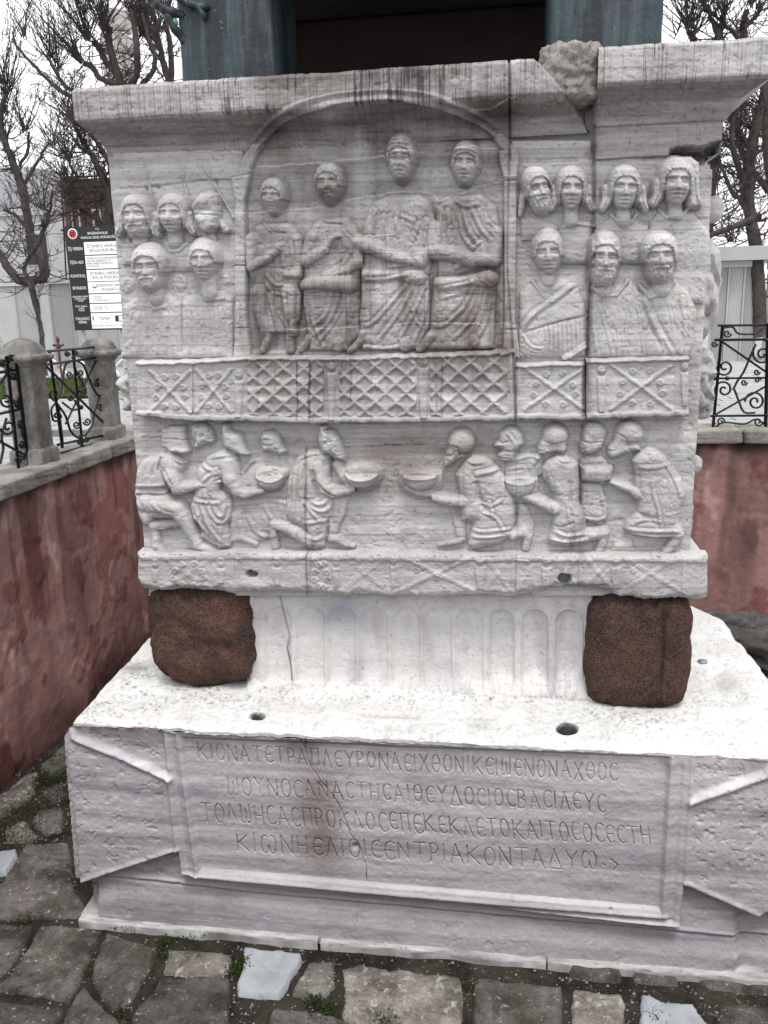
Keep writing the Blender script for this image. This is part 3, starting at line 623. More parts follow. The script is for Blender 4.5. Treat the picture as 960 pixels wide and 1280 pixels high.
# ================================================================== courtiers and guards, left of the box
def bust(f, pts, H=7, R=10, b=.5): f.poly(pts, H, R, b)
HM = dict(mat=ML)
def op(f):
    bust(f, [(145, 304), (160, 300), (176, 310), (196, 304), (200, 330), (150, 332)], 4); f.limb([(156, 300, 2), (166, 312, 2), (180, 311, 2), (190, 303, 1.8)], 4.5)
    f.limb([(171, 286, 9), (172, 302, 10)], 2); f.head(171, 269, 27, 5, .05, -3, 'long', True, .3)
F('relief_figure', (143, 238, 206, 334), op, 'bearded long-haired guard, upper row far left', 11)
def op(f):
    bust(f, [(192, 306), (214, 300), (236, 302), (246, 312), (240, 340), (200, 340)], 4); f.limb([(205, 302, 2), (211, 314, 2), (222, 313, 2), (232, 304, 1.8)], 4.5)
    f.limb([(217, 284, 9), (217, 302, 10)], 2); f.head(217, 268, 26, 6, .0, 0, 'long', False, .15)
F('relief_figure', (186, 236, 250, 342), op, 'beardless long-haired guard, second from the left in the upper row', 12)
def op(f):
    f.poly([(237, 258), (250, 240), (262, 236), (273, 242), (275, 262), (272, 284), (262, 295), (250, 290), (243, 275)], 16, 8, 2); f.groove([(243, 268), (276, 270)], 1, 2)
    f.limb([(245, 270, 4), (242, 285, 5), (247, 292, 4)], 3); f.limb([(273, 276, 3), (280, 287, 5)], 4); f.limb([(256, 290, 8), (262, 300, 7)], 2)
    f.H = f.H+(f.H > 3)*3.2*fbm(f.U/9, f.V/12, 77, 3)
F('relief_figure', (232, 230, 288, 304), op, 'guard whose face is broken away to a rough lump', 13)
def op(f):
    bust(f, [(150, 448), (152, 385), (164, 374), (176, 366), (210, 366), (226, 378), (230, 448)], 6, 10); f.limb([(184, 376, 2), (194, 386, 2), (207, 384, 1.6)], 6.5)
    for x in (172, 182, 196, 206, 214): f.fold([(x, 392), (x+1, 420), (x-1, 446)], 2, .9)
    f.poly([(206, 392), (212, 392), (212, 408), (207, 410)], 1.2, 2, 6.5)
    f.drape(192, 360, .6, 24); f.limb([(192, 352, 11), (196, 372, 11)], 3); f.head(190, 334, 29, 8, .2, -4, 'curl', True, .4, .68)
F('relief_figure', (146, 302, 236, 450), op, 'old bearded courtier in the front row at the left edge', 14)
def op(f):
    bust(f, [(226, 448), (226, 378), (240, 366), (280, 364), (291, 372), (291, 448)], 6, 9); f.limb([(252, 366, 2), (262, 375, 2), (281, 373, 1.6)], 6.5)
    for x in (236, 242, 252, 264, 276): f.fold([(x, 386), (x+2, 412), (x+3, 446)], 1.8, .9)
    f.drape(260, 356, .6, 24); f.limb([(260, 346, 10), (263, 368, 11)], 3); f.head(258, 325, 27, 8, .15, -2, 'cap', False, .35, .66)
F('relief_figure', (222, 294, 293, 450), op, 'cropped-haired courtier beside the left pilaster', 15)

# ================================================================== courtiers and guards, right of the box
def op(f):
    bust(f, [(650, 272), (664, 270), (690, 276), (700, 282), (690, 300), (652, 300)], 4); f.head(672, 236, 29, 5, .45, -14, 'curl', True, .15, .62); f.limb([(655, 236, 4), (652, 258, 4.5), (650, 268, 3)], 4)
F('relief_figure', (648, 202, 704, 302), op, 'bearded head turned aside, upper row next to the right pilaster', 16)
def op(f):
    bust(f, [(698, 284), (712, 272), (738, 274), (743, 284), (740, 330), (700, 330)], 5); f.limb([(704, 283, 2), (722, 280, 2), (742, 282, 1.8)], 5)
    f.limb([(714, 258, 9), (714, 276, 10)], 2); f.head(714, 236, 28, 6, .05, 2, 'long', False, .1, .68)
F('relief_figure', (686, 202, 748, 332), op, 'long-haired guard left of the tall crack', 17)
def op(f):
    bust(f, [(745, 282), (764, 270), (800, 272), (812, 282), (812, 330), (750, 330)], 5); f.limb([(764, 268, 1.8), (776, 280, 2), (790, 278, 1.8), (796, 268, 1.6)], 5.5)
    f.limb([(779, 256, 9), (780, 276, 10)], 2); f.head(780, 236, 29, 7, .0, 3, 'long', False, .05, .70)
F('relief_figure', (744, 202, 815, 332), op, 'round-faced long-haired guard right of the tall crack', 18)
def op(f):
    bust(f, [(812, 276), (824, 264), (866, 264), (888, 290), (890, 330), (880, 380), (840, 380), (812, 330)], 6, 12); f.limb([(824, 262, 1.8), (832, 272, 2), (852, 270, 1.8), (862, 258, 1.6)], 6.5)
    f.limb([(843, 248, 9), (844, 268, 10)], 3); f.poly([(826, 205), (838, 196), (862, 196), (873, 204), (874, 230), (870, 262), (858, 262), (850, 225)], 14, 7, 4); f.head(844, 229, 30, 9, -.08, 2, 'long', False, .0, .70)
F('relief_figure', (808, 190, 893, 384), op, 'long-haired guard under the dark notch at the upper right corner', 19)
def op(f):
    bust(f, [(648, 448), (649, 366), (665, 352), (700, 346), (722, 356), (732, 380), (733, 446)], 8, 11)
    f.limb([(666, 352, 1.8), (678, 370, 1.8)], 8); f.fold([(722, 352), (696, 372), (668, 392), (655, 408)], 2.6, 2); f.groove([(735, 394), (700, 402), (654, 416)], 1.3, 2.4)
    for k in range(9): x = 682+k*5.6; f.fold([(x, 408-k*.8), (x+1, 425), (x+1, 444)], 1.5, 1.1)
    for k in range(4): f.fold([(654, 420+k*6), (664, 433+k*5), (680, 437+k*4)], 1.7, 1.3)
    for k in range(5): f.fold([(667+k*3, 362+k*2), (670+k*2, 386)], 1.2, .6)
    f.limb([(706, 447, 4), (722, 438, 4.5), (730, 430, 3)], 5); f.limb([(712, 446, 2), (732, 434, 1.6)], 8)
    f.limb([(684, 332, 9), (686, 350, 10)], 4); f.head(685, 316, 29, 9, -.1, -2, 'cap', False, .2, .66)
F('relief_figure', (644, 280, 736, 450), op, 'youth with a smooth cap of hair and draped cloak, front row left of the crack', 20)
def op(f):
    bust(f, [(735, 448), (737, 372), (748, 362), (790, 350), (806, 366), (814, 448)], 8, 10); f.limb([(742, 360, 2), (752, 370, 2.4), (770, 369, 2), (784, 352, 1.8)], 8.5)
    for q in ([(748, 380), (760, 420), (766, 446)], [(740, 390), (746, 446)], [(786, 372), (780, 446)], [(796, 380), (806, 446)]): f.fold(q, 1.8, .9)
    f.drape(762, 360, .75, 22); f.limb([(754, 344, 10), (756, 364, 10)], 4); f.head(755, 322, 32, 9, -.05, 3, 'cap', True, .1, .66)
F('relief_figure', (731, 278, 818, 450), op, 'long-bearded courtier in the front row, just right of the crack', 21)
def op(f):
    bust(f, [(800, 448), (794, 376), (806, 362), (842, 348), (862, 360), (872, 388), (868, 430), (862, 448)], 9, 12); f.limb([(800, 358, 2.4), (812, 372, 2.8), (832, 366, 2.4), (843, 352, 2)], 9)
    f.fold([(804, 372), (822, 412), (842, 446)], 2.8, 2); f.fold([(808, 388), (824, 424), (834, 446)], 2, 1.3); f.fold([(852, 372), (856, 420), (850, 446)], 2, 1)
    f.drape(822, 356, .75, 22); f.limb([(825, 344, 11), (827, 362, 12)], 4); f.head(823, 320, 31, 10, -.1, -2, 'curl', True, .05, .72)
F('relief_figure', (790, 276, 876, 450), op, 'curly-haired bearded courtier in the front row at the right end', 22)

# ================================================================== the four seated figures in the box
z = lambda *p: Zm(290, 250, 1/6, *p)
z7 = lambda *p: Zm(430, 250, 1/6, *p)
z5 = lambda *p: Zm(430, 120, .2657, *p)
def op(f):
    f.poly(z((170,190),(250,168),(400,168),(480,220),(520,300),(530,560),(500,640),(480,700),(180,700),(150,620),(120,540),(135,350)), 7, 8, 0)
    f.poly(z((150,620),(480,600),(520,700),(500,900),(460,1000),(250,1010),(200,960),(150,820),(140,700)), 6, 5, 0)
    f.limb(z((150,300,60),(150,500,42),(270,440,38),(350,370,30)), [2, 5, 8, 9]); f.ell(*z((345,355))[0], 5, 5, 9, 6)
    f.limb(z((480,300,45),(500,480,36),(490,560,32),(410,560,26)), [2, 4, 7, 8])
    f.limb(z((200,690,58),(215,830,48),(250,985,40)), [7, 5, 3]); f.limb(z((425,690,60),(430,830,50),(440,990,42)), [7, 5, 3])
    f.limb(z((262,980,30),(255,1050,26),(222,1130,24)), [1, 2, 3]); f.limb(z((425,990,28),(425,1040,28),(432,1125,30)), [1, 2, 3])
    f.limb([(330, 280, 1.6), (338, 288, 2), (352, 291, 1.2)], 6); f.groove(z((265,200),(320,240),(400,250)), 1, 2)
    for q in (((440,320),(450,480)),((480,300),(500,450)),((370,330),(380,500)),((260,560),(330,640),(440,620)),((250,620),(300,720),(320,900)),((260,640),(290,800),(330,960)),((310,700),(420,720)),((350,850),(400,940)),((400,730),(420,900))): f.fold(z(*q), 1.8, 1.3)
    f.drape(342, 275, .7, 16); f.groove(z((240,1000),(460,1005)), 1.6, 1.5); f.head(342, 246, 23, 6, -.05, 2, 'cap', False, .6, .70)
F('relief_figure', (305, 218, 382, 446), op, 'smallest seated figure at the left of the box, bare shins below a short tunic', 23)
def op(f):
    f.poly(z((545,320),(600,180),(650,130),(860,125),(930,200),(955,300),(950,500),(960,620),(520,660),(535,480)), 7, 8, 0)
    f.poly(z((520,640),(960,600),(955,900),(960,1010),(860,1130),(575,1130),(560,980),(530,800)), 6, 6, 0)
    f.limb(z((600,280,60),(560,460,50),(700,375,40),(740,300,28),(790,262,16)), [1, 5, 7, 8, 8]); f.limb(z((740,290,20),(805,272,12)), 9)
    f.limb(z((945,300,50),(950,460,48),(860,530,38),(700,565,26)), [2, 5, 7, 7]); f.limb(z((560,640,55),(700,625,60),(880,630,72)), [4, 5, 6])
    f.groove(z((535,680),(640,672),(740,682)), 1.3, 3); f.groove(z((640,130),(700,175),(820,182)), 1.1, 2.4)
    for q in (((540,700),(545,860),(570,1000)),((740,700),(700,860),(600,950)),((840,700),(800,860),(640,1080)),((930,700),(890,900),(880,1100)),((800,700),(740,900),(620,1010)),((640,200),(620,300)),((880,400),(840,480),(760,520)),((600,900),(680,1100))): f.fold(z(*q), 2.0, 1.5)
    f.drape(412, 260, .8, 22); f.ell(*z((795,1080))[0], 8, 9.5, 5, 6); f.limb(z((570,1040,28),(510,1120,26)), [4, 3])
    f.head(412, 229, 26, 6, .0, 0, 'cap', False, .8, .70)
F('relief_figure', (372, 200, 454, 446), op, 'robed seated figure second from the left, one hand raised to the chest', 24)
def op(f):
    f.poly(z7((125,330),(150,140),(220,10),(350,-50),(560,-50),(650,10),(700,200),(670,350),(640,560),(120,600)), 7, 9, -.5)
    f.poly(z7((130,520),(630,540),(645,700),(640,960),(560,1120),(130,1130),(110,900)), 7, 6, 0)
    f.limb(z7((120,330,60),(200,350,58),(330,410,45),(440,440,42),(505,465,22)), [5, 8, 9, 10, 9]); f.limb(z7((350,500,18),(500,480,18)), 7)
    f.limb(z7((660,300,35),(640,380,42),(570,460,62)), [3, 5, 6]); f.limb(z7((180,560,50),(380,560,40),(560,580,62)), [4, 4, 6])
    for q in (((140,600),(300,600),(480,560)),((480,620),(360,770),(220,920),(140,945)),((520,640),(420,840),(260,1050)),((600,660),(520,860),(420,1040)),((630,700),(600,880),(520,1080)),((160,1100),(300,1118),(430,1100)),((140,640),(150,800)),((390,150),(410,270)),((440,120),(520,160)),((520,300),(560,180)),((620,150),(610,330)),((300,120),(290,280)),((230,80),(220,240))): f.fold(z7(*q), 2.1, 1.7)
    f.drape(500, 235, .8, 24, 10); f.ell(*z7((460,1080))[0], 8, 9, 5, 6); f.limb(z7((140,1000,30),(120,1060,28),(40,1130,22)), [5, 4, 3])
    f.head(502, 199, 30, 7, .0, 0, 'band', False, .75, .62)
F('relief_figure', (430, 166, 548, 446), op, 'tallest seated figure in a banded cap, third from the left in the box', 25)
def op(f):
    f.poly(z5((430,520),(520,465),(650,458),(720,520),(738,700),(725,800),(440,860)), 8, 10, 0)
    f.poly(z5((420,850),(715,850),(712,1000),(712,1190),(600,1195),(395,1190),(412,950)), 7, 6, 0)
    f.limb(z5((425,620,35),(430,730,42),(550,755,38),(600,775,36)), [3, 6, 8, 9]); f.limb(z5((715,640,30),(700,770,36),(630,775,28)), [3, 6, 9]); f.limb(z5((530,805,14),(570,780,14)), 9)
    f.limb(z5((450,880,30),(560,870,26),(680,860,44)), [4, 4, 6]); f.ell(*z5((640,770))[0], 6, 6, 9, 5)
    for q in (((520,480),(560,520),(630,510)),((455,540),(450,680)),((490,540),(495,700)),((560,540),(590,640),(630,690)),((600,530),(640,620),(690,680)),((540,560),(560,660),(610,720)),((640,690),(600,720)),((450,910),(560,890),(620,870)),((610,900),(560,1000),(480,1075),(420,1085)),((650,900),(610,1040),(520,1140)),((690,900),(670,1060),(600,1180)),((460,950),(540,930)),((705,1000),(695,1180)),((560,1000),(500,1050))): f.fold(z5(*q), 2.1, 1.7)
    f.drape(585, 235, .8, 22, 10); f.ell(*z5((612,1155))[0], 7.5, 8.5, 5, 6); f.limb(z5((410,1130,26),(355,1190,20)), [4, 3])
    f.head(582, 205, 27, 7, .0, 3, 'band', False, .45, .68)
F('relief_figure', (520, 174, 630, 446), op, 'seated figure holding a scroll, rightmost in the box', 26)

# ================================================================== balustrade
def scroll(f, u, v, r, sgn=1, h=1.6):
    th = np.linspace(0, 1.6*2*np.pi, 22); rr = r*(1-.82*th/th[-1]); f.ridge([(u+a*math.cos(sgn*t), v+a*math.sin(sgn*t)) for a, t in zip(rr, th)], 1.0, h)
def panel(name, u0, u1, t0, t1, b0, b1, fn, lab=None, seed=0, hb=24, step=.8):
    f = Fig(u0, min(t0, t1)-3, u1, max(b0, b1)+3, step, seed, 0); k = (f.U-u0)/(u1-u0); top = t0+(t1-t0)*k; bot = b0+(b1-b0)*k
    top = top+1.2*fbm(f.U/9, f.U*0, 3, 3); bot = bot+2.2*fbm(f.U/13, f.U*0+5, 4, 4)
    hb = 20; f.H = np.full(f.U.shape, float(hb)); f.top, f.bot = top, bot; rim = (1-sstep(4, 6, f.V-top))+(1-sstep(5, 8, bot-f.V)); f.H -= 3.2*(1-np.clip(rim, 0, 1)); f.H += 1.2*np.exp(-((f.V-top-2.5)/1.8)**2)
    fn(f); e = np.minimum(f.V-top, bot-f.V); f.H = np.where(e < 0, f.H+e*14, f.H-1.5*(1-sstep(0, 2.0, e)))
    P_hm = hb*.95; f.noise(.6); f.H = cracks(f.U, f.V, f.H); H = np.clip(f.H, -3, None)
    P = onY(f.U, f.V, -P_hm*DZ); P[..., 1] = -H*DZ; T = tintmap(f.U, f.V); o = grid_mesh(name, P, H > -2.5, ML, block, T)
    # underside and ends so the band has real thickness
    if lab: o['label'] = lab
    return o
def xpan(f, u0, v0, u1, v1, sc=True, h=3.0):
    f.ridge([(u0, v0), (u1, v1)], 2.2, h); f.ridge([(u0, v1), (u1, v0)], 2.2, h); f.groove([(u0, v0), (u1, v1)], .7, .9); f.groove([(u0, v1), (u1, v0)], .7, .9)
    if sc:
        cu, cv, w, q = (u0+u1)/2, (v0+v1)/2, (u1-u0)/2, (v1-v0)/2
        for a, b, sg in ((-.28, -.72, 1), (.28, -.72, -1), (-.62, -.22, -1), (.62, -.22, 1), (-.7, .28, 1), (.7, .28, -1), (-.3, .74, -1), (.3, .74, 1)): scroll(f, cu+a*w, cv+b*q, 4.0, sg, 2.2)
def lattice(f, u0, v0, u1, v1, p=26.0, off=0, h=3.0):
    m = (f.U > u0) & (f.U < u1); a = ((f.U-off)+(f.V-v0)*1.15)/p; b = ((f.U-off)-(f.V-v0)*1.15)/p
    d = np.minimum(np.abs(a-np.round(a)), np.abs(b-np.round(b)))*p*.66
    inside = sstep(0, 3, f.V-f.top-3)*sstep(0, 3, f.bot-f.V-6); f.H += m*inside*(h*np.exp(-((d+.8*fbm(f.U/5, f.V/5, 401, 3))/2.3)**4)-.8*sstep(3.0, 6.0, d))*(.8+.5*fbm(f.U/22, f.V/16, 402, 3))
def herm(f, u, v0, v1, w=5.5, h=3.0):
    d = ppoly(f.U, f.V, [(u-w, v0+14), (u+w, v0+14), (u+w*.62, v1), (u-w*.62, v1)]); f.H += h*sstep(-.5, 1.5, d); d = np.hypot((f.U-u)/(w*.85), (f.V-v0-6)/6.5); f.H += h*1.2*np.sqrt(np.maximum(1-d*d, 0))
    f.groove([(u-2, v0+5), (u+2, v0+5)], .8, 1); f.ridge([(u, v0+4), (u, v0+8)], .7, .8)
def fn(f): xpan(f, 187, 464, 237, 515); f.ridge([(180, 460), (180, 520)], 2, 1.5); f.ridge([(239, 458), (239, 516)], 2.6, 2)
panel('balustrade_panel', 170, 240, 452, 451, 521, 526, fn, 'crossed panel with scrolls at the left end of the balustrade', 31)
def fn(f): xpan(f, 245, 462, 288, 515); herm(f, 298, 462, 522, 6)
panel('balustrade_panel', 240, 307, 451, 446, 526, 527, fn, 'second crossed panel with scrolls from the left', 32)
def fn(f): lattice(f, 309, 449, 404, 524, 25.5, 316); herm(f, 414, 452, 526, 6)
panel('balustrade_panel', 307, 422, 446, 446, 527, 529, fn, 'square lattice panel with the darkest drip stains', 33)
def fn(f): lattice(f, 424, 446, 520, 524, 26, 430); herm(f, 529, 446, 523, 7)
panel('balustrade_panel', 422, 536, 446, 443, 529, 528, fn, 'middle square lattice panel of the balustrade', 34)
def fn(f): lattice(f, 538, 440, 634, 524, 29, 545); f.ridge([(639, 445), (640, 522)], 2, 2)
panel('balustrade_panel', 536, 644, 443, 438, 528, 525, fn, 'widest-meshed lattice panel right of the small herm', 35)
def fn(f): xpan(f, 656, 460, 730, 512); f.ridge([(650, 456), (648, 518)], 2, 1.5); f.groove([(731, 455), (730, 520)], 3, 4)
panel('balustrade_panel', 644, 732, 455, 453, 525, 524, fn, 'crossed panel with scrolls left of the tall crack', 36)
def fn(f): herm(f, 752, 456, 516, 6.5); xpan(f, 764, 456, 840, 512); herm(f, 856, 452, 508, 5.5); f.ridge([(846, 456), (845, 514)], 1.6, 1.6)
panel('balustrade_panel', 733, 861, 450, 446, 524, 520, fn, 'crossed panel with scrolls at the right end of the balustrade', 37)

# ================================================================== podium band with its broken lower edge
bp = [(168, 735), (190, 740), (235, 738), (290, 742), (350, 740), (420, 745), (480, 748), (545, 748), (600, 746), (640, 748), (662, 744), (690, 738), (720, 734), (760, 740), (775, 748), (820, 752), (850, 750), (884, 752)]
bx, by = [p[0] for p in bp], [p[1] for p in bp]
def band(u0, u1, fn, lab, seed):
    f = Fig(u0, 684, u1, 764, .8, seed, 0); f.bot = np.interp(f.U, bx, by)+2.2*fbm(f.U/8, f.U*0, 7, 4); f.top = 692+(f.U-170)*.006+1.5*fbm(f.U/14, f.U*0, 8, 3); lb = np.interp(f.U, bx, by)-7+4*fbm(f.U/18, f.U*0, 3, 4)
    f.H = 20-2.0*sstep(5, 9, f.V-f.top); fn(f)
    f.H -= 7*sstep(-2, 9, f.V-lb+2.5*fbm(f.U/7, f.V/7, 4, 3))+2.5*sstep(-4, 8, f.V-lb)*fbm(f.U/5, f.V/3, 2, 4)
    for (hu, hv, rw, rh) in ((314, 719, 8, 5), (706, 725, 9, 8)): f.H -= 26*(1-sstep(.65, 1.05, np.hypot((f.U-hu)/rw, (f.V-hv)/rh)+.2*fbm(f.U/6, f.V/6, 9, 2)))+3*np.exp(-np.hypot((f.U-hu)/(rw*2.2), (f.V-hv)/(rh*1.8))**2)
    if u0 < 200: f.H -= 8*(1-sstep(0, 7, f.U-169-2*fbm(f.V/9, f.V*0, 2, 3)))
    if u1 > 870: f.H -= 9*sstep(-9, 2, f.U-884+6*sstep(735, 690, f.V)*0+3*fbm(f.V/11, f.V*0, 6, 3))
    e = np.minimum(f.V-f.top, f.bot-f.V); f.H = np.where(e < 0, f.H+e*12, f.H-2.0*(1-sstep(0, 3, e))); f.noise(.8); f.H = cracks(f.U, f.V, f.H)
    H = np.clip(f.H, -3, None); P = onY(f.U, f.V, -19*DZ); P[..., 1] = -H*DZ; grid_mesh('podium_panel', P, H > -2.5, ML, block, tintmap(f.U, f.V))['label'] = lab
def fn(f): herm(f, 194, 698, 728, 5, 2); xpan(f, 208, 700, 262, 736, True, 1.3); herm(f, 276, 697, 730, 6, 2)
band(169, 292, fn, 'worn lower panel at the left end of the podium', 41)
def fn(f): herm(f, 346, 696, 732, 6, 1.6); herm(f, 420, 696, 735, 5, 1.8); xpan(f, 390, 700, 412, 738, True, 1); xpan(f, 428, 696, 484, 738, False, 1.2); [scroll(f, a, b, 3.5, 1, 1.0) for a, b in ((300, 700), (394, 700), (446, 702), (470, 697))]
band(292.3, 488, fn, 'lower podium panel with a socket hole, left of centre', 42)
def fn(f): herm(f, 492, 694, 736, 5, 1.6); xpan(f, 502, 696, 590, 738, False, 2.0); [scroll(f, a, b, 3.8, 1, 1.6) for a, b in ((522, 702), (564, 699), (520, 712), (548, 722))]; herm(f, 600, 694, 737, 7, 2.6); xpan(f, 608, 699, 636, 736, False, 1.3); f.ridge([(641, 696), (641, 740)], 1.4, 1.4)
band(488.3, 644, fn, 'middle lower podium panel with one wide cross', 43)
def fn(f): herm(f, 683, 695, 736, 7, 2.4); xpan(f, 648, 698, 672, 736, False, 1.2); xpan(f, 692, 698, 722, 735, False, 1.3); f.ridge([(724, 696), (724, 735)], 1.4, 1.2); herm(f, 770, 694, 736, 7, 2.2); xpan(f, 732, 698, 764, 734, False, 1.4); xpan(f, 780, 697, 848, 738, False, 1.4); f.ridge([(855, 700), (853, 742)], 2, 1.5); [scroll(f, a, b, 3.5, 1, 1.4) for a, b in ((714, 702), (738, 702), (830, 702), (792, 713), (658, 703))]
band(644.3, 886, fn, 'lower podium panel at the right end with a deep arched socket', 44)
# bright ledge the kneeling figures stand on is the top of the podium band
# ================================================================== kneeling tribute bearers
z1 = lambda *p: Zm(160, 520, 1/6, *p)
z2 = lambda *p: Zm(320, 520, 1/6, *p)
z3 = lambda *p: Zm(490, 520, 1/6, *p)
z4 = lambda *p: Zm(610, 520, 1/6, *p)
zz = lambda *p: Zm(740, 520, 1/6, *p)
def op(f):
    f.poly(z1((45,545),(55,430),(95,340),(160,295),(310,262),(420,330),(445,350),(400,420),(330,480),(290,600),(50,600)), 10, 12, 1)
    f.poly(z1((45,580),(290,580),(390,650),(430,720),(360,775),(190,775),(165,840),(110,825),(72,740)), 10, 8, 1)
    f.limb(z1((300,355,58),(330,450,52),(370,540,50)), [6, 8, 8]); f.limb(z1((370,548,48),(520,525,30),(620,508,18),(692,490,12)), [8, 8, 8, 8])
    f.limb(z1((130,650,70),(370,700,62),(400,740,55),(460,850,42),(520,950,32)), [4, 8, 8, 7, 6]); f.limb(z1((515,975,30),(590,1000,26),(655,1025,16)), [6, 5, 4])
    f.limb(z1((360,815,30),(250,825,38),(190,830,38)), [2, 3, 4]); f.limb(z1((185,840,32),(205,920,26),(205,975,26),(240,1015,20)), [4, 4, 4, 3])
    f.poly(z1((250,90),(330,70),(425,75),(440,200),(465,260),(430,300),(330,275),(250,235)), 9, 6, 2); f.ridge(z1((320,265),(380,250),(465,275),(445,300)), 3, 3.5)
    f.ridge(z1((50,520),(270,515)), 2, 1.8); f.ridge(z1((50,575),(285,580)), 2, 1.8); f.groove(z1((50,548),(280,548)), 2.2, 1.2)
    f.groove(z1((250,320),(235,400),(280,480),(330,560),(370,590)), 1.8, 3.5); f.fold(z1((330,290),(390,340),(450,345)), 2, 2)
    for q in (((160,600),(155,690),(185,740)),((200,640),(260,700),(340,730)),((90,300),(75,420),(70,500)),((140,330),(110,430)),((200,300),(180,420)),((80,640),(120,700)),((320,400),(350,480)),((290,430),(330,520))): f.fold(z1(*q), 1.8, 1.2)
F('relief_figure', (158, 525, 280, 698), op, 'kneeling bearer at the far left with a broken off head', 51)
def op(f):
    f.poly(z1((465,70),(510,50),(565,52),(610,80),(630,110),(648,155),(650,205),(600,210),(560,225),(530,245),(490,245),(500,200),(475,150)), 10, 8, 2); f.ell(*z1((585,130))[0], 6, 8, 6, 4)
    f.fold(z1((500,60),(530,110),(540,190)), 2, 2.2); f.fold(z1((560,60),(555,130)), 2, 1.8); f.groove(z1((590,110),(640,120)), 1.2, 2.2); f.groove(z1((600,170),(645,170)), 1, 1.5); f.H += (f.H > 2)*2.2*fbm(f.U/4, f.V/4, 8, 3)
F('relief_figure', (232, 524, 274, 566), op, 'small curly profile head peering out between two kneeling bearers', 52)
def op(f):
    f.poly(z1((735,235),(800,280),(835,350),(835,440),(700,480),(690,560),(760,600),(780,660),(775,760),(745,810),(765,900),(760,985),(680,1000),(620,930),(480,780),(458,690),(480,600),(510,490),(508,400),(590,300)), 11, 13, 1)
    f.limb(z1((745,365,62),(770,470,55),(820,560,42),(880,585,36),(960,565,26),(1010,560,20)), [6, 8, 8, 8, 9, 9]); f.limb(z1((620,860,40),(560,900,28),(650,960,20)), [2, 1, 1])
    f.poly(z1((700,62),(730,50),(762,65),(765,105),(850,125),(885,235),(912,290),(860,305),(800,285),(760,262),(722,235),(700,150)), 12, 9, 3); f.groove(z1((720,235),(780,260),(850,300)), 1.4, 3)
    f.ell(*z1((530,430))[0], 0.1, 0.1, 0, 0)
    for q in (((600,660),(650,760),(720,800),(765,740),(765,640)),((640,660),(680,730),(720,740),(735,660)),((480,620),(560,640),(690,650)),((520,700),(560,820),(640,920)),((560,680),(610,820),(690,930)),((600,640),(580,560)),((700,830),(710,980)),((500,760),(600,870)),((540,340),(620,400),(680,400)),((560,500),(620,440),(690,420)),((590,310),(680,300),(760,290))): f.fold(z1(*q), 2, 1.6)
F('relief_figure', (228, 526, 334, 698), op, 'bowed bearer in a pointed cap, second of the kneeling men from the left', 53)
def op(f):
    f.poly([(288, 628), (318, 622), (352, 624), (372, 640), (366, 668), (330, 676), (300, 680), (288, 660)], 3, 8, 0); f.poly([(286, 640), (302, 636), (303, 676), (286, 680)], 4, 5, 0); f.limb([(300, 640, 4), (302, 672, 4), (320, 680, 3)], 1); f.limb([(318, 655, 3), (330, 672, 3)], 1)
    f.poly(z2((35,150),(60,110),(120,98),(165,120),(200,170),(243,262),(190,295),(140,275),(110,265),(60,272),(45,220)), 12, 9, 2); f.groove(z2((40,200),(110,215)), 1, 1.4); f.H += (f.H > 3)*(f.V < 570)*1.6*fbm(f.U/6, f.V/4, 18, 3)
    f.limb([(304, 606, 4), (303, 590, 3), (312, 578, 2.5), (330, 572, 2)], 0, flat=.6); f.poly([(332, 560), (352, 558), (366, 600), (360, 630), (300, 628), (300, 600), (318, 580)], 3, 8, -.5)
    for q in ([(295, 630), (340, 626), (368, 632)], [(310, 645), (320, 665), (340, 672)], [(330, 632), (345, 655), (364, 664)]): f.fold(q, 2, 1.2)
F('relief_figure', (284, 532, 378, 688), op, 'bearer behind, only his capped head clear above a bowl', 54)
F('bowl', (312, 568, 360, 620), lambda f: f.bowl(338, 592, 18, 9, 22, 7).noise(.8), 'thick broken bowl held before the third bearer from the left', 55)
def op(f):
    f.poly(z2((490,245),(380,255),(300,315),(250,420),(225,520),(212,740),(250,795),(360,860),(385,950),(450,1003),(515,985),(535,800),(575,690),(580,600),(545,480),(560,380),(560,300)), 12, 15, 1)
    f.limb(z2((455,380,66),(480,460,52),(520,540,45),(590,575,42),(680,560,32),(740,540,22)), [7, 8, 9, 9, 9, 9]); f.limb(z2((610,370,44),(650,450,36),(700,520,24)), [2, 3, 5])
    f.poly(z2((580,595),(690,600),(665,740),(605,890),(540,935),(530,780)), 5, 7, 1); f.limb(z2((560,925,32),(610,930,30),(670,968,20),(725,985,14)), [3, 4, 4, 3])
    f.limb(z2((390,935,48),(310,880,50),(230,840,42),(140,820,36)), [6, 6, 6, 5]); f.limb(z2((125,815,30),(130,900,26),(138,985,28)), [5, 5, 4])
    f.poly(z2((472,70),(525,72),(532,100),(590,108),(630,160),(655,240),(672,300),(668,345),(600,330),(545,292),(500,292),(465,200)), 13, 9, 3); f.groove(z2((480,90),(490,160),(505,240)), 1, 1.6); f.groove(z2((560,250),(600,300)), 1, 1.6); f.H += (f.H > 8)*(f.V < 574)*1.1*fbm(f.U/4, f.V/3, 28, 3)
    f.groove(z2((440,400),(460,490),(530,560),(600,600)), 1.6, 3.2); f.groove(z2((440,490),(465,600)), 3, 4)
    for q in (((345,380),(340,520),(355,740)),((360,640),(430,720),(520,790),(570,690)),((380,640),(460,700),(540,700),(575,640)),((420,640),(480,660),(540,630)),((250,430),(240,600),(230,730)),((390,900),(450,920),(520,900)),((370,800),(520,780)),((300,340),(360,300),(470,270)),((600,640),(590,780)),((290,460),(290,640),(280,760)),((480,760),(470,860))): f.fold(z2(*q), 2, 1.5)
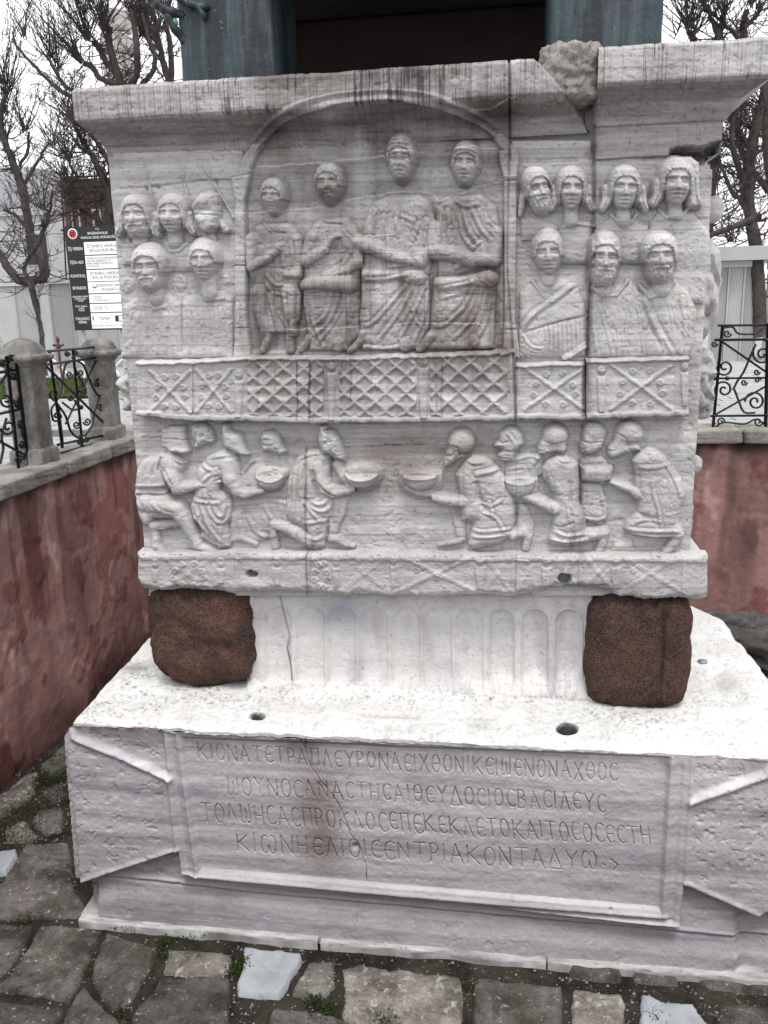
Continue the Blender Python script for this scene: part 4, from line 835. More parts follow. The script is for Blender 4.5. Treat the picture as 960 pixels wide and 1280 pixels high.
F('relief_figure', (334, 528, 444, 690), op, 'foremost kneeling bearer of the left group in a tall pointed cap, one bare foot behind', 56)
F('bowl', (428, 566, 480, 618), lambda f: f.bowl(452.5, 590, 21, 9, 21, 9), 'wide empty bowl held out by the foremost left bearer', 57)

def op(f):
    f.poly(z3((470,440),(540,340),(600,290),(700,300),(790,370),(840,440),(920,600),(925,800),(905,900),(800,970),(610,1012),(562,970),(600,840),(605,805),(520,795),(510,600)), 13, 15, 1)
    f.limb(z3((540,640,48),(460,640,38),(370,625,34),(290,600,28)), [6, 8, 8, 8]); f.limb(z3((900,900,42),(960,880,38),(1000,880,38)), [3, 3, 3]); f.limb([(655, 665, 6), (660, 672, 5.5), (657, 686, 5)], [3, 3, 3])
    f.poly(z3((440,740),(555,780),(552,930),(480,920)), 3, 5, 0); f.groove(z3((460,850),(550,850)), .8, 1); f.limb(z3((530,940,22),(430,960,20),(350,978,14)), [2, 3, 2])
    f.poly(z3((432,150),(430,220),(400,270),(385,340),(395,395),(440,370),(480,340),(540,312),(530,230)), 9, 7, 3); f.ell(*z3((522,190))[0], 16.5, 16, 6, 11, 10)
    f.groove(z3((430,215),(500,235),(515,300)), 1.4, 2.4); f.H += 1.5*(ppoly(f.U, f.V, z3((390,300),(500,260),(530,310),(400,390))) > 0)*fbm(f.U/3, f.V/3, 44, 2); f.groove(z3((405,300),(440,290)), .8, 1.4); f.ridge(z3((432,200),(445,215)), 1, 1.5)
    f.fold(z3((640,430),(760,405),(870,370)), 2.4, 2.6); f.groove(z3((640,500),(650,600),(700,690)), 3.5, 4); f.fold(z3((535,300),(600,345),(700,340)), 2, 1.6)
    f.fur(z3((520,480),(640,480),(640,780),(510,780)), .35); f.fur(z3((640,480),(780,470),(790,640),(700,690),(640,600)), .35)
    for q in (((510,440),(515,620),(520,780)),((840,440),(830,640)),((660,640),(740,670),(830,620)),((700,720),(780,760),(840,860)),((600,850),(700,860),(880,840)),((590,900),(740,900),(890,880)),((730,640),(760,760))): f.fold(z3(*q), 1.8, 1.3)
F('relief_figure', (540, 530, 668, 698), op, 'foremost kneeling bearer of the right group, bearded, in a fleece cloak', 61)
F('bowl', (498, 580, 552, 628), lambda f: f.limb(z3((300,590,24),(200,575,34),(110,540,20)), 6).bowl(525, 593, 22, 4.5, 21, 8), 'shallow bowl held out by the foremost right bearer', 62)
def op(f):
    f.poly(z4((160,290),(300,270),(400,300),(430,420),(360,480),(130,480),(120,400)), 4, 10, 0); f.poly(z4((230,640),(300,680),(350,800),(345,900),(250,940),(200,860)), 4, 9, 0)
    f.poly(z4((80,120),(150,72),(220,78),(268,140),(268,210),(215,262),(190,340),(110,345),(60,290),(95,250),(40,230),(40,205),(75,170)), 11, 8, 2); f.groove(z4((65,175),(110,195),(150,185)), 1.1, 1.8); f.groove(z4((45,245),(200,262)), 1.4, 2.2); f.groove(z4((80,300),(180,320)), .9, 1.2)
    f.fold(z4((130,110),(170,150),(200,200)), 1.6, 1.3); f.limb(z4((380,300,26),(320,380,22)), 2)
    for q in (((200,330),(320,300),(400,330)),((140,400),(260,380)),((330,400),(340,600)),((400,420),(410,600)),((300,440),(310,600))): f.fold(z4(*q), 1.8, 1.2)
F('relief_figure', (614, 528, 684, 684), op, 'bearded bearer behind, second head of the right group', 63)
F('bowl', (628, 590, 672, 630), lambda f: f.bowl(650, 600, 19, 4, 23, 7), 'deep bowl held by the second bearer of the right group', 64)
def op(f):
    f.poly(z4((400,390),(440,330),(520,290),(600,300),(680,350),(692,430),(690,640),(742,760),(738,960),(600,988),(480,972),(453,930),(480,800),(500,740),(490,600),(415,470)), 13, 13, 1)
    f.limb(z4((500,690,50),(430,660,42),(350,630,34),(270,600,28)), [7, 8, 8, 8]); f.limb(z4((690,900,58),(770,890,46),(860,875,44)), [6, 6, 6]); f.limb(z4((880,880,34),(860,950,32),(835,1015,30)), [5, 5, 4])
    f.poly(z4((412,110),(400,175),(368,235),(372,300),(430,298),(500,272),(570,285),(600,200)), 9, 7, 3); f.ell(*z4((507,145))[0], 16, 14, 6, 11, 8); f.groove(z4((420,190),(500,210),(570,190)), 1.2, 2.2); f.ell(*z4((560,235))[0], 4, 5, 9, 3)
    f.H += 1.3*(ppoly(f.U, f.V, z4((380,250),(480,200),(520,270),(390,300))) > 0)*fbm(f.U/3, f.V/3, 44, 2); f.groove(z4((380,265),(420,255)), .8, 1.4)
    f.fur(z4((480,460),(690,450),(690,680),(600,700),(560,780),(510,700)), .35); f.groove(z4((610,500),(615,640)), 3, 2.5); f.groove(z4((500,820),(560,825),(640,790)), 1.2, 1.8)
    f.fold(z4((345,350),(390,310),(430,300)), 1.6, 1.6)
    for q in (((470,470),(478,600),(495,720)),((470,860),(600,890),(730,870)),((470,920),(600,940),(740,920)),((590,620),(600,760)),((500,850),(560,880)),((520,300),(560,330),(640,330)),((400,420),(440,520))): f.fold(z4(*q), 1.8, 1.3)
F('relief_figure', (646, 526, 768, 698), op, 'middle kneeling bearer of the right group, smooth cap, back leg stretched out', 65)
def op(f):
    f.poly(z4((690,330),(740,300),(850,300),(900,340),(900,380),(690,380)), 5, 8, 1); f.poly(z4((690,500),(850,510),(885,600),(902,690),(892,780),(850,822),(760,800),(690,770)), 6, 9, 1)
    f.poly(z4((705,110),(700,165),(682,230),(700,282),(770,290),(850,250),(880,180),(860,120)), 9, 8, 2); f.ell(*z4((800,118))[0], 15, 12, 4, 9, 20); f.groove(z4((700,180),(760,200),(840,190)), 1.2, 2); f.H += 1.0*(f.V > 556)*(f.H > 3)*fbm(f.U/3, f.V/3, 44, 2)
    for q in (((700,760),(800,780),(890,760)),((760,540),(750,700)),((850,540),(870,700))): f.fold(z4(*q), 1.8, 1.2)
F('relief_figure', (720, 526, 766, 662), op, 'bearer behind with a smooth head, fourth of the right group', 66)
F('bowl', (722, 576, 770, 608), lambda f: f.poly(z4((690,370),(930,368),(942,400),(930,480),(850,500),(700,482)), 10, 8, 5).ridge(z4((695,375),(930,372)), 1.6, 1.4), 'broad flat dish carried at the right, seen edge on', 67)
def op(f):
    f.poly(zz((295,330),(350,270),(420,228),(500,250),(600,360),(680,480),(707,590),(670,700),(655,830),(560,865),(500,850),(340,740),(340,600),(320,560),(318,430)), 13, 14, 1)
    f.poly(zz((340,715),(260,790),(243,850),(300,900),(450,925),(620,915),(690,870),(650,790),(500,780)), 11, 8, 2)
    f.limb(zz((345,590,40),(290,550,28),(220,530,22),(140,495,15)), [7, 7, 7, 7]); f.limb(zz((630,860,48),(650,890,42),(620,950,36),(560,1025,30)), [6, 6, 5, 4])
    f.poly(zz((182,110),(160,190),(118,235),(118,290),(150,325),(240,290),(300,270),(370,260),(350,200)), 9, 7, 3); f.ell(*zz((285,125))[0], 17.5, 14.5, 6, 11, 5); f.groove(zz((180,125),(250,160),(275,215)), 1.3, 2.2); f.groove(zz((125,260),(170,255)), .8, 1.4)
    f.groove(zz((280,250),(320,270),(360,270)), 1.2, 2); f.fur(zz((325,440),(450,430),(440,700),(340,700)), .35); f.fur(zz((450,450),(660,440),(690,620),(560,760),(470,640)), .35)
    f.fold(zz((330,380),(460,380),(590,360)), 2, 1.2); f.groove(zz((340,720),(410,740)), 1.2, 3)
    for q in (((330,400),(330,600)),((455,460),(450,560),(490,700),(510,820)),((280,850),(450,860),(640,860)),((300,880),(480,900),(640,900)),((540,340),(620,480),(660,600)),((300,800),(400,770),(500,790))): f.fold(zz(*q), 1.9, 1.3)
F('relief_figure', (756, 524, 864, 698), op, 'last kneeling bearer at the right end, hunched, knee pulled under him', 68)
F('worn_knee', (760, 672, 798, 692), lambda f: f.poly([(762, 690), (768, 680), (790, 674), (795, 690)], 4, 6, 0), 'low worn knee stump beside the last bearer', 69)

# ================================================================== figures on the two narrow sides, seen in profile past the edges
def sidefig(name, pts_r, mat=ML, lab=None):
    o = tubes(name, pts_r, mat, block, 8); me = o.data
    a = me.color_attributes.new('tint', 'FLOAT_COLOR', 'POINT'); a.data.foreach_set('color', np.ones(len(me.vertices)*4, np.float32)); 
    if lab: o['label'] = lab
    return o
def sball(name, u, v, y, r, seed, lab=None, sc=(1, 1, 1.2)):
    c = onY(u, v, y); o = blob(name, c, (r*sc[0], r*sc[1], r*sc[2]), ML, block, seed, 2.2, .10, 4, 20, True)
    if lab: o['label'] = lab
    return o
def sslab(name, u0, u1, v0, v1, side, seed, lab=None, yd=.06, sq=5):
    if side > 0: x1 = float(onY(u1, (v0+v1)/2, .2)[0]); x0 = XR-.25
    else: x0 = float(onY(u0, (v0+v1)/2, .2)[0]); x1 = XL+.25
    z1_, z0_ = float(onY(u0, v0, .15)[2]), float(onY(u0, v1, .15)[2])
    o = blob(name, ((x0+x1)/2, yd+1.6, (z0_+z1_)/2), ((x1-x0)/2, 1.6, (z1_-z0_)/2), ML, block, seed, sq, .05, 5, 40, True)
    if lab: o['label'] = lab
sball('side_figure_head', 891, 262, .20, .060, 1, 'small head jutting from the right side near the top')
sslab('side_figure_body', 880, 914, 283, 440, 1, 2, 'draped figure seen edge on along the right side', .10, 4)
sslab('side_balustrade', 880, 897, 436, 530, 1, 13, None, .12, 9)
sball('side_figure_head', 868, 580, .16, .045, 3, 'small head jutting from the right side lower down')
sslab('side_figure_body', 860, 879, 602, 692, 1, 4, None, .14, 4)
sslab('side_figure_body', 149, 170, 434, 472, -1, 5, 'rounded shoulder jutting from the left side', .08, 4)
sslab('side_balustrade', 147, 170, 466, 517, -1, 6, None, .12, 9)
bxr = box('side_podium_band', XR-.01, XR+.075, .0, YB, float(onY(880, 752, 0)[2])+.01, float(onY(880, 690, 0)[2]), ML, block, .02)
bxl = box('side_podium_band', XL-.03, XL+.01, .0, YB, float(onY(175, 738, 0)[2])+.01, float(onY(175, 692, 0)[2]), ML, block, .02)
for o in (bxr, bxl, *[c for c in block.children if c.name.startswith(('block_body', 'block_top'))]):
    me = o.data
    if 'tint' not in me.color_attributes:
        a = me.color_attributes.new('tint', 'FLOAT_COLOR', 'POINT'); a.data.foreach_set('color', np.ones(len(me.vertices)*4, np.float32))
# ================================================================== fluted plinth and granite cubes
YP = 0.07
flt = tag(empty('fluted_plinth', (-.6, .1, 1.45)), 'short white marble plinth with shallow round-topped flutes between the two granite cubes', 'plinth')
st = .8
U, V = np.meshgrid(np.arange(309, 744, st), np.arange(738, 876, st), indexing='ij')
H = np.zeros(U.shape)
cen = [(627.5, 37), (669, 39), (710.5, 39), (588, 39), (548, 40), (508, 40), (468, 40), (428, 40), (389, 40), (349, 36)]
amp = {627.5: 1, 669: 1, 710.5: 1}
for c, w in cen:
    k = amp.get(c, .62); hw = w/2-2.6; top = 768+(c-670)*.012; dd = np.where(V < top+hw*.55, np.hypot(U-c, (V-top-hw*.55)*1.05), np.abs(U-c)); fade = 1-sstep(836, 862, V+5*fbm(U/14, U*0, 4, 3))
    r = dd/hw; H += k*fade*(-8*np.sqrt(np.clip(1-r**2, 0, 1))+1.6*np.exp(-((r-1.0)/.10)**2)-1.0*np.exp(-((dd-hw-2.4)/.8)**2))
low = sstep(842, 868, V+4*fbm(U/20, U*0, 9, 3)); H += 10*low**2+low*1.5*fbm(U/2.2, V/5, 55, 3)
H += .8*fbm(U/20, V/14, 5, 4)+.4*fbm(U/4, V/4, 6, 3)
crp = [(350, 745), (354, 770), (361, 798), (358, 812), (363, 835), (367, 868)]
H -= 2.5*np.exp(-(pline(U, V, crp)/1.3)**2)
H -= 5*(1-sstep(0, 4, np.minimum(U-309, 743-U)))
P = onY(U, V, YP); P[..., 1] = YP-H*MPP; one = np.ones(P.shape)
cr = np.exp(-(pline(U, V, crp)/.9)**2)*(.5+.5*sstep(800, 815, V)); T = one*(1-.85*cr[..., None]); T *= 1-.25*(low*sstep(0, .4, fbm(U/4, V/8, 12, 4)))[..., None]
T *= 1-.20*sstep(.0, .5, fbm((U-1*V*.1)/30, V/60, 61, 4))[..., None]*np.array((.9, 1, .85)); blue = np.exp(-((U-425)/30)**2-((V-765)/18)**2)*.35; T *= 1-blue[..., None]*np.array((1.1, 1, .7))
grid_mesh('fluted_face', P, None, MAT['plinth'], flt, T)
px0, px1 = float(onY(309, 850, YP)[0]), float(onY(742, 850, YP)[0]); zb = 1.451
box('plinth_core', px0+.012, px1-.012, YP+.10, 3.3, zb-.02, ZB+.09, MAT['plinth'], flt)

for (u0, u1, vt, vb, lab, sd) in ((184, 316, 742, 858, 'rough red-brown granite cube under the left corner of the carved block', 3), (733, 866, 748, 880, 'smoother dark brown granite cube under the right corner of the carved block', 8)):
    yf = -.06; a = onY((u0+u1)/2, vt, yf); yf = -.09; yq = yf+.15; a = onY((u0+u1)/2, vt, yq); w = (onY(u1, (vt+vb)/2, yq)-onY(u0, (vt+vb)/2, yq))[0]; zt_ = ZB+.015; h = zt_-zb+.02
    o = blob('granite_cube', (float(a[0]), yf+w*.5, zb+h/2-.01), (w/2*1.0, w/2, h/2*1.04), MAT['granite'], None, sd, 5.5 if sd == 8 else 4.2, .05 if sd == 8 else .09, 2.6, 60, taper=.06 if sd == 8 else .15)
    tag(o, lab, 'granite block', 'granite cubes between pedestal and base')
for (u0, u1, yy, lab) in ((330, 420, 2.4, 'granite cube hidden under the left rear corner'), ):
    pass

# ================================================================== inscribed base
MI, MTp = MAT['inscr'], MAT['top']
YF = float(onZ(500, 927, zb)[1])             # front plane of the base
base = tag(empty('inscribed_base', (-.5, YF, 0)), 'broad marble base with a four-line Greek inscription in a winged panel, bleached white on top', 'inscribed base')
st = .9
U, V = np.meshgrid(np.arange(66, 1040, st), np.arange(895, 1190+60, st), indexing='ij')
mpp = float((onY(501, 1000, YF)-onY(500, 1000, YF))[0])
ztop = zb-.01
H = np.zeros(U.shape)
n = fbm(U/10, V/10, 71, 4)
fbL = [(93, 1107), (222, 1064), (226, 1092), (245, 1097), (850, 1160), (855, 1107), (948, 1147), (1040, 1100)]
lowr = ppoly(U, V, [(60, 1300), (60, 1112)]+fbL+[(1040, 1300)])      # cut-back zone below the panel
# ansae
aL = ppoly(U, V, [(78, 908), (204, 908), (212, 972), (96, 924)]); H -= 4.5*sstep(-2, 4, aL)
rd = lambda pts, w, h: h*np.exp(-(pline(U, V, pts)/w)**2)
H += rd([(92, 922), (150, 945), (212, 974)], 4, 5); H += rd([(98, 1103), (222, 1062)], 3, 2.2)
H += rd([(864, 1002), (915, 985), (1040, 938)], 4.5, 5)+rd([(858, 1104), (948, 1144)], 3, 2.2)
H -= 3.0*sstep(-2, 3, ppoly(U, V, [(866, 940), (1040, 946), (1040, 930), (1040, 934), (866, 998)]))
# frame ridges
for q, w, h in (([(204, 915), (224, 1094)], 2.2, 2.6), ([(221, 916), (246, 1094)], 2.6, 3.2), ([(213, 916), (236, 1094)], 3.0, -1.6), ([(866, 945), (852, 1158)], 2.4, 2.6), ([(840, 946), (829, 1143)], 2.6, 3.2), ([(852, 945), (840, 1150)], 4.0, -2.2),
                ([(228, 1093), (540, 1122), (832, 1146)], 3.0, 3.4), ([(250, 1102), (540, 1132), (850, 1158)], 2.6, 2.6), ([(235, 1098), (540, 1127), (840, 1152)], 2.0, -2.0)): H += rd(q, w, h)
ip = ppoly(U, V, [(226, 921), (838, 946), (827, 1140), (248, 1090)]); H -= 5*sstep(-1, 4, ip)
H -= 14*sstep(-1.5, 3.0, lowr+.6*n)
# lower zone: fine ledges and the bulge back to the foot
L1 = [(120, 1100), (190, 1106), (300, 1120), (860, 1172), (1040, 1190)]; lz = sstep(0, 5, lowr)
H += lz*(rd(L1, 2.2, 2.6)-rd([(p[0], p[1]+4) for p in L1], 1.5, 1.4)); H += lz*6*sstep(0, 34, V-np.interp(U, [p[0] for p in L1], [p[1] for p in L1]))
H += 1.5*sstep(.25, .5, fbm(U/16, V/16, 72, 4))*-1*lz*.5
# worn upper lip
lip = np.interp(U, [66, 200, 215, 340, 640, 850, 960, 1040], [911, 911, 917, 921, 934, 943, 950, 955])+3.0*fbm(U/22, U*0, 73, 4)
lp = 1-sstep(-2, 4, V-lip+2); H += 4.5*lp*(U > 196)+lp*(3.5*fbm(U/9, V/5, 74, 4))
H -= 16*(1-sstep(0, 16, V-(lip-16)))**2*1.0; H = np.where((U < 100), H-6*(1-sstep(78, 98, U))*(1-sstep(905, 945, V)), H); lip = lip
# left edge wear, right lower corner broken off
eL = np.interp(V, [895, 1107, 1112, 1150, 1300], [74, 92, 110, 112, 120]); H -= 14*(1-sstep(0, 9, U-eL-3*fbm(V/16, V*0, 75, 4)))
H -= 10*sstep(0, 14, U-918+3*fbm(V/14, V*0, 76, 3))*(V > 1150)
H += .9*fbm(U/28, V/16, 77, 4)+.45*n+.3*fbm(U/3.5, V/3.5, 78, 3)+sstep(.2, .45, fbm(U/9, V/7, 79, 4))*-1.0*((U < 205) | (U > 866))*(V < 1110)
crk1 = [(373, 918), (381, 942), (388, 962), (405, 985), (420, 1004), (430, 1025), (437, 1044), (448, 1062), (457, 1085), (458, 1105)]; crk2 = [(383, 915), (380, 938)]; crk3 = [(455, 1120), (446, 1140), (442, 1170)]
DK = np.zeros(U.shape)
for q, w, s_ in ((crk1, .6, .6), (crk2, 1.0, .7), (crk3, .5, .3)): g = (.25+vn(U/9, V/9, 31))* np.exp(-((pline(U+1.2*fbm(U/7, V/7, 3, 3), V, q))/w)**2); H -= 1.6*g; DK = np.maximum(DK, g*s_)
H -= 5*np.exp(-((U-443)/3.5)**2-((V-1061)/3)**2); H -= 4*np.exp(-((U-763)/1.8)**2-((V-1137)/1.8)**2); [None for _ in (0,)]
for (a, b) in ((875, 1028), (883, 1040), (890, 1043)): H -= 2.5*np.exp(-((U-a)/3)**2-((V-b)/2.4)**2)
def base_tint(U, V):
    T = np.ones(U.shape+(3,)); n1 = fbm(U/60, V/40, 81, 4)
    def mul(m, c):
        nonlocal T; T = T*(1-np.clip(m, 0, 1)[..., None]*(1-np.array(c)))
    br = np.exp(-((U-(384+(V-940)*.12))/(26+8*n1))**2)*sstep(915, 930, V)*(1-sstep(1050, 1130, V)); mul(br*(.85+.9*n1), (.60, .52, .49))
    mul(np.exp(-((U-420)/14)**2)*sstep(920, 940, V)*(1-sstep(1000, 1080, V))*.35, (.75, .72, .75))
    bands = sstep(.1, .5, fbm(U/220+V/400, (V-U*.075)/9, 83, 4)); mul(bands*.65, (.70, .68, .735)); b2 = sstep(.2, .45, fbm(U/150+V/300+4, (V-U*.085)/4, 86, 4)); mul(b2*.5, (.78, .75, .80)); mul(sstep(.1, .5, fbm(U/40, V/30, 87, 5))*.5, (.82, .79, .83))
    mul((1-sstep(915, 945, V))*(U < 206)*sstep(-.3, .5, n1)*.9, (.45, .43, .43)); mul(sstep(0, .5, fbm(U/12, V/12, 84, 4))*((U < 206) | (U > 866))*.35, (.80, .78, .80))
    mul(((U < 240) & (V > 1110))*sstep(-.2, .5, n1)*.4, (.7, .68, .72))
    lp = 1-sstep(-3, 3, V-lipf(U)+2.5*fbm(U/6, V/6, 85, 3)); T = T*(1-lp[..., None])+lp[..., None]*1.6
    rt = (rdf(U, V, [(92, 922), (150, 945), (212, 974)], 4)+rdf(U, V, [(864, 1002), (915, 985), (1040, 938)], 4)); T = T*(1+.15*np.clip(rt, 0, 1)[..., None])  # light on the wing ridges painted in as a brighter tint
    ft = np.clip(rdf(U, V, [(250, 1101), (540, 1130), (850, 1157)], 3.4)*.5, 0, 1); T = T*(1+.08*ft[..., None])  # bottom frame ridge brightened in the same way
    return T
lipf = lambda U: np.interp(U, [66, 200, 215, 340, 640, 850, 960, 1040], [911, 911, 917, 921, 934, 943, 950, 955])
rdf = lambda U, V, pts, w: np.exp(-(pline(U, V, pts)/w)**2)
P = onY(U, V, YF); P[..., 1] = YF-H*mpp; inside = (P[..., 2] < zb-.002) & (U > eL-3) & (V > np.interp(U, [66, 76, 84, 110], [935, 925, 914, 900]))
xR = float(onZ(960, 955, zb)[0])+.75; brk = (P[..., 2] > -.02)
P[..., 2] = np.minimum(P[..., 2], zb-.004+np.clip(-H*mpp, 0, .2)*0)
rest = ~((ip > 3) & (U > 200) & (U < 860))
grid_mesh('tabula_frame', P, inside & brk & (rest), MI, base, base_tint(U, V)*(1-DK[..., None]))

# --- the letters, cut as V grooves
GL = {
 'K': ([[(0,0),(0,1)],[(.62,.05),(.02,.55)],[(.12,.48),(.7,1)]], .72), 'I': ([[(0,0),(0,1)]], .12), 'N': ([[(0,1),(0,0)],[(0,0),(.62,1)],[(.62,1),(.62,0)]], .68),
 'A': ([[(.30,.0),(0,1)],[(.25,0),(.68,1)],[(.04,.62),(.5,.62)]], .70), 'T': ([[(-.02,0),(.66,0)],[(.32,0),(.32,1)]], .66), 'P': ([[(0,0),(0,1)]], .5),
 'Π': ([[(-.06,0),(.66,0)],[(.04,0),(.04,1)],[(.56,0),(.56,1)]], .66), 'Λ': ([[(.26,0),(0,1)],[(.22,0),(.6,1)]], .64), 'Y': ([[(0,0),(.32,.5)],[(.66,0),(.32,.5)],[(.32,.5),(.32,1)]], .66),
 'X': ([[(0,0),(.64,1)],[(.62,0),(0,1)]], .66), 'H': ([[(0,0),(0,1)],[(.56,0),(.56,1)],[(0,.5),(.56,.5)]], .62), 'Δ': ([[(.34,0),(0,1)],[(.30,0),(.72,1)],[(0,1),(.72,1)]], .74), '>': ([[(0,.35),(.45,.65)],[(.45,.65),(.1,1)]], .5), '-': ([[(0,.62),(.16,.66)]], .2)}
def arc(cx, cy, rx, ry, a0, a1, n=12): return [(cx+rx*math.cos(math.radians(t)), cy+ry*math.sin(math.radians(t))) for t in np.linspace(a0, a1, n)]
GL['O'] = ([arc(.3, .5, .3, .5, 0, 360, 18)], .62); GL['Θ'] = ([arc(.3, .5, .3, .5, 0, 360, 18), [(.02, .5), (.58, .5)]], .62); GL['C'] = ([arc(.34, .5, .34, .5, 50, 310)], .50)
GL['E'] = ([arc(.34, .5, .34, .5, 50, 310), [(.02, .5), (.45, .5)]], .50); GL['P'] = ([[(0, 0), (0, 1)], [(0, .02)]+arc(.18, .27, .26, .26, -80, 90, 9)+[(0, .55)]], .5)
GL['B'] = ([[(0, 0), (0, 1)], [(0, 0)]+arc(.16, .24, .24, .23, -80, 90, 8)+[(0, .47)], [(0, .47)]+arc(.2, .74, .3, .26, -80, 90, 8)+[(0, 1)]], .56)
GL['ω'] = ([arc(.22, .5, .22, .5, -60, -240, 10)[::-1], arc(.22, .55, .22, .45, 0, 170, 8), arc(.66, .55, .22, .45, 0, 170, 8), arc(.66, .5, .22, .5, -110, 10, 8)], .92)
GL['M'] = ([[(.06, 0), (0, .9)]+[(.1, 1), (.28, .96), (.36, .7)], [(.36, .25), (.38, .85), (.5, 1), (.64, .9)], [(.66, 0), (.66, 1)]], .74)
LN = [("KIONATETPAΠΛEYPONAEIXΘONIKEIMENONAXΘOC", (245, 932), (247, 953), (771, 958), (771, 980)), ("MOYNOCANACTHCAIΘEYΔOCIOCBACIΛEYC", (282, 974), (284, 995), (756, 996), (757, 1018)),
      ("TOΛMHCACΠPOKΛOCEΠEKEKΛETOKAITOCOCECTH", (249, 1006), (252, 1029), (812, 1037), (815, 1060)), ("KIωNHEΛIOICENTPIAKONTAΔYω->", (294, 1045), (296, 1067), (774, 1070), (775, 1093))]
st = .62
U, V = np.meshgrid(np.arange(222, 846, st), np.arange(916, 1150, st), indexing='ij')
ip = ppoly(U, V, [(226, 921), (838, 946), (827, 1140), (248, 1090)])
Hi = -5.0+.9*fbm(U/28, V/16, 77, 4)+.45*fbm(U/10, V/10, 71, 4)+.25*fbm(U/3.5, V/3.5, 78, 3)
for q in ([(204, 915), (224, 1094)], ): pass
G = np.zeros(U.shape)
rl = random.Random(4)
for txt, a, b, c, d in LN:
    tot = sum(GL[ch][1]+.30 for ch in txt)-.30; x = 0; lw = math.dist(a, c)
    for ch in txt:
        strokes, w = GL[ch]; jy, js = rl.uniform(-.05, .05), rl.uniform(.94, 1.06)
        for s_ in strokes:
            pts = []
            for (gx, gy) in s_:
                k = (x+gx*js)/tot; gy2 = gy*js+jy; tp = (a[0]+(c[0]-a[0])*k, a[1]+(c[1]-a[1])*k); bt = (b[0]+(d[0]-b[0])*k, b[1]+(d[1]-b[1])*k); pts.append((tp[0]+(bt[0]-tp[0])*gy2, tp[1]+(bt[1]-tp[1])*gy2))
            x0, x1 = min(p[0] for p in pts)-3, max(p[0] for p in pts)+3; y0, y1 = min(p[1] for p in pts)-3, max(p[1] for p in pts)+3
            i0, i1 = int(max(0, (x0-222)/st)), int((x1-222)/st)+1; j0, j1 = int(max(0, (y0-916)/st)), int((y1-916)/st)+1
            sub = (slice(i0, i1), slice(j0, j1)); dd = pline(U[sub], V[sub], pts); G[sub] = np.maximum(G[sub], np.clip(1-dd/1.05, 0, 1))
        x += w+.30
Hi -= 2.5*G*(.45+1.0*vn(U/9, V/9, 5))
DKi = np.zeros(U.shape)
for q, w, s_ in ((crk1, .6, .6), (crk2, 1.0, .7)): g = (.25+vn(U/9, V/9, 31))* np.exp(-((pline(U+1.2*fbm(U/7, V/7, 3, 3), V, q))/w)**2); Hi -= 1.6*g; DKi = np.maximum(DKi, g*s_)
Hi -= 6*np.exp(-((U-443)/3.5)**2-((V-1061)/3)**2)
Hi += 5.0*(1-sstep(-1, 4, ip))
P = onY(U, V, YF); P[..., 1] = YF-Hi*mpp
Ti = base_tint(U, V)*(1-DKi[..., None])*(1-(.22*G*(.2+1.4*vn(U/13, V/13, 6)))[..., None])       # grime settled in the cut letters
grid_mesh('inscription_panel', P, (ip > 1.5), MI, base, Ti)

# --- body, top, foot
xl = float(onZ(80, 912, zb)[0]); xr = 2.05
outl = [(xl+.03, YF+.14), (2.0, YF+.14), (1.66, .5), (1.60, 1.60), (1.42, 1.95), (1.22, 2.4), (1.12, 4.2), (xl-.10, 4.2), (xl-.12, 1.2)]
bo = prism('base_core', outl, .0, zb-.16, MI, base)
me = bo.data; a = me.color_attributes.new('tint', 'FLOAT_COLOR', 'POINT'); a.data.foreach_set('color', np.ones(len(me.vertices)*4, np.float32))
nx, ny = 520, 420
tt = np.linspace(0, 1, nx)[:, None]; yy = (YF+.055)+(4.2-YF)*np.linspace(0, 1, ny)[None, :]**1.35
lx = np.interp(yy[0], [YF-.1, YF+.1, .2, .86, 1.5, 4.2], [xl+.02, xl-.01, xl-.06, xl-.10, xl-.12, xl-.12])+.02*fbm(yy[0]*5, yy[0]*0, 91, 3)
rx = np.interp(yy[0], [YF-.1, .5, .65, 1.65, 1.96, 2.4, 4.2], [2.06, 1.72, 1.70, 1.66, 1.49, 1.30, 1.2])+.03*fbm(yy[0]*4, yy[0]*0, 92, 3)
rx = np.where(yy[0] < .45, np.interp(yy[0], [YF-.1, .45], [2.06, 1.74]), rx)
X = lx[None]+(rx-lx)[None]*tt; Yg = np.broadcast_to(yy, X.shape).copy(); e = np.minimum(np.minimum(X-lx[None], rx[None]-X), (Yg-(YF+.055)))
uu, vv = toPix(np.stack([X, Yg, X*0+zb], -1))
Yg[:, :3] += (.022*fbm(X[:, :3]*6, X[:, :3]*0, 191, 5)); Zg = zb-.006*(1-sstep(0, .05, Yg-YF-.06))*(1+2*fbm(X*8, X*0, 192, 4))+.006*fbm(X*5, Yg*5, 93, 4)+.003*fbm(X*30, Yg*30, 94, 3)-.018*(1-sstep(0, .10, e+.03*fbm(X*9, Yg*9, 95, 3)))**2
def hole(cu, cv, ru, rv, dep): 
    global Zg; r = np.hypot((uu-cu)/ru, (vv-cv)/rv)+.06*fbm(uu/5, vv/5, 96, 2); Zg = Zg-dep*(1-sstep(.75, 1.08, r)); return 1-sstep(1.0, 1.14, r)
DH = hole(322, 895, 9, 5, .10)+hole(709, 911, 13, 7.5, .10)  # shade inside the two sockets is put into the tint
Zg -= .012*np.exp(-(pline(uu, vv, [(454, 893), (522, 895)])/3.2)**2); Zg -= .03*np.exp(-(pline(uu, vv, [(900, 845), (920, 868)])/12)**2)
Zg -= .006*np.exp(-(pline(uu, vv, [(368, 868), (362, 885), (352, 912)])/1.2)**2)
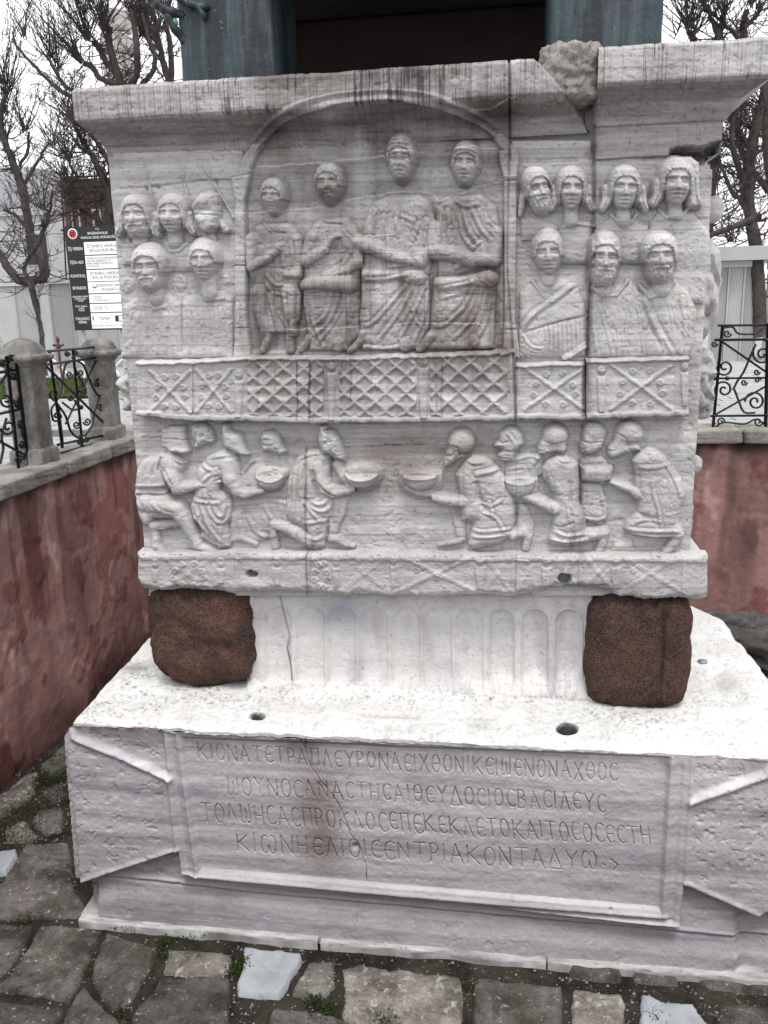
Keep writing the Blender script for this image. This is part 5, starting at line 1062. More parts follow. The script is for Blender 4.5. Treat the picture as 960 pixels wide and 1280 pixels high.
ch = 1-sstep(866, 884, vv+3*fbm(uu/12, vv*0, 9, 3)); ch *= ((uu > 309) & (uu < 744)); Zg += .006*ch*fbm(uu/3.2, vv/3.2, 97, 3)+.05*ch*np.clip((884-vv)/40, 0, 1)
T = np.ones(X.shape+(3,)); sp = sstep(.05, .4, fbm(uu/2.5, vv/2.0, 98, 4)+.3*fbm(uu/30, vv/12, 99, 3)-.12)
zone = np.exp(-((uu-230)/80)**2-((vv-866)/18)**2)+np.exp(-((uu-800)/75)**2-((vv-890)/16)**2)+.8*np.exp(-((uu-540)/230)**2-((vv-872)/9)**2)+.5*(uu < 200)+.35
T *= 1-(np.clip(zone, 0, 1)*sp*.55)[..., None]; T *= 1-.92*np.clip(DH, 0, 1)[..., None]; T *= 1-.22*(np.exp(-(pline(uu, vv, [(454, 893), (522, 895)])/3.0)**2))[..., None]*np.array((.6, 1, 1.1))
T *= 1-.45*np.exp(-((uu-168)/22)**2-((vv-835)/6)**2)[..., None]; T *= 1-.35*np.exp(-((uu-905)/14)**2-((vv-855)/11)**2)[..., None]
T *= 1-.10*sstep(.0, .4, fbm(uu/60, vv/18, 100, 4))[..., None]*np.array((.9, 1, 1.05)); gd = sstep(.30, .45, fbm(uu/9, vv/5, 105, 5)+.3*np.clip(zone, 0, 1)); T *= 1-.10*gd[..., None]
Pg = np.stack([X, Yg, Zg], -1)
# drop a skirt all round so the slab has edges
def ring(A, f): return A
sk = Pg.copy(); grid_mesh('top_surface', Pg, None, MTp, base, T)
def skirt(line, col, drop=.12, name='worn_edge'):
    L = np.asarray(line); lo = L.copy(); lo[:, 2] -= drop; mid = L.copy(); mid[:, 2] -= drop*.5; A = np.stack([L, mid, lo], 1); grid_mesh(name, A, None, MTp, base, np.ones(A.shape)*col)
skirt(Pg[0, :], .85, 1.2); skirt(Pg[-1, ::-1], .95, 1.2); skirt(Pg[::-1, 0], .9, .02)
# right flank below the top, front foot slab
F0 = onY(np.array([108., 400, 640, 960, 1060]), np.array([1149., 1183, 1206, 1236, 1246]), YF+.02)
zf1 = float(F0[:, 2].mean()); 
def slab(name, u0, u1, seed, dz=0.0):
    us = np.arange(u0, u1, 2.0); k = []
    va = np.interp(us, [66, 108, 400, 640, 960, 1080], [1144, 1149, 1181, 1205, 1236, 1247]); ra = np.array([(0.0, .06), (-.001, .03), (-.02, .004), (-.05, 0), (-.058, -.01), (-.062, -.04), (-.064, -.30)])
    A = onY(us, va, YF+.10)
    Pn = np.zeros((len(us), len(ra), 3)); x0 = A[:, 0]
    for j, (dy, dz_) in enumerate(ra): Pn[:, j, 0] = x0; Pn[:, j, 1] = YF+.055+dy*.9-.012*fbm(x0*6, x0*0+j*.4, seed, 4); Pn[:, j, 2] = .030+dz+dz_*.5+.008*fbm(x0*9, x0*0+j, seed+3, 4)
    Pn[:, 0, 1] = YF+.3; return grid_mesh(name, Pn, None, MTp, base, np.ones(Pn.shape)*(.62+.5*fbm(x0[:, None]*7+np.arange(7)*.6, x0[:, None]*0+np.arange(7)*1.3, 3, 4))[:, :, None])
slab('foot_slab', 108, 404, 101); slab('foot_slab', 405.5, 682, 102, -.012); slab('foot_slab', 683.5, 1050, 103, -.005)
# metal dowel set into the top
c = onZ(878, 828, zb); bm = bmesh.new(); bmesh.ops.create_cone(bm, cap_ends=True, segments=20, radius1=.034, radius2=.032, depth=.012, matrix=Matrix.Translation((c[0], c[1], zb+.006)))
bm_obj('metal_dowel', bm, simple('dull_lead', (.28, .28, .30), .5, .5, .4), base, True)
# ================================================================== bronze cubes, obelisk and its added core
ob = tag(empty('obelisk', (-.67, 1.8, 5.13)), 'dark granite obelisk with an added core that keeps the gap between the bronze blocks black', 'obelisk')
box('obelisk_gap_core', -1.75, .70, 1.35, 3.2, 5.135, 5.90, MAT['shade'], ob, .03)  # core added to block the sky behind the gap and keep it black
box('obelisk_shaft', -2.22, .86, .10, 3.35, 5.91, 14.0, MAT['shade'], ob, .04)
for (u0, u1, y0, lab) in ((222, 341, .17, 'left blue-green bronze block with a twisted bracket on its side'), (684, 829, .17, 'right blue-green bronze block, wider, beside the broken cornice')):
    x0, x1 = float(onY(u0, 50, y0)[0]), float(onY(u1, 50, y0)[0])
    t = tag(empty('bronze_block', (x0, y0, 5.13)), lab, 'bronze block', 'bronze blocks under the obelisk')
    nx = 60; a = np.linspace(0, 1, nx); b = np.linspace(0, 1, 50)
    o = blob('bronze_body', ((x0+x1)/2, y0+.32, 5.505), ((x1-x0)/2, .32, .385), MAT['bronze'], t, 5, 16.0, .012, 5, 50)
    if u0 < 300:
        for q, r in (([(188, -6), (196, 4), (205, 11), (214, 15), (226, 16)], .032), ([(203, 9), (210, 20), (217, 34), (226, 50)], .026), ([(222, -4), (236, 4), (252, 8), (262, 6)], .022), ([(246, 6), (253, 16), (255, 28)], .018)):
            L = onY([p[0] for p in q], [p[1] for p in q], y0-.03); L[-1, 1] += .05; tubes('bronze_bracket', [(smooth_line(L, 5), np.linspace(r, r*.8, len(smooth_line(L, 5)))+.004*np.sin(np.arange(len(smooth_line(L, 5)))*1.3))], MAT['bronze'], t, 8)
        bs = onY(218, 28, y0-.02); blob('bronze_knob', bs, (.022, .022, .026), simple('verdigris', (.10, .30, .26), .7, .3, .2), t, 2, 2.0, .1, 3, 12)
for (x, lab) in ((-2.0, 'left rear bronze block half hidden in shade'), (.35, 'right rear bronze block half hidden in shade')):
    blob_o = blob('bronze_block', (x+.15, 2.75, 5.505), (.33, .32, .385), MAT['bronze'], None, 6, 16.0, .012, 5, 24); tag(blob_o, lab, 'bronze block', 'bronze blocks under the obelisk')

# ================================================================== the pit: floor of old stones
floor = tag(empty('pit_floor', (0, 0, 0)), 'sunken floor of worn irregular stone slabs with mossy joints', kind='structure')
del floor['label']
a, b = np.meshgrid(np.linspace(-4.8, 3.4, 160), np.linspace(-4.1, 5.0, 160), indexing='ij')
grid_mesh('joint_soil', np.stack([a, b, -.035+.018*fbm(a*7, b*7, 120, 4)], -1), None, MAT['soil'], floor)
def stone(name, pts, seed, mat=MAT['paving'], parent=floor, ztop=0.0, cell=.02, lumpy=.010, px=True, edge=.03):
    W = np.array([onZ(p[0], p[1], 0)[:2] for p in pts]) if px else np.array(pts)
    lo, hi = W.min(0)-.05, W.max(0)+.05; nx = max(8, int((hi[0]-lo[0])/cell)); ny = max(8, int((hi[1]-lo[1])/cell))
    A, B = np.meshgrid(np.linspace(lo[0], hi[0], nx), np.linspace(lo[1], hi[1], ny), indexing='ij')
    d = ppoly(A, B, [tuple(p) for p in W])-.004+.022*fbm(A*9, B*9, seed, 4)
    e = np.clip(d/edge, 0, 1); Zs = ztop-.06*(1-np.sqrt(np.maximum(1-(1-e)**3, 0)))+lumpy*fbm(A*4, B*4, seed+1, 4)*1.6+.004*fbm(A*22, B*22, seed+2, 3)-.010*sstep(.25, .5, fbm(A*7, B*7, seed+5, 4))
    Zs = np.where(d < 0, ztop-.075+d*2, Zs); return grid_mesh(name, np.stack([A, B, Zs], -1), d > -.02, mat, parent)
TR = [[(0,1103),(32,1051),(88,1051),(94,1100),(111,1141),(98,1145),(-60,1147),(-60,1103)], [(-70,1155),(42,1152),(30,1180),(6,1216),(-70,1230)], [(48,1153),(124,1160),(112,1198),(87,1248),(-20,1235),(8,1220),(35,1182)],
      [(132,1162),(200,1180),(190,1213),(163,1250),(153,1266),(128,1252),(110,1216),(116,1202)], [(104,1222),(118,1240),(149,1272),(156,1330),(40,1330),(86,1258)], [(-70,1240),(83,1256),(50,1330),(-70,1330)],
      [(206,1181),(240,1183),(292,1190),(292,1210),(250,1222),(202,1214)], [(200,1219),(290,1216),(290,1246),(285,1330),(160,1330),(163,1272),(170,1258),(190,1232)], [(425,1207),(452,1201),(500,1208),(576,1217),(583,1235),(576,1330),(490,1330),(425,1272),(430,1235)],
      [(591,1220),(704,1230),(705,1330),(590,1330)], [(714,1231),(780,1239),(784,1330),(712,1330)], [(896,1247),(1010,1262),(1010,1330),(890,1330)], [(385,1200),(418,1200),(420,1230),(404,1250),(384,1244),(362,1240)], [(340,1258),(400,1262),(482,1290),(480,1330),(330,1330)],
      [(44,1012),(72,1005),(82,1010),(80,1036),(55,1042),(38,1026)], [(2,1036),(30,1022),(50,1040),(38,1049),(4,1051)], [(-10,1000),(30,968),(50,962),(42,992),(20,1008),(-10,1028)], [(50,958),(78,932),(92,925),(84,960),(62,968)], [(50,990),(62,980),(80,975),(82,1000),(60,1003)]]
for i, q in enumerate(TR):
    light = i in (6, 8, 10, 12, 15, 16)
    stone('paving_stone', q, 200+i*7, MAT['paving'] if not light else MAT['paving2'], floor, random.uniform(-.012, .012), .016)
allp = TR+[[(300, 1183), (384, 1191), (354, 1248), (294, 1244)], [(798, 1238), (830, 1250), (872, 1255), (890, 1284), (798, 1286)], [(-60, 1070), (22, 1060), (24, 1068), (8, 1092), (-60, 1100)]]
rr = random.Random(11); y = -3.9; row = 0
while y < 4.45:
    hgt = rr.uniform(.30, .46); x = -4.5+rr.uniform(0, .3)
    while x < 2.7:
        w = rr.uniform(.34, .62); q = [(x+rr.uniform(.0, .05), y+rr.uniform(0, .05)), (x+w-rr.uniform(.02, .06), y+rr.uniform(0, .06)), (x+w-rr.uniform(.02, .06), y+hgt-rr.uniform(.02, .07)), (x+rr.uniform(0, .05), y+hgt-rr.uniform(.02, .07))]
        inbase = (x+w*.5 > xl+.1 and y+hgt*.5 > YF+.12 and x+w*.5 < 2.0 and y < 4.0)
        us, vs = toPix(np.array([(p[0], p[1], 0) for p in q]+[(x+w/2, y+hgt/2, 0)]))
        clash = any((ppoly(us, vs, t) > -9).any() for t in allp) or any((ppoly(np.array([t_[0] for t_ in t]), np.array([t_[1] for t_ in t]), list(zip(us[:4], vs[:4]))) > 0).any() for t in allp)
        if not inbase and not clash: stone('paving_stone', q, 900+row, MAT['paving'], floor, rr.uniform(-.015, .012), .035, .012, False)
        x += w; row += 1
    y += hgt
for q, s_, lab in (([(304, 1184), (381, 1192), (352, 1246), (296, 1242)], 1, 'flat bluish white marble fragment lying before the inscribed base'), ([(800, 1240), (830, 1252), (868, 1255), (886, 1282), (850, 1310), (800, 1310)], 2, 'pale jagged marble fragment at the bottom right'), ([(-60, 1070), (20, 1062), (22, 1068), (8, 1090), (-60, 1100)], 3, 'small white marble piece at the left edge of the floor')):
    o = stone('marble_fragment', q, 500+s_, MAT['whitefrag'], None, .014, .012, .003, True, .012); tag(o, lab, 'marble fragment', 'marble fragments on the pit floor')
for i, (u, v, r, sc) in enumerate([(932, 800, .42, (1, .8, .55)), (948, 850, .30, (1, .8, .5)), (905, 785, .26, (1.1, .7, .6))]):
    c = onZ(u, v, .32); c = onY(u, v, 3.7-.7*i*0); o = blob('rubble_boulder', (c[0]+.05, 3.7-(.6 if i == 1 else 0), max(.12, c[2]-.0)), (r*sc[0], r*sc[1], r*sc[2]), old_stone('dark_rubble_stone', (.13, .12, .12), (.06, .055, .055), mossy=.3, lichen=.6) if i == 0 else bpy.data.materials['dark_rubble_stone'], None, 40+i, 4, .22, 2.2, 30)
    tag(o, ['large dark weathered boulder between the base and the back wall', 'lower flat boulder right of the big dark one', 'small boulder partly behind the white base edge'][i], 'boulder', 'boulders behind the base')
# moss and tiny weeds in the joints
mv, mq = [], []
rm = np.random.default_rng(21)
spots = [(303, 1203, .07, 260), (296, 1212, .06, 140), (408, 1262, .09, 260), (395, 1250, .05, 120), (60, 972, .28, 900), (35, 1010, .25, 500), (70, 950, .15, 300), (15, 1045, .2, 260), (88, 1000, .1, 200), (205, 1190, .08, 120), (480, 1283, .1, 160), (150, 1262, .04, 60), (110, 1215, .03, 40), (205, 1175, .05, 60), (820, 1270, .08, 100), (585, 1230, .04, 60), (165, 1155, .1, 90), (30, 1150, .12, 90), (240, 1176, .1, 90)]
for (u, v, r, n) in spots:
    c = onZ(u, v, 0)
    for _ in range(int(n*1.6)):
        p = np.array([c[0], c[1], 0])+np.append(rm.normal(0, r*.5, 2), 0); p[2] = rm.uniform(-.03, .018); s_ = rm.uniform(.004, .011); d1 = rm.normal(0, 1, 3); d1[2] = abs(d1[2]); d1 /= np.linalg.norm(d1); d2 = np.cross(d1, rm.normal(0, 1, 3)); d2 /= np.linalg.norm(d2)
        k = len(mv); mv += [p-d2*s_*.5, p+d2*s_*.5, p+d1*s_*1.6+d2*s_*.3, p+d1*s_*1.6-d2*s_*.3]; mq.append((k, k+1, k+2, k+3))
tag(mesh_np('moss_in_joints', mv, mq, MAT['moss'], None, False), 'dark green moss and tiny weeds growing in the floor joints', 'moss', kind='stuff')

gv_, gq_ = [], []
for _ in range(2600):
    u, v = rm.uniform(-10, 970), rm.uniform(1120, 1290); 
    if rm.uniform() < .25: u, v = rm.uniform(-10, 100), rm.uniform(930, 1130)
    if v < 1150+(u-100)*.105 and u > 95: continue
    c = onZ(u, v, 0); s_ = abs(rm.normal(0, .0045))+.0015; k = len(gv_); z0 = rm.uniform(-.03, .004)
    gv_ += [(c[0]-s_, c[1]-s_*.6, z0), (c[0]+s_, c[1]-s_*.4, z0), (c[0], c[1]+s_, z0), (c[0]+s_*.2, c[1], z0+s_*1.4)]; gq_ += [(k, k+1, k+3), (k+1, k+2, k+3), (k+2, k, k+3)]
tag(mesh_np('grit', gv_, gq_, MAT['patch'], None, False), 'pale crumbs of stone and grit scattered over the pit floor', 'grit', kind='stuff')
# ================================================================== retaining walls
XW, YW, ZC = -4.33, 4.5, 2.44
def wallface(name, axis, a0, a1, z0, z1, c, parent, res=.02, flip=False):
    A, Z_ = np.meshgrid(np.arange(a0, a1+res, res), np.arange(z0, z1+res, res), indexing='ij')
    n1 = fbm(A*1.1, Z_*1.2, 130, 6); fl = sstep(.06, .12, n1+.25*fbm(A*5, Z_*5, 131, 4)); n2 = fbm(A*2.2+9, Z_*1.9, 132, 5); f2 = sstep(.16, .20, n2)
    h = .009*fl+.007*f2+.018*fbm(A*.9, Z_*.9, 133, 3)+.010*fbm(A*6, Z_*6, 134, 5)
    P = np.stack([c+h if axis == 0 else A, A if axis == 0 else c-h, Z_], -1)
    T = np.ones(A.shape+(3,)); T *= (1-.22*fl)[..., None]; T *= 1-.38*f2[..., None]*np.array((.6, 1, 1))
    st_ = sstep(.12, .4, fbm(A*4.2, Z_*.35, 135, 3)+.15*fbm(A*14, Z_*3, 136, 3))*sstep(.4, 1.6, Z_); T *= 1-(.45*st_)[..., None]
    tp = sstep(z1-.22, z1-.02, Z_+.12*fbm(A*5, Z_*0, 137, 3)); T *= 1-.75*tp[..., None]; bt = 1-sstep(.0, .45, Z_+.2*fbm(A*3, Z_*0, 138, 3)); T *= 1-.55*bt[..., None]  # darker below the top edge and towards the foot
    T *= (.62 if axis == 1 else 1.0)  # back wall dimmed in colour, as the less brightly lit one
    pale = sstep(.28, .42, fbm(A*3.3, Z_*2.6, 139, 5)); T = T*(1+.35*pale[..., None]*np.array((1, 1.5, 1.5)))
    return grid_mesh(name, P, None, MAT['plaster'], parent, T, flip)
wl = tag(empty('retaining_wall', (XW, 1, 0)), 'tall red-plastered retaining wall with peeling patches along the left of the pit', 'retaining wall', 'walls of the pit')
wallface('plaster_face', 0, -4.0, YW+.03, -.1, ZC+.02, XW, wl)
box('wall_core', XW-.5, XW-.03, -4.0, YW+.6, -.1, ZC, MAT['coping'], wl)
wb = tag(empty('retaining_wall', (-.5, YW, 0)), 'red-plastered retaining wall behind the monument, darker towards its foot', 'retaining wall', 'walls of the pit')
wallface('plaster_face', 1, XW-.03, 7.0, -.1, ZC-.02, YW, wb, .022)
box('wall_core', XW, 7.0, YW+.03, YW+.5, -.1, ZC-.02, MAT['coping'], wb)
XE = 4.6
we = tag(empty('retaining_wall', (XE, 1, 0)), 'red-plastered retaining wall closing the pit on the right, outside the photo', 'retaining wall', 'walls of the pit')
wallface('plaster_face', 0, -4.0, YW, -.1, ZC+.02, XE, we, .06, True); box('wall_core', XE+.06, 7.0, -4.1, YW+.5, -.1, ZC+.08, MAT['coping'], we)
wf = tag(empty('retaining_wall', (0, -4.05, 0)), 'low wall under the spot the photo was taken from', 'retaining wall', 'walls of the pit')
box('wall_core', XW-.4, 7.0, -4.6, -4.05, -.1, ZC+.06, MAT['coping'], wf)
yy_ = -4.0; k = 0
while yy_ < YW+.1:
    L = rr.uniform(.85, 1.35); y1 = min(yy_+L, YW+.5)
    o = blob('coping_stone', (XW-.16, (yy_+y1)/2, ZC+.065), (.29+.012*rr.uniform(-1, 1), (y1-yy_)/2-.002, .075), MAT['coping'], wl, 300+k, 14, .018, 4, 34); yy_ = y1; k += 1
xx_ = XW+.16
while xx_ < 7:
    L = rr.uniform(.9, 1.4); blob('coping_stone', (xx_+L/2, YW+.16, ZC+.05), (L/2-.002, .29, .075), MAT['coping'], wb, 330+k, 14, .018, 4, 30); xx_ += L; k += 1
ZF = ZC+.145
# posts
def post(x, y, z0, hs, lab, w=.125, seed=0):
    t = tag(empty('fence_post', (x, y, z0)), lab, 'fence post', 'stone fence posts on the coping')
    def sq(name, prof, e=9.0, sd=0, n=40):
        th = np.linspace(0, 2*np.pi, 4*n+1); P = []
        for (r, z, ee) in prof:
            q = (np.abs(np.cos(th))**ee+np.abs(np.sin(th))**ee)**(-1/ee); nzz = 1+.03*fbm(np.cos(th)*4+z*3, np.sin(th)*4+z*9, sd, 3); P.append(np.stack([x+r*np.cos(th)*q*nzz, y+r*np.sin(th)*q*nzz, th*0+z0+z], -1))
        return grid_mesh(name, np.array(P), None, MAT['post'], t, flip=True)
    sq('post_base', [(w+.035, 0, 14), (w+.035, .11, 14), (w+.028, .13, 14), (w+.005, .15, 14)], sd=seed)
    zs = np.linspace(.15, hs, 14); sq('post_shaft', [(w, z, 14) for z in zs], sd=seed+1)
    sq('post_cap', [(w, hs, 14), (w+.02, hs+.01, 14), (w+.028, hs+.04, 14), (w+.07, hs+.06, 14), (w+.075, hs+.10, 14), (w+.05, hs+.11, 10)]+[((w+.035)*math.cos(a), hs+.11+.15*math.sin(a), 2.2+5*(1-a/1.57)**2) for a in np.linspace(0, 1.5, 10)]+[(.004, hs+.261, 2)], sd=seed+2)
    return t
post(-4.50, 2.32, ZF-.01, .90, 'nearer square stone fence post with a domed cap', .135, 5)
post(-4.50, 3.83, ZF-.01, .86, 'farther stone fence post, just left of the pedestal', .125, 9)
# wrought iron panels
def ipl(axis, c, pts, sm=0):
    L = on(axis, [p[0] for p in pts], [p[1] for p in pts], c); return smooth_line(L, sm) if sm else L
def spiral(u, v, r, a0, turns, sgn, n=26):
    return [(u+r*(1-.85*t)*math.cos(a0+sgn*t*turns*6.283), v+r*(1-.85*t)*math.sin(a0+sgn*t*turns*6.283)) for t in np.linspace(0, 1, n)]
def ironset(t, axis, c, items, k=6):
    for nm, pts, r, sm in items:
        L = ipl(axis, c, pts, sm); tubes(nm, [(L, r*1.25)], MAT['iron'], t, k)
fp = tag(empty('iron_fence_panel', tuple(onX(95, 560, -4.48))), 'black scrolled iron fence panel between the two stone posts', 'iron fence', 'wrought iron fence panels')
R1 = .011
it = [('rail', [(60, 439), (118, 434)], R1, 0), ('rail', [(57, 456), (120, 447)], R1, 0), ('rail', [(72, 556), (131, 544)], R1, 0), ('rail', [(76, 566), (128, 552)], .009, 0), ('stile', [(119, 430), (137, 540)], .014, 0), ('stile', [(125, 431), (142, 541)], .011, 0), ('stile', [(62, 440), (78, 560)], .012, 0),
      ('bar', [(91, 437), (103, 556)], .011, 0), ('brace', [(57, 457), (136, 535)], .011, 0), ('brace', [(82, 530), (121, 449)], .009, 0), ('bar', [(73, 505), (79, 556)], .008, 0),
      ('scroll', [(92, 450), (82, 456), (79, 470), (76, 490), (70, 501)]+spiral(68, 492, 7, 1.6, 1.1, 1)[2:], .010, 4), ('scroll', [(94, 450), (104, 456), (110, 470), (117, 486), (124, 495)]+spiral(122, 480, 8, 1.2, 1.1, -1)[2:], .010, 4),
      ('scroll', [(70, 503), (82, 520), (88, 538), (97, 547), (104, 545)], .010, 4), ('scroll', [(124, 496), (118, 515), (115, 532), (106, 545)], .010, 4), ('scroll', [(78, 503), (90, 512), (98, 510), (93, 500)], .009, 4), ('scroll', [(70, 503), (64, 512), (66, 524)]+spiral(71, 520, 7, 2.4, 1.2, -1), .009, 3), ('scroll', [(92, 455), (98, 470), (104, 480)]+spiral(100, 485, 5, -1, 1.1, 1), .009, 3)]
for (u, v, r, a, s) in ((87, 468, 4.5, 0, 1), (100, 466, 4.5, 3, -1), (88, 497, 4, 0, 1), (104, 488, 4, 3, -1), (96, 531, 5, 0, 1), (109, 527, 5, 3, -1), (58, 448, 4, 0, 1), (124, 477, 5, 0, -1), (126, 510, 5, 3, 1), (100, 552, 4, 0, 1), (108, 549, 4, 3, -1), (84, 442, 3.5, 0, 1), (94, 441, 3.5, 3, -1)): it.append(('scroll', spiral(u, v, r, a, 1.4, s), .008, 0))
ironset(fp, 0, -4.48, it)
for (u, v, r) in ((92, 447, .022), (97, 488, .024), (101, 509, .026), (100, 546, .022), (103, 557, .022)): blob('collar', onX(u, v, -4.48), (r, r, r), MAT['iron'], fp, 1, 2.2, .05, 3, 8)
fp = tag(empty('iron_fence_panel', tuple(onX(15, 590, -4.48))), 'black scrolled iron fence panel cut by the left edge of the photo', 'iron fence', 'wrought iron fence panels')
it = [('stile', [(8, 445), (24, 590)], .012, 0), ('stile', [(19, 443), (36, 584)], .013, 0), ('rail', [(-90, 480), (22, 462)], R1, 0), ('rail', [(-90, 628), (36, 582)], R1, 0), ('rail', [(-90, 640), (20, 596)], .009, 0), ('brace', [(-60, 520), (30, 568)], .011, 0), ('brace', [(-60, 560), (14, 460)], .010, 0), ('rail', [(-60, 530), (24, 512)], .010, 0)]
for (u, v, r, a, s) in ((8, 500, 10, 0, 1), (10, 534, 10, 3, -1), (17, 470, 5, 0, 1), (23, 505, 5, 1, 1), (25, 530, 5, 2, -1), (28, 555, 5, 0, 1), (24, 575, 6, 0, -1), (14, 448, 5, 2, 1), (-20, 520, 12, 0, 1), (3, 453, 5, 0, 1)): it.append(('scroll', spiral(u, v, r, a, 1.4, s), .009, 0))
it += [('scroll', [(0, 580), (4, 560), (2, 545), (8, 523)], .010, 4), ('scroll', [(24, 470), (27, 485), (22, 500), (29, 518), (27, 540), (33, 556), (30, 575)], .009, 4)]
ironset(fp, 0, -4.48, it)
YR = YW+.15
fp = tag(empty('iron_fence_panel', tuple(onY(925, 537, YR))), 'black scrolled iron fence panel on the back wall at the right edge', 'iron fence', 'wrought iron fence panels')
it = [('rail', [(897, 407), (1080, 405)], R1, 0), ('rail', [(893, 425), (1080, 423)], .013, 0), ('rail', [(888, 473), (1080, 471)], .010, 0), ('rail', [(888, 520), (1080, 518)], R1, 0), ('rail', [(886, 537), (1080, 535)], .012, 0), ('stile', [(903, 408), (891, 537)], .013, 0), ('stile', [(960, 404), (957, 536)], .016, 0),
      ('brace', [(901, 426), (959, 466)], .010, 0), ('brace', [(891, 520), (959, 482)], .010, 0), ('scroll', [(903, 410), (916, 409), (923, 417), (944, 417), (954, 410)], .009, 4), ('scroll', [(893, 535), (905, 528), (930, 530), (945, 524), (955, 530)], .009, 4),
      ('scroll', spiral(906, 459, 12, -2.5, 1.5, -1), .010, 0), ('scroll', spiral(905, 487, 12, 2.5, 1.5, 1), .010, 0), ('scroll', spiral(944, 502, 13, 3.1, 1.6, 1)+[], .010, 0), ('scroll', spiral(953, 443, 12, 3.4, 1.6, -1), .010, 0), ('scroll', [(916, 488), (922, 476), (930, 464), (938, 445), (945, 430)], .010, 4), ('scroll', [(918, 487), (923, 500), (930, 515), (944, 516)], .010, 4)]
for (u, v, r, a, s) in ((909, 417, 5, 0, 1), (901, 527, 5, 0, -1), (948, 527, 6, 0, 1), (893, 430, 4, 0, 1), (893, 462, 4, 0, 1), (946, 465, 4, 0, 1), (947, 475, 4, 0, -1), (930, 478, 4, 0, 1)): it.append(('scroll', spiral(u, v, r, a, 1.3, s), .008, 0))
ironset(fp, 1, YR, it)
for (u, v) in ((902, 425), (909, 473), (893, 473), (958, 425), (958, 519), (892, 520)): blob('collar', onY(u, v, YR), (.024, .024, .024), MAT['iron'], fp, 1, 2.2, .05, 3, 8)
# ================================================================== the square beyond the pit
ZG = 2.50
g = mesh_np('ground', [(-900, YW+.45, ZG-.03), (900, YW+.45, ZG-.03), (900, 1800, ZG-.03), (-900, 1800, ZG-.03), (-900, -300, ZG-.03), (XW-.45, -300, ZG-.03), (XW-.45, YW+.45, ZG-.03), (7.0, YW+.45, ZG-.03), (7.0, -300, ZG-.03), (900, -300, ZG-.03), (XW-.45, -4.1, ZG-.03), (7.0, -4.1, ZG-.03)],
            [(0, 1, 2, 3), (4, 5, 6, 0), (8, 9, 1, 7), (5, 8, 11, 10)], MAT['plaza'], None, False); g['kind'] = 'structure'
pv, pq = [], []
def quad(x0, x1, y0, y1, z):
    k = len(pv); pv.extend([(x0, y0, z), (x1, y0, z), (x1, y1, z), (x0, y1, z), (x0+.0, y0, z-.02), (x1, y0, z-.02)]); pq.extend([(k, k+1, k+2, k+3), (k+4, k+5, k+1, k)])
rp = random.Random(5)
for j in range(64):
    y0 = YW+.6+j*.30
    x = -16+rp.uniform(0, .6)
    while x < 12:
        w = rp.uniform(.9, 1.3); quad(x, x+w-.02, y0, y0+.27, ZG+rp.uniform(-.002, .002)); x += w
for j in range(20):
    y0 = -1.5+j*.30; x = -11+rp.uniform(0, .6)
    while x < XW-.6:
        w = min(rp.uniform(.9, 1.3), XW-.5-x); quad(x, x+w-.02, y0, y0+.27, ZG+rp.uniform(-.002, .002)); x += w
pj = mesh_np('plaza_paving_slabs', pv, pq, MAT['plaza'], None, False); pj['kind'] = 'structure'
pj2 = mesh_np('paving_joint_bed', [(-16, YW+.5, ZG-.012), (12, YW+.5, ZG-.012), (12, 24, ZG-.012), (-16, 24, ZG-.012), (-11, -1.5, ZG-.012), (XW-.46, -1.5, ZG-.012), (XW-.46, YW+.5, ZG-.012), (-11, YW+.5, ZG-.012)], [(0, 1, 2, 3), (4, 5, 6, 7)], MAT['joint'], None, False); pj2['kind'] = 'structure'
A, B = np.meshgrid(np.linspace(-22, -4.8, 200), np.linspace(8.9, 13.2, 90), indexing='ij')
lw = grid_mesh('lawn', np.stack([A, B, ZG+.03+.03*fbm(A*9, B*9, 140, 3)], -1), None, MAT['lawn'], None); lw['kind'] = 'structure'
gv, gq = [], []; rg = np.random.default_rng(8)
for _ in range(5000):
    p = np.array([rg.uniform(-14, -5), rg.uniform(8.9, 13.2), ZG+.03]); a = rg.uniform(0, 6.28); h = rg.uniform(.04, .10); d = np.array([math.cos(a), math.sin(a), 0])*.008; k = len(gv); l = np.append(rg.normal(0, .02, 2), h); gv += [p-d, p+d, p+l]; gq.append((k, k+1, k+2))
tag(mesh_np('grass', gv, gq, MAT['lawn'], None, False), 'short green grass blades on the lawn strip seen through the fence', 'grass', kind='stuff')
hf = []
for j in range(16):
    x0 = -16+j*.62; y0 = 13.6; hf.append(([(x0+.9*t, y0+.02*j*0, ZG+.0+.42*math.sin(math.pi*t)) for t in np.linspace(0, 1, 12)], .02))
hp = tag(empty('hoop_fence', (-11, 13.6, ZG)), 'low white overlapping hoop fence along the far edge of the lawn', 'hoop fence')
wm = simple('white_painted_metal', (.8, .8, .8), .5, .4, var=.05, bump=0)
for P_ in hf: tubes('hoop', [P_], wm, hp, 6)

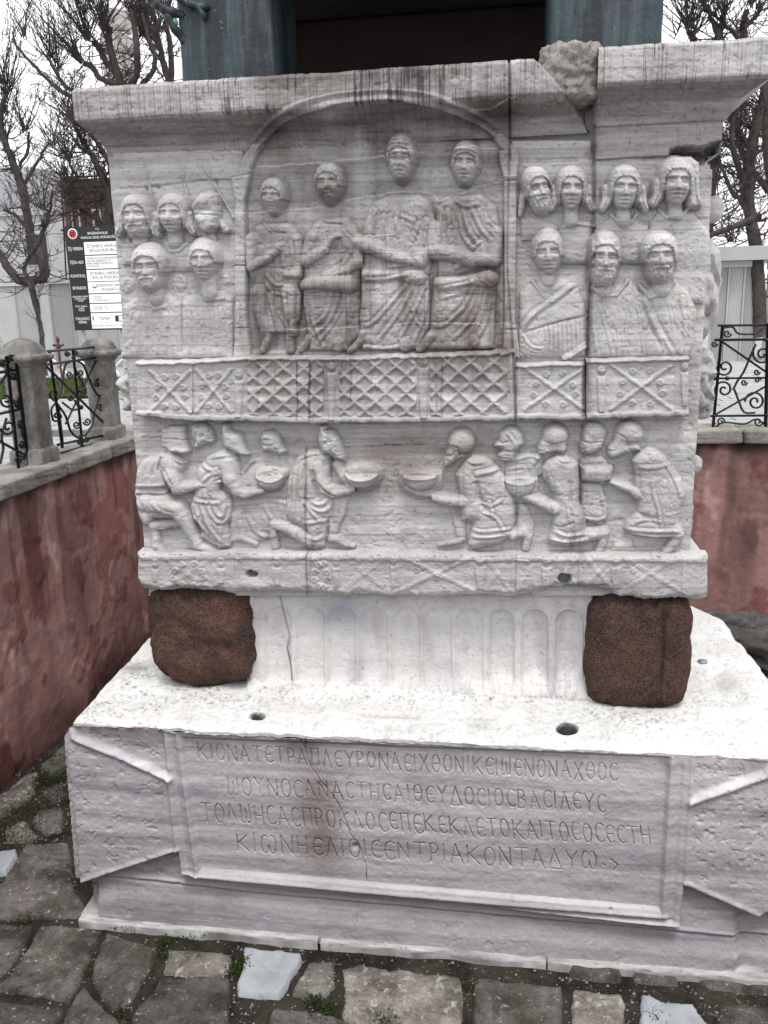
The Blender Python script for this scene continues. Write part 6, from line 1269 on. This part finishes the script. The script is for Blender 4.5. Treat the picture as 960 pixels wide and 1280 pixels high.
# ---- hoardings
def hoarding(u0, u1, y, vt, n, lab, grp, name='hoarding', cap=None):
    a, b = onY(u0, vt, y), onY(u1, vt, y); t = tag(empty(name, (float(a[0]), y, ZG)), lab, 'hoarding', grp); x0, x1, z1 = float(a[0]), float(b[0]), float(a[2]+b[2])/2
    w = (x1-x0)/n
    for i in range(n):
        m = MAT['hoard2'] if (i*7+3) % 5 < 2 else MAT['hoard']; k = 9; V_, Q_ = [], []
        for j in range(k*4+1):
            xx = x0+i*w+.012+(w-.024)*j/(k*4); yy = y+(.025 if (j % 4) in (1, 2) else 0); V_ += [(xx, yy, ZG), (xx, yy, z1)]
            if j: Q_.append((2*j-2, 2*j, 2*j+1, 2*j-1))
        mesh_np('sheet_panel', V_, Q_, m, t, False); box('panel_post', x0+i*w-.03, x0+i*w+.012, y-.03, y+.03, ZG, z1, MAT['hoard'], t)
    box('top_rail', x0-.05, x1+.05, y-.06, y+.06, z1, z1+.13, MAT['hoard2'], t)
    if cap: box('stone_capping', x0-.05, x1+.05, y-.3, y+.3, z1+.14, z1+.14+cap, MAT['farwall'], t)
hoarding(-260, 76, 20.0, 361, 12, 'pale grey corrugated hoarding behind the left fence, nearer row', 'site hoardings')
hoarding(60, 260, 17.0, 352, 7, 'pale grey corrugated hoarding behind the information board', 'site hoardings')
hoarding(893, 952, 16.0, 334, 3, 'pale grey sheet hoarding at the right with a stone capping', 'site hoardings', cap=.30)
hoarding(962, 1150, 16.2, 334, 6, 'grey sheet hoarding beyond the right edge gap', 'site hoardings', cap=.30)
# ---- buildings
def far_box(name, u0, u1, vt, y, dep, m, lab, cat, wins=0):
    a, b = onY(u0, vt, y), onY(u1, vt, y); t = tag(empty(name, (float(a[0]), y, ZG)), lab, cat); z1 = float(a[2])
    box('wall', a[0], b[0], y, y+dep, ZG-.05, z1, m, t); box('cornice_course', a[0]-.15, b[0]+.15, y-.15, y+dep+.15, z1, z1+.35, m, t)
    n = 6
    for i in range(n):
        for r in range(2):
            x0 = a[0]+(b[0]-a[0])*(i+.3)/n; x1 = a[0]+(b[0]-a[0])*(i+.7)/n; z0 = ZG+(z1-ZG)*(.18+.42*r); w = box('window', x0, x1, y-.04, y+.01, z0, z0+(z1-ZG)*.26, MAT['hoard'], t); box('pane', x0+.08, x1-.08, y-.06, y-.042, z0+.08, z0+(z1-ZG)*.26-.08, MAT['ink'], w)
    return t, a, b, z1
t, a, b, z1 = far_box('domed_building', -330, 80, 285, 42, 14, MAT['farwall'], 'grey rendered building with a low lead dome beyond the hoarding', 'building')
c = onY(15, 285, 47); th = np.linspace(0, 2*np.pi, 41); ph = np.linspace(0, np.pi/2, 14); RR = 5.6
P = np.array([[(c[0]+RR*math.cos(p)*math.cos(q), 49+RR*math.cos(p)*math.sin(q), z1+.3+3.3*math.sin(p)) for q in th] for p in ph]); dm = grid_mesh('dome', P, None, MAT['lead'], t, flip=True)
far_box('brick_house', 78, 240, 235, 36, 9, MAT['brickred'], 'dark reddish brick house half hidden by branches above the information board', 'house')
cr_ = tag(empty('scaffold_frame', tuple(onY(95, 300, 24))), 'dark red steel scaffold standing behind the bare branches', 'scaffold')
def sline(p, q, r=.035, y=24): tubes('scaffold_tube', [(onY([p[0], q[0]], [p[1], q[1]], y), r)], MAT['redpaint'], cr_, 4)
for x in (78, 92, 106, 120): sline((x-2, 214), (x+6, 372))
for yv in (222, 246, 270, 288): sline((76, yv), (124, yv-2)); 
sline((78, 288), (120, 246)); sline((78, 246), (120, 288))
m0 = onY(151, 106, 60); mt = tag(empty('stone_shaft', (float(m0[0]), 60, ZG)), 'pale weathered stone shaft rising behind the bare trees at upper left', 'stone shaft')
for i in range(15):
    z0 = ZG+i*1.5; w = 1.15-.012*i
    blob('stone_course', (float(m0[0]), 60, z0+.75), (w*.92, w*.92, .745), MAT['minaret'], mt, 600+i, 12, .02, 3, 14)
# ---- red iron finial
rf = tag(empty('red_finial', tuple(onY(73, 442, 9.6))), 'small dark red spearhead finial showing above the fence rail', 'finial')
p0, p1 = onY(74, 446, 9.6), onY(71.5, 419, 9.6); x, z_ = float(p1[0]), float(p1[2]); zb_ = float(p0[2])
tubes('finial_shaft', [([(x, 9.6, ZG), (x, 9.6, zb_), (x, 9.6, z_-.05)], .022)], MAT['redpaint'], rf, 8)
h_ = z_-zb_; tubes('finial_head', [([(x, 9.6, zb_+h_*k) for k in (.25, .35, .5, .62, .8, 1.0)], [.018, .035, .045, .02, .035, .003])], MAT['redpaint'], rf, 8)
tubes('finial_arm', [([(x-.10, 9.6, zb_+h_*.55), (x, 9.6, zb_+h_*.5), (x+.10, 9.6, zb_+h_*.55)], .022)], MAT['redpaint'], rf, 8)

# ================================================================== information board
YS = 9.0
sg = tag(empty('information_board', tuple(onY(125, 412, YS))), 'tall black and white Turkish restoration notice board standing beside the pedestal', 'notice board')
TL, TRc, BR, BL = onY(80, 284, YS), onY(144, 280, YS), onY(155.5, 410, YS), onY(97, 413, YS)
SX0, SX1 = float(TL[0]), float(TL[0])+.95; SZ1, SZ0 = float(TL[2]), float(BL[2])
SH = SZ1-SZ0; SW = SX1-SX0
box('board', SX0, SX1, YS, YS+.04, SZ0, SZ1, MAT['black'], sg)
for xx in (SX0+.12, SX1-.12): box('board_leg', xx-.03, xx+.03, YS+.045, YS+.09, ZG, SZ1-.1, MAT['hoard'], sg)
def srow(f0, f1, x0=.345): return box('label_strip', SX0+SW*x0, SX1-.012, YS-.012, YS-.002, SZ1-SH*f1, SZ1-SH*f0, MAT['white'], sg)
def text(s, fx, fz, size, mat, parent=sg, al='CENTER', sx=1.0, y=YS-.0135):
    cu = bpy.data.curves.new('lettering', 'FONT'); cu.body = s; cu.size = size; cu.align_x = al; cu.align_y = 'CENTER'; cu.space_line = .95; cu.resolution_u = 2
    ob_ = bpy.data.objects.new('lettering', cu); COL.objects.link(ob_); bpy.context.view_layer.update(); dg = bpy.context.evaluated_depsgraph_get()
    me = bpy.data.meshes.new_from_object(ob_.evaluated_get(dg)); bpy.data.objects.remove(ob_); me.materials.clear(); me.materials.append(mat)
    M_ = Matrix.Translation((SX0+SW*fx, y, SZ1-SH*fz)) @ Matrix.Rotation(math.pi/2, 4, 'X') @ Matrix.Diagonal((sx, 1, 1, 1)); me.transform(M_)
    return link('lettering', me, None, parent, False)
W_, K_ = MAT['white'], MAT['ink']
rows = [(.150, .270), (.280, .405), (.415, .525), (.532, .640), (.650, .735), (.745, .825), (.835, .985)]
strips = [srow(*r) for r in rows]
text('T.C.', .62, .030, .045, W_, y=YS-.003); text('BAŞBAKANLIK', .62, .068, .055, W_, y=YS-.003); text('VAKIFLAR GENEL MÜDÜRLÜĞÜ', .62, .108, .055, W_, sx=.80, y=YS-.003)
ct = (SX0+SW*.15, SZ1-SH*.065)
for r, m, yy in ((.085, MAT['white'], .004), (.068, MAT['signred'], .008)):
    bm = bmesh.new(); bmesh.ops.create_cone(bm, cap_ends=True, segments=28, radius1=r, radius2=r, depth=.003, matrix=Matrix.Translation((ct[0], YS-yy, ct[1])) @ Matrix.Rotation(math.pi/2, 4, 'X')); bm_obj('emblem', bm, m, sg)
for i in range(3): box('emblem', ct[0]-.035, ct[0]+.035, YS-.0125, YS-.0105, ct[1]-.034+i*.024, ct[1]-.022+i*.024, MAT['black'], sg)
for s, fz, sz, sx_ in (('İŞ VEREN', .210, .075, .80), ('İŞİN ADI', .340, .068, .85), ('KONTROL', .470, .070, .82), ('SPONSOR', .587, .070, .80), ('SÖZLEŞME TARİHİ\nİŞE BAŞLAMA\nTARİHİ', .690, .036, .90), ('BİTİM TARİHİ\nSÜRESİ\nTARİHİ', .785, .036, .90), ('YÜKLENİCİ\nFİRMA', .905, .062, .80)): text(s, .172, fz, sz, W_, sx=sx_, y=YS-.003)
text('İSTANBUL VAKIFLAR', .40, .190, .070, K_, strips[0], 'LEFT', .85); text('1.BÖLGE MÜDÜRLÜĞÜ', .40, .232, .070, K_, strips[0], 'LEFT', .85)
text('İSTANBUL İLİ, FATİH İLÇESİ, BİNBİRDİREK\nMAHALLESİ, ESERLERİN 2017 YILI\nBAKIM, ONARIM VE RESTORASYON\nUYGULAMA İŞİ', .37, .342, .044, K_, strips[1], 'LEFT', .66)
text('İSTANBUL VAKIFLAR', .40, .450, .070, K_, strips[2], 'LEFT', .85); text('1.BÖLGE MÜDÜRLÜĞÜ', .40, .490, .070, K_, strips[2], 'LEFT', .85)
text('STARWOOD ORMAN', .77, .568, .062, K_, strips[3], sx=.85); text('ÜRÜNLERİ A.Ş.', .77, .607, .062, K_, strips[3], sx=.85)
for sg_ in (-1, 1):
    k = [(0, -.012), (sg_*.055, .020), (sg_*.030, -.004), (sg_*.05, -.002), (0, -.035)]; cx_, cz_ = SX0+SW*.47, SZ1-SH*.575; V_ = [(cx_+p[0], YS-.0135, cz_+p[1]) for p in k]; mesh_np('logo', V_, [(0, 1, 2), (0, 2, 3), (0, 3, 4)], K_, strips[3], False)
text('STARWOOD', .47, .612, .022, K_, strips[3]); text('01.01.2017\n10.01.2017\n15 TAKVİM GÜNÜ', .42, .692, .034, K_, strips[4], 'LEFT'); text('15.01.2017 - 06\n30.01.2017 - 1175', .42, .785, .036, K_, strips[5], 'LEFT')
text('TaşYapıt', .60, .885, .075, K_, strips[6], sx=.75); text('RESTORASYON', .60, .925, .022, K_, strips[6]); box('logo', SX0+SW*.37, SX0+SW*.395, YS-.0145, YS-.0125, SZ1-SH*.905, SZ1-SH*.865, MAT['signred'], strips[6])
box('logo', SX0+SW*.80, SX0+SW*.865, YS-.0145, YS-.0125, SZ1-SH*.920, SZ1-SH*.862, MAT['black'], strips[6]); box('logo', SX0+SW*.866, SX0+SW*.975, YS-.0145, YS-.0125, SZ1-SH*.868, SZ1-SH*.862, MAT['black'], strips[6]); box('logo', SX0+SW*.866, SX0+SW*.975, YS-.0145, YS-.0125, SZ1-SH*.920, SZ1-SH*.914, MAT['black'], strips[6])
text('YAPI İNŞAAT', .922, .891, .022, K_, strips[6], sx=.8); text('TAŞYAPIT İNŞAAT TAAH. SAN. VE TİC. LTD. ŞTİ.', .66, .960, .036, K_, strips[6], sx=.80)

# ================================================================== bare trees
def mktree(name, y, limbs, knobs, lab, seed, dens=1.0, fuzz=1.0, spread=1.2, kscale=1.0, grow=None):
    """limbs: traced thick wood [(u,v,r_px)...]; knobs: (u,v,n,len_px,angle_deg,spread_deg) where brooms of shoots start"""
    R = np.random.default_rng(seed); sc = float((onY(501, 200, y)-onY(500, 200, y))[0])
    ln0 = limbs[0]; base0 = onY(ln0[0][0], ln0[0][1], y); t = tag(empty(name, (float(base0[0]), y, ZG)), lab, 'tree', 'bare trees around the square')
    tr, tw = [], []
    def world(u, v, dy=0.0): p = onY(u, v, y); return np.array([p[0], y+dy, p[2]])
    ends = []
    for li, L in enumerate(limbs):
        dy = 0 if li == 0 else R.uniform(-.4, .4); P = np.array([world(p[0], p[1], dy*min(1, i/2)) for i, p in enumerate(L)]); S = smooth_line(P, 5); rr_ = np.interp(np.linspace(0, len(L)-1, len(S)), range(len(L)), [p[2]*sc for p in L])
        S += R.normal(0, .25*sc*2, S.shape); tr.append((S, rr_*.70))
        n = int(len(S)*1.1*fuzz)
        for _ in range(n):
            k = R.integers(1, len(S)); a = R.uniform(-2.6, 2.6); shoot_len = R.uniform(22, 75)*sc*kscale; d = np.array([math.sin(a), R.normal(0, .5), math.cos(a)]); tw.append((S[k], d, shoot_len, max(.55*sc, min(1.6*sc, rr_[k]*.2)), 2))
    for (u, v, n, ln, ang, sp) in knobs:
        P0 = world(u, v, R.uniform(-.3, .3))
        for _ in range(int(n*dens)):
            a = math.radians(ang+R.normal(0, sp)); d = np.array([math.sin(a), R.normal(0, .30)*spread, math.cos(a)]); tw.append((P0+R.normal(0, 2*sc, 3), d, ln*sc*R.uniform(.55, 1.15), R.uniform(.7, 1.5)*sc, 2))
    out = []; stack = tw
    while stack:
        nx_ = []
        for (p, d, L, r, lev) in stack:
            d = d/(np.linalg.norm(d)+1e-9); n = 6 if lev == 2 else 4; pts = [p]; q = p.copy(); dd = d.copy(); bend = np.array([R.normal(0, .09), R.normal(0, .09), .10 if lev == 2 else .03])
            for i in range(n): dd = dd+bend+R.normal(0, .10, 3); dd /= np.linalg.norm(dd); q = q+dd*L/n; pts.append(q.copy())
            out.append((np.array(pts), np.linspace(max(r*.8, .32*sc), .16*sc, n+1)))
            if lev > 0:
                for _ in range(R.integers(2, 6) if lev == 2 else R.integers(0, 4)):
                    k = R.integers(1, n); a = R.normal(0, .55, 3); a[2] = abs(a[2])*.4; nx_.append((pts[k], dd+a, L*R.uniform(.25, .5), r*.5, lev-1))
        stack = nx_
    tubes('trunk', tr, MAT['bark'], t, 8); tag(tubes('crown', out, MAT['twig'], t, 3), kind='stuff')
    return t
mktree('bare_tree', 13.0, [[(56, 470, 6), (52, 420, 4.5), (47, 385, 4), (40, 355, 4), (30, 338, 3.6), (36, 322, 4), (48, 303, 5), (56, 283, 4.5), (62, 262, 3), (66, 240, 2)], [(54, 420, 4), (40, 350, 3)]],
       [(62, 262, 14, 80, 0, 45), (36, 322, 6, 50, -60, 40), (56, 283, 8, 70, 40, 30)], 'slender forked bare tree standing just behind the left fence', 1, fuzz=.5)
mktree('bare_tree', 15.0, [[(52, 352, 9), (56, 338, 10), (48, 318, 9), (40, 298, 8), (34, 270, 8), (30, 240, 8), (22, 218, 7.5), (13, 195, 7), (4, 172, 6), (1, 140, 5), (8, 118, 4)], [(50, 350, 8), (28, 352, 8), (12, 336, 8), (-4, 310, 7), (-30, 260, 6)], [(28, 235, 4), (40, 215, 3.5), (52, 196, 2.5), (62, 180, 2)], [(33, 285, 4), (20, 270, 3), (4, 262, 2.5)], [(24, 208, 3), (34, 190, 3), (36, 165, 2)]],
       [(8, 118, 22, 110, 0, 22), (1, 140, 12, 90, -10, 25), (62, 180, 10, 80, 10, 35), (36, 165, 10, 80, 10, 30), (4, 172, 8, 70, 30, 30)], 'thick-trunked bare tree at the left edge, its trunk curving in a U at the base', 2, dens=1.2)
mktree('bare_tree', 17.0, [[(150, 330, 8), (141, 300, 8), (137, 268, 7.5), (134, 238, 7), (124, 212, 6), (112, 190, 5), (100, 170, 3.5), (92, 150, 2.5)], [(137, 270, 6), (140, 220, 5.5), (128, 190, 4.5), (114, 168, 3)], [(137, 290, 5), (118, 272, 4.5), (98, 262, 4), (84, 244, 3), (80, 226, 2)], [(134, 240, 4), (112, 236, 3), (98, 216, 2.5), (92, 200, 2)]],
       [(92, 150, 14, 70, -20, 40), (80, 226, 14, 60, -20, 60), (98, 262, 14, 50, -60, 60), (112, 190, 10, 60, -40, 40), (92, 200, 14, 60, -30, 50), (114, 168, 10, 60, -30, 30)], 'dark gnarled bare tree leaning against the left edge of the pedestal', 3, dens=1.8, fuzz=2.0)
mktree('bare_tree', 20.0, [[(170, 330, 10), (165, 200, 9), (158, 118, 8), (150, 100, 7), (140, 70, 6), (136, 48, 6.5), (138, 34, 5)], [(150, 104, 6), (128, 100, 5), (112, 82, 5), (104, 78, 5)], [(150, 98, 6), (130, 76, 5.5), (120, 58, 6), (112, 50, 5)], [(160, 110, 6), (174, 96, 6), (178, 70, 6), (176, 44, 5), (172, 20, 4)], [(95, 118, 4), (82, 106, 3.5), (72, 86, 3), (64, 74, 2)], [(165, 120, 5), (110, 118, 5), (92, 122, 4), (60, 96, 3), (30, 62, 2), (24, 44, 1.5)], [(175, 110, 5), (196, 82, 4.5), (190, 50, 4), (182, 20, 3)]],
       [(136, 40, 30, 100, -8, 20), (112, 50, 26, 110, -22, 16), (104, 78, 20, 110, -40, 16), (176, 44, 22, 90, 2, 16), (172, 20, 16, 80, 0, 20), (64, 74, 14, 90, -10, 24), (72, 86, 10, 70, 10, 25), (190, 50, 18, 80, 6, 18), (24, 44, 8, 60, -10, 20)], 'large pollarded bare tree with brooms of shoots left of the bronze block', 4, dens=1.2, fuzz=.8)
mktree('bare_tree', 22.0, [[(215, 330, 10), (214, 150, 8), (214, 108, 7), (206, 84, 6), (200, 60, 5), (196, 36, 4)], [(214, 108, 6), (217, 70, 5), (215, 40, 4), (210, 10, 3)]],
       [(196, 36, 24, 80, -8, 20), (210, 10, 12, 60, 0, 20), (200, 60, 14, 90, -20, 20)], 'upright pollarded bare tree directly beside the left bronze block', 5, fuzz=.8)
mktree('bare_tree', 16.0, [[(950, 420, 12), (946, 320, 11), (938, 270, 10), (934, 230, 9), (938, 190, 9), (945, 160, 8), (952, 130, 7), (956, 105, 5)], [(936, 240, 6), (920, 205, 5), (912, 180, 4.5), (914, 150, 3)], [(940, 190, 5), (925, 165, 4), (918, 140, 3)], [(935, 262, 5), (915, 240, 4), (904, 218, 3), (898, 200, 2)], [(950, 270, 6), (930, 278, 6), (908, 287, 5), (880, 296, 5), (850, 300, 4)]],
       [(914, 150, 20, 60, -10, 35), (918, 140, 16, 60, -5, 35), (912, 180, 20, 55, -40, 45), (898, 200, 20, 50, -30, 60), (945, 160, 20, 60, -10, 50), (925, 165, 16, 60, 10, 50), (904, 218, 16, 50, -70, 60), (956, 105, 14, 60, 0, 30), (935, 230, 14, 50, -60, 70)], 'dense dark bare tree at the right edge, below the cornice', 6, dens=1.0, fuzz=1.2)
mktree('bare_tree', 24.0, [[(1000, 420, 12), (975, 300, 10), (962, 200, 9), (958, 140, 8), (960, 90, 6)], [(962, 240, 6), (935, 200, 5), (920, 150, 4)]], [(935, 200, 20, 80, -40, 50), (920, 150, 20, 80, -20, 40), (958, 140, 20, 80, -20, 50), (900, 270, 20, 70, 0, 60), (915, 300, 24, 60, 0, 60), (925, 250, 20, 60, -20, 60)], 'second bare tree farther back at the right edge', 7, dens=.9, fuzz=1.0)
mktree('bare_tree', 26.0, [[(880, 330, 10), (900, 120, 8), (901, 60, 7), (899, 42, 7), (903, 24, 5), (908, 8, 4)], [(899, 44, 5), (890, 28, 4), (884, 12, 3)], [(905, 130, 6), (866, 100, 5), (868, 48, 6), (862, 36, 5)], [(905, 120, 6), (930, 60, 6), (931, 30, 6), (936, 10, 4)], [(930, 60, 4), (915, 40, 3.5), (905, 34, 3)], [(931, 34, 4), (945, 20, 3), (950, 8, 2)]],
       [(862, 36, 30, 70, -8, 24), (868, 44, 14, 70, 18, 18), (884, 12, 12, 60, -10, 25), (903, 20, 14, 60, 10, 25), (936, 10, 14, 60, 10, 25), (905, 34, 8, 60, -20, 25), (845, 44, 6, 60, 0, 30), (950, 8, 12, 60, 30, 30)], 'tall pollarded bare trees showing above the cornice at the upper right', 8, fuzz=.8)
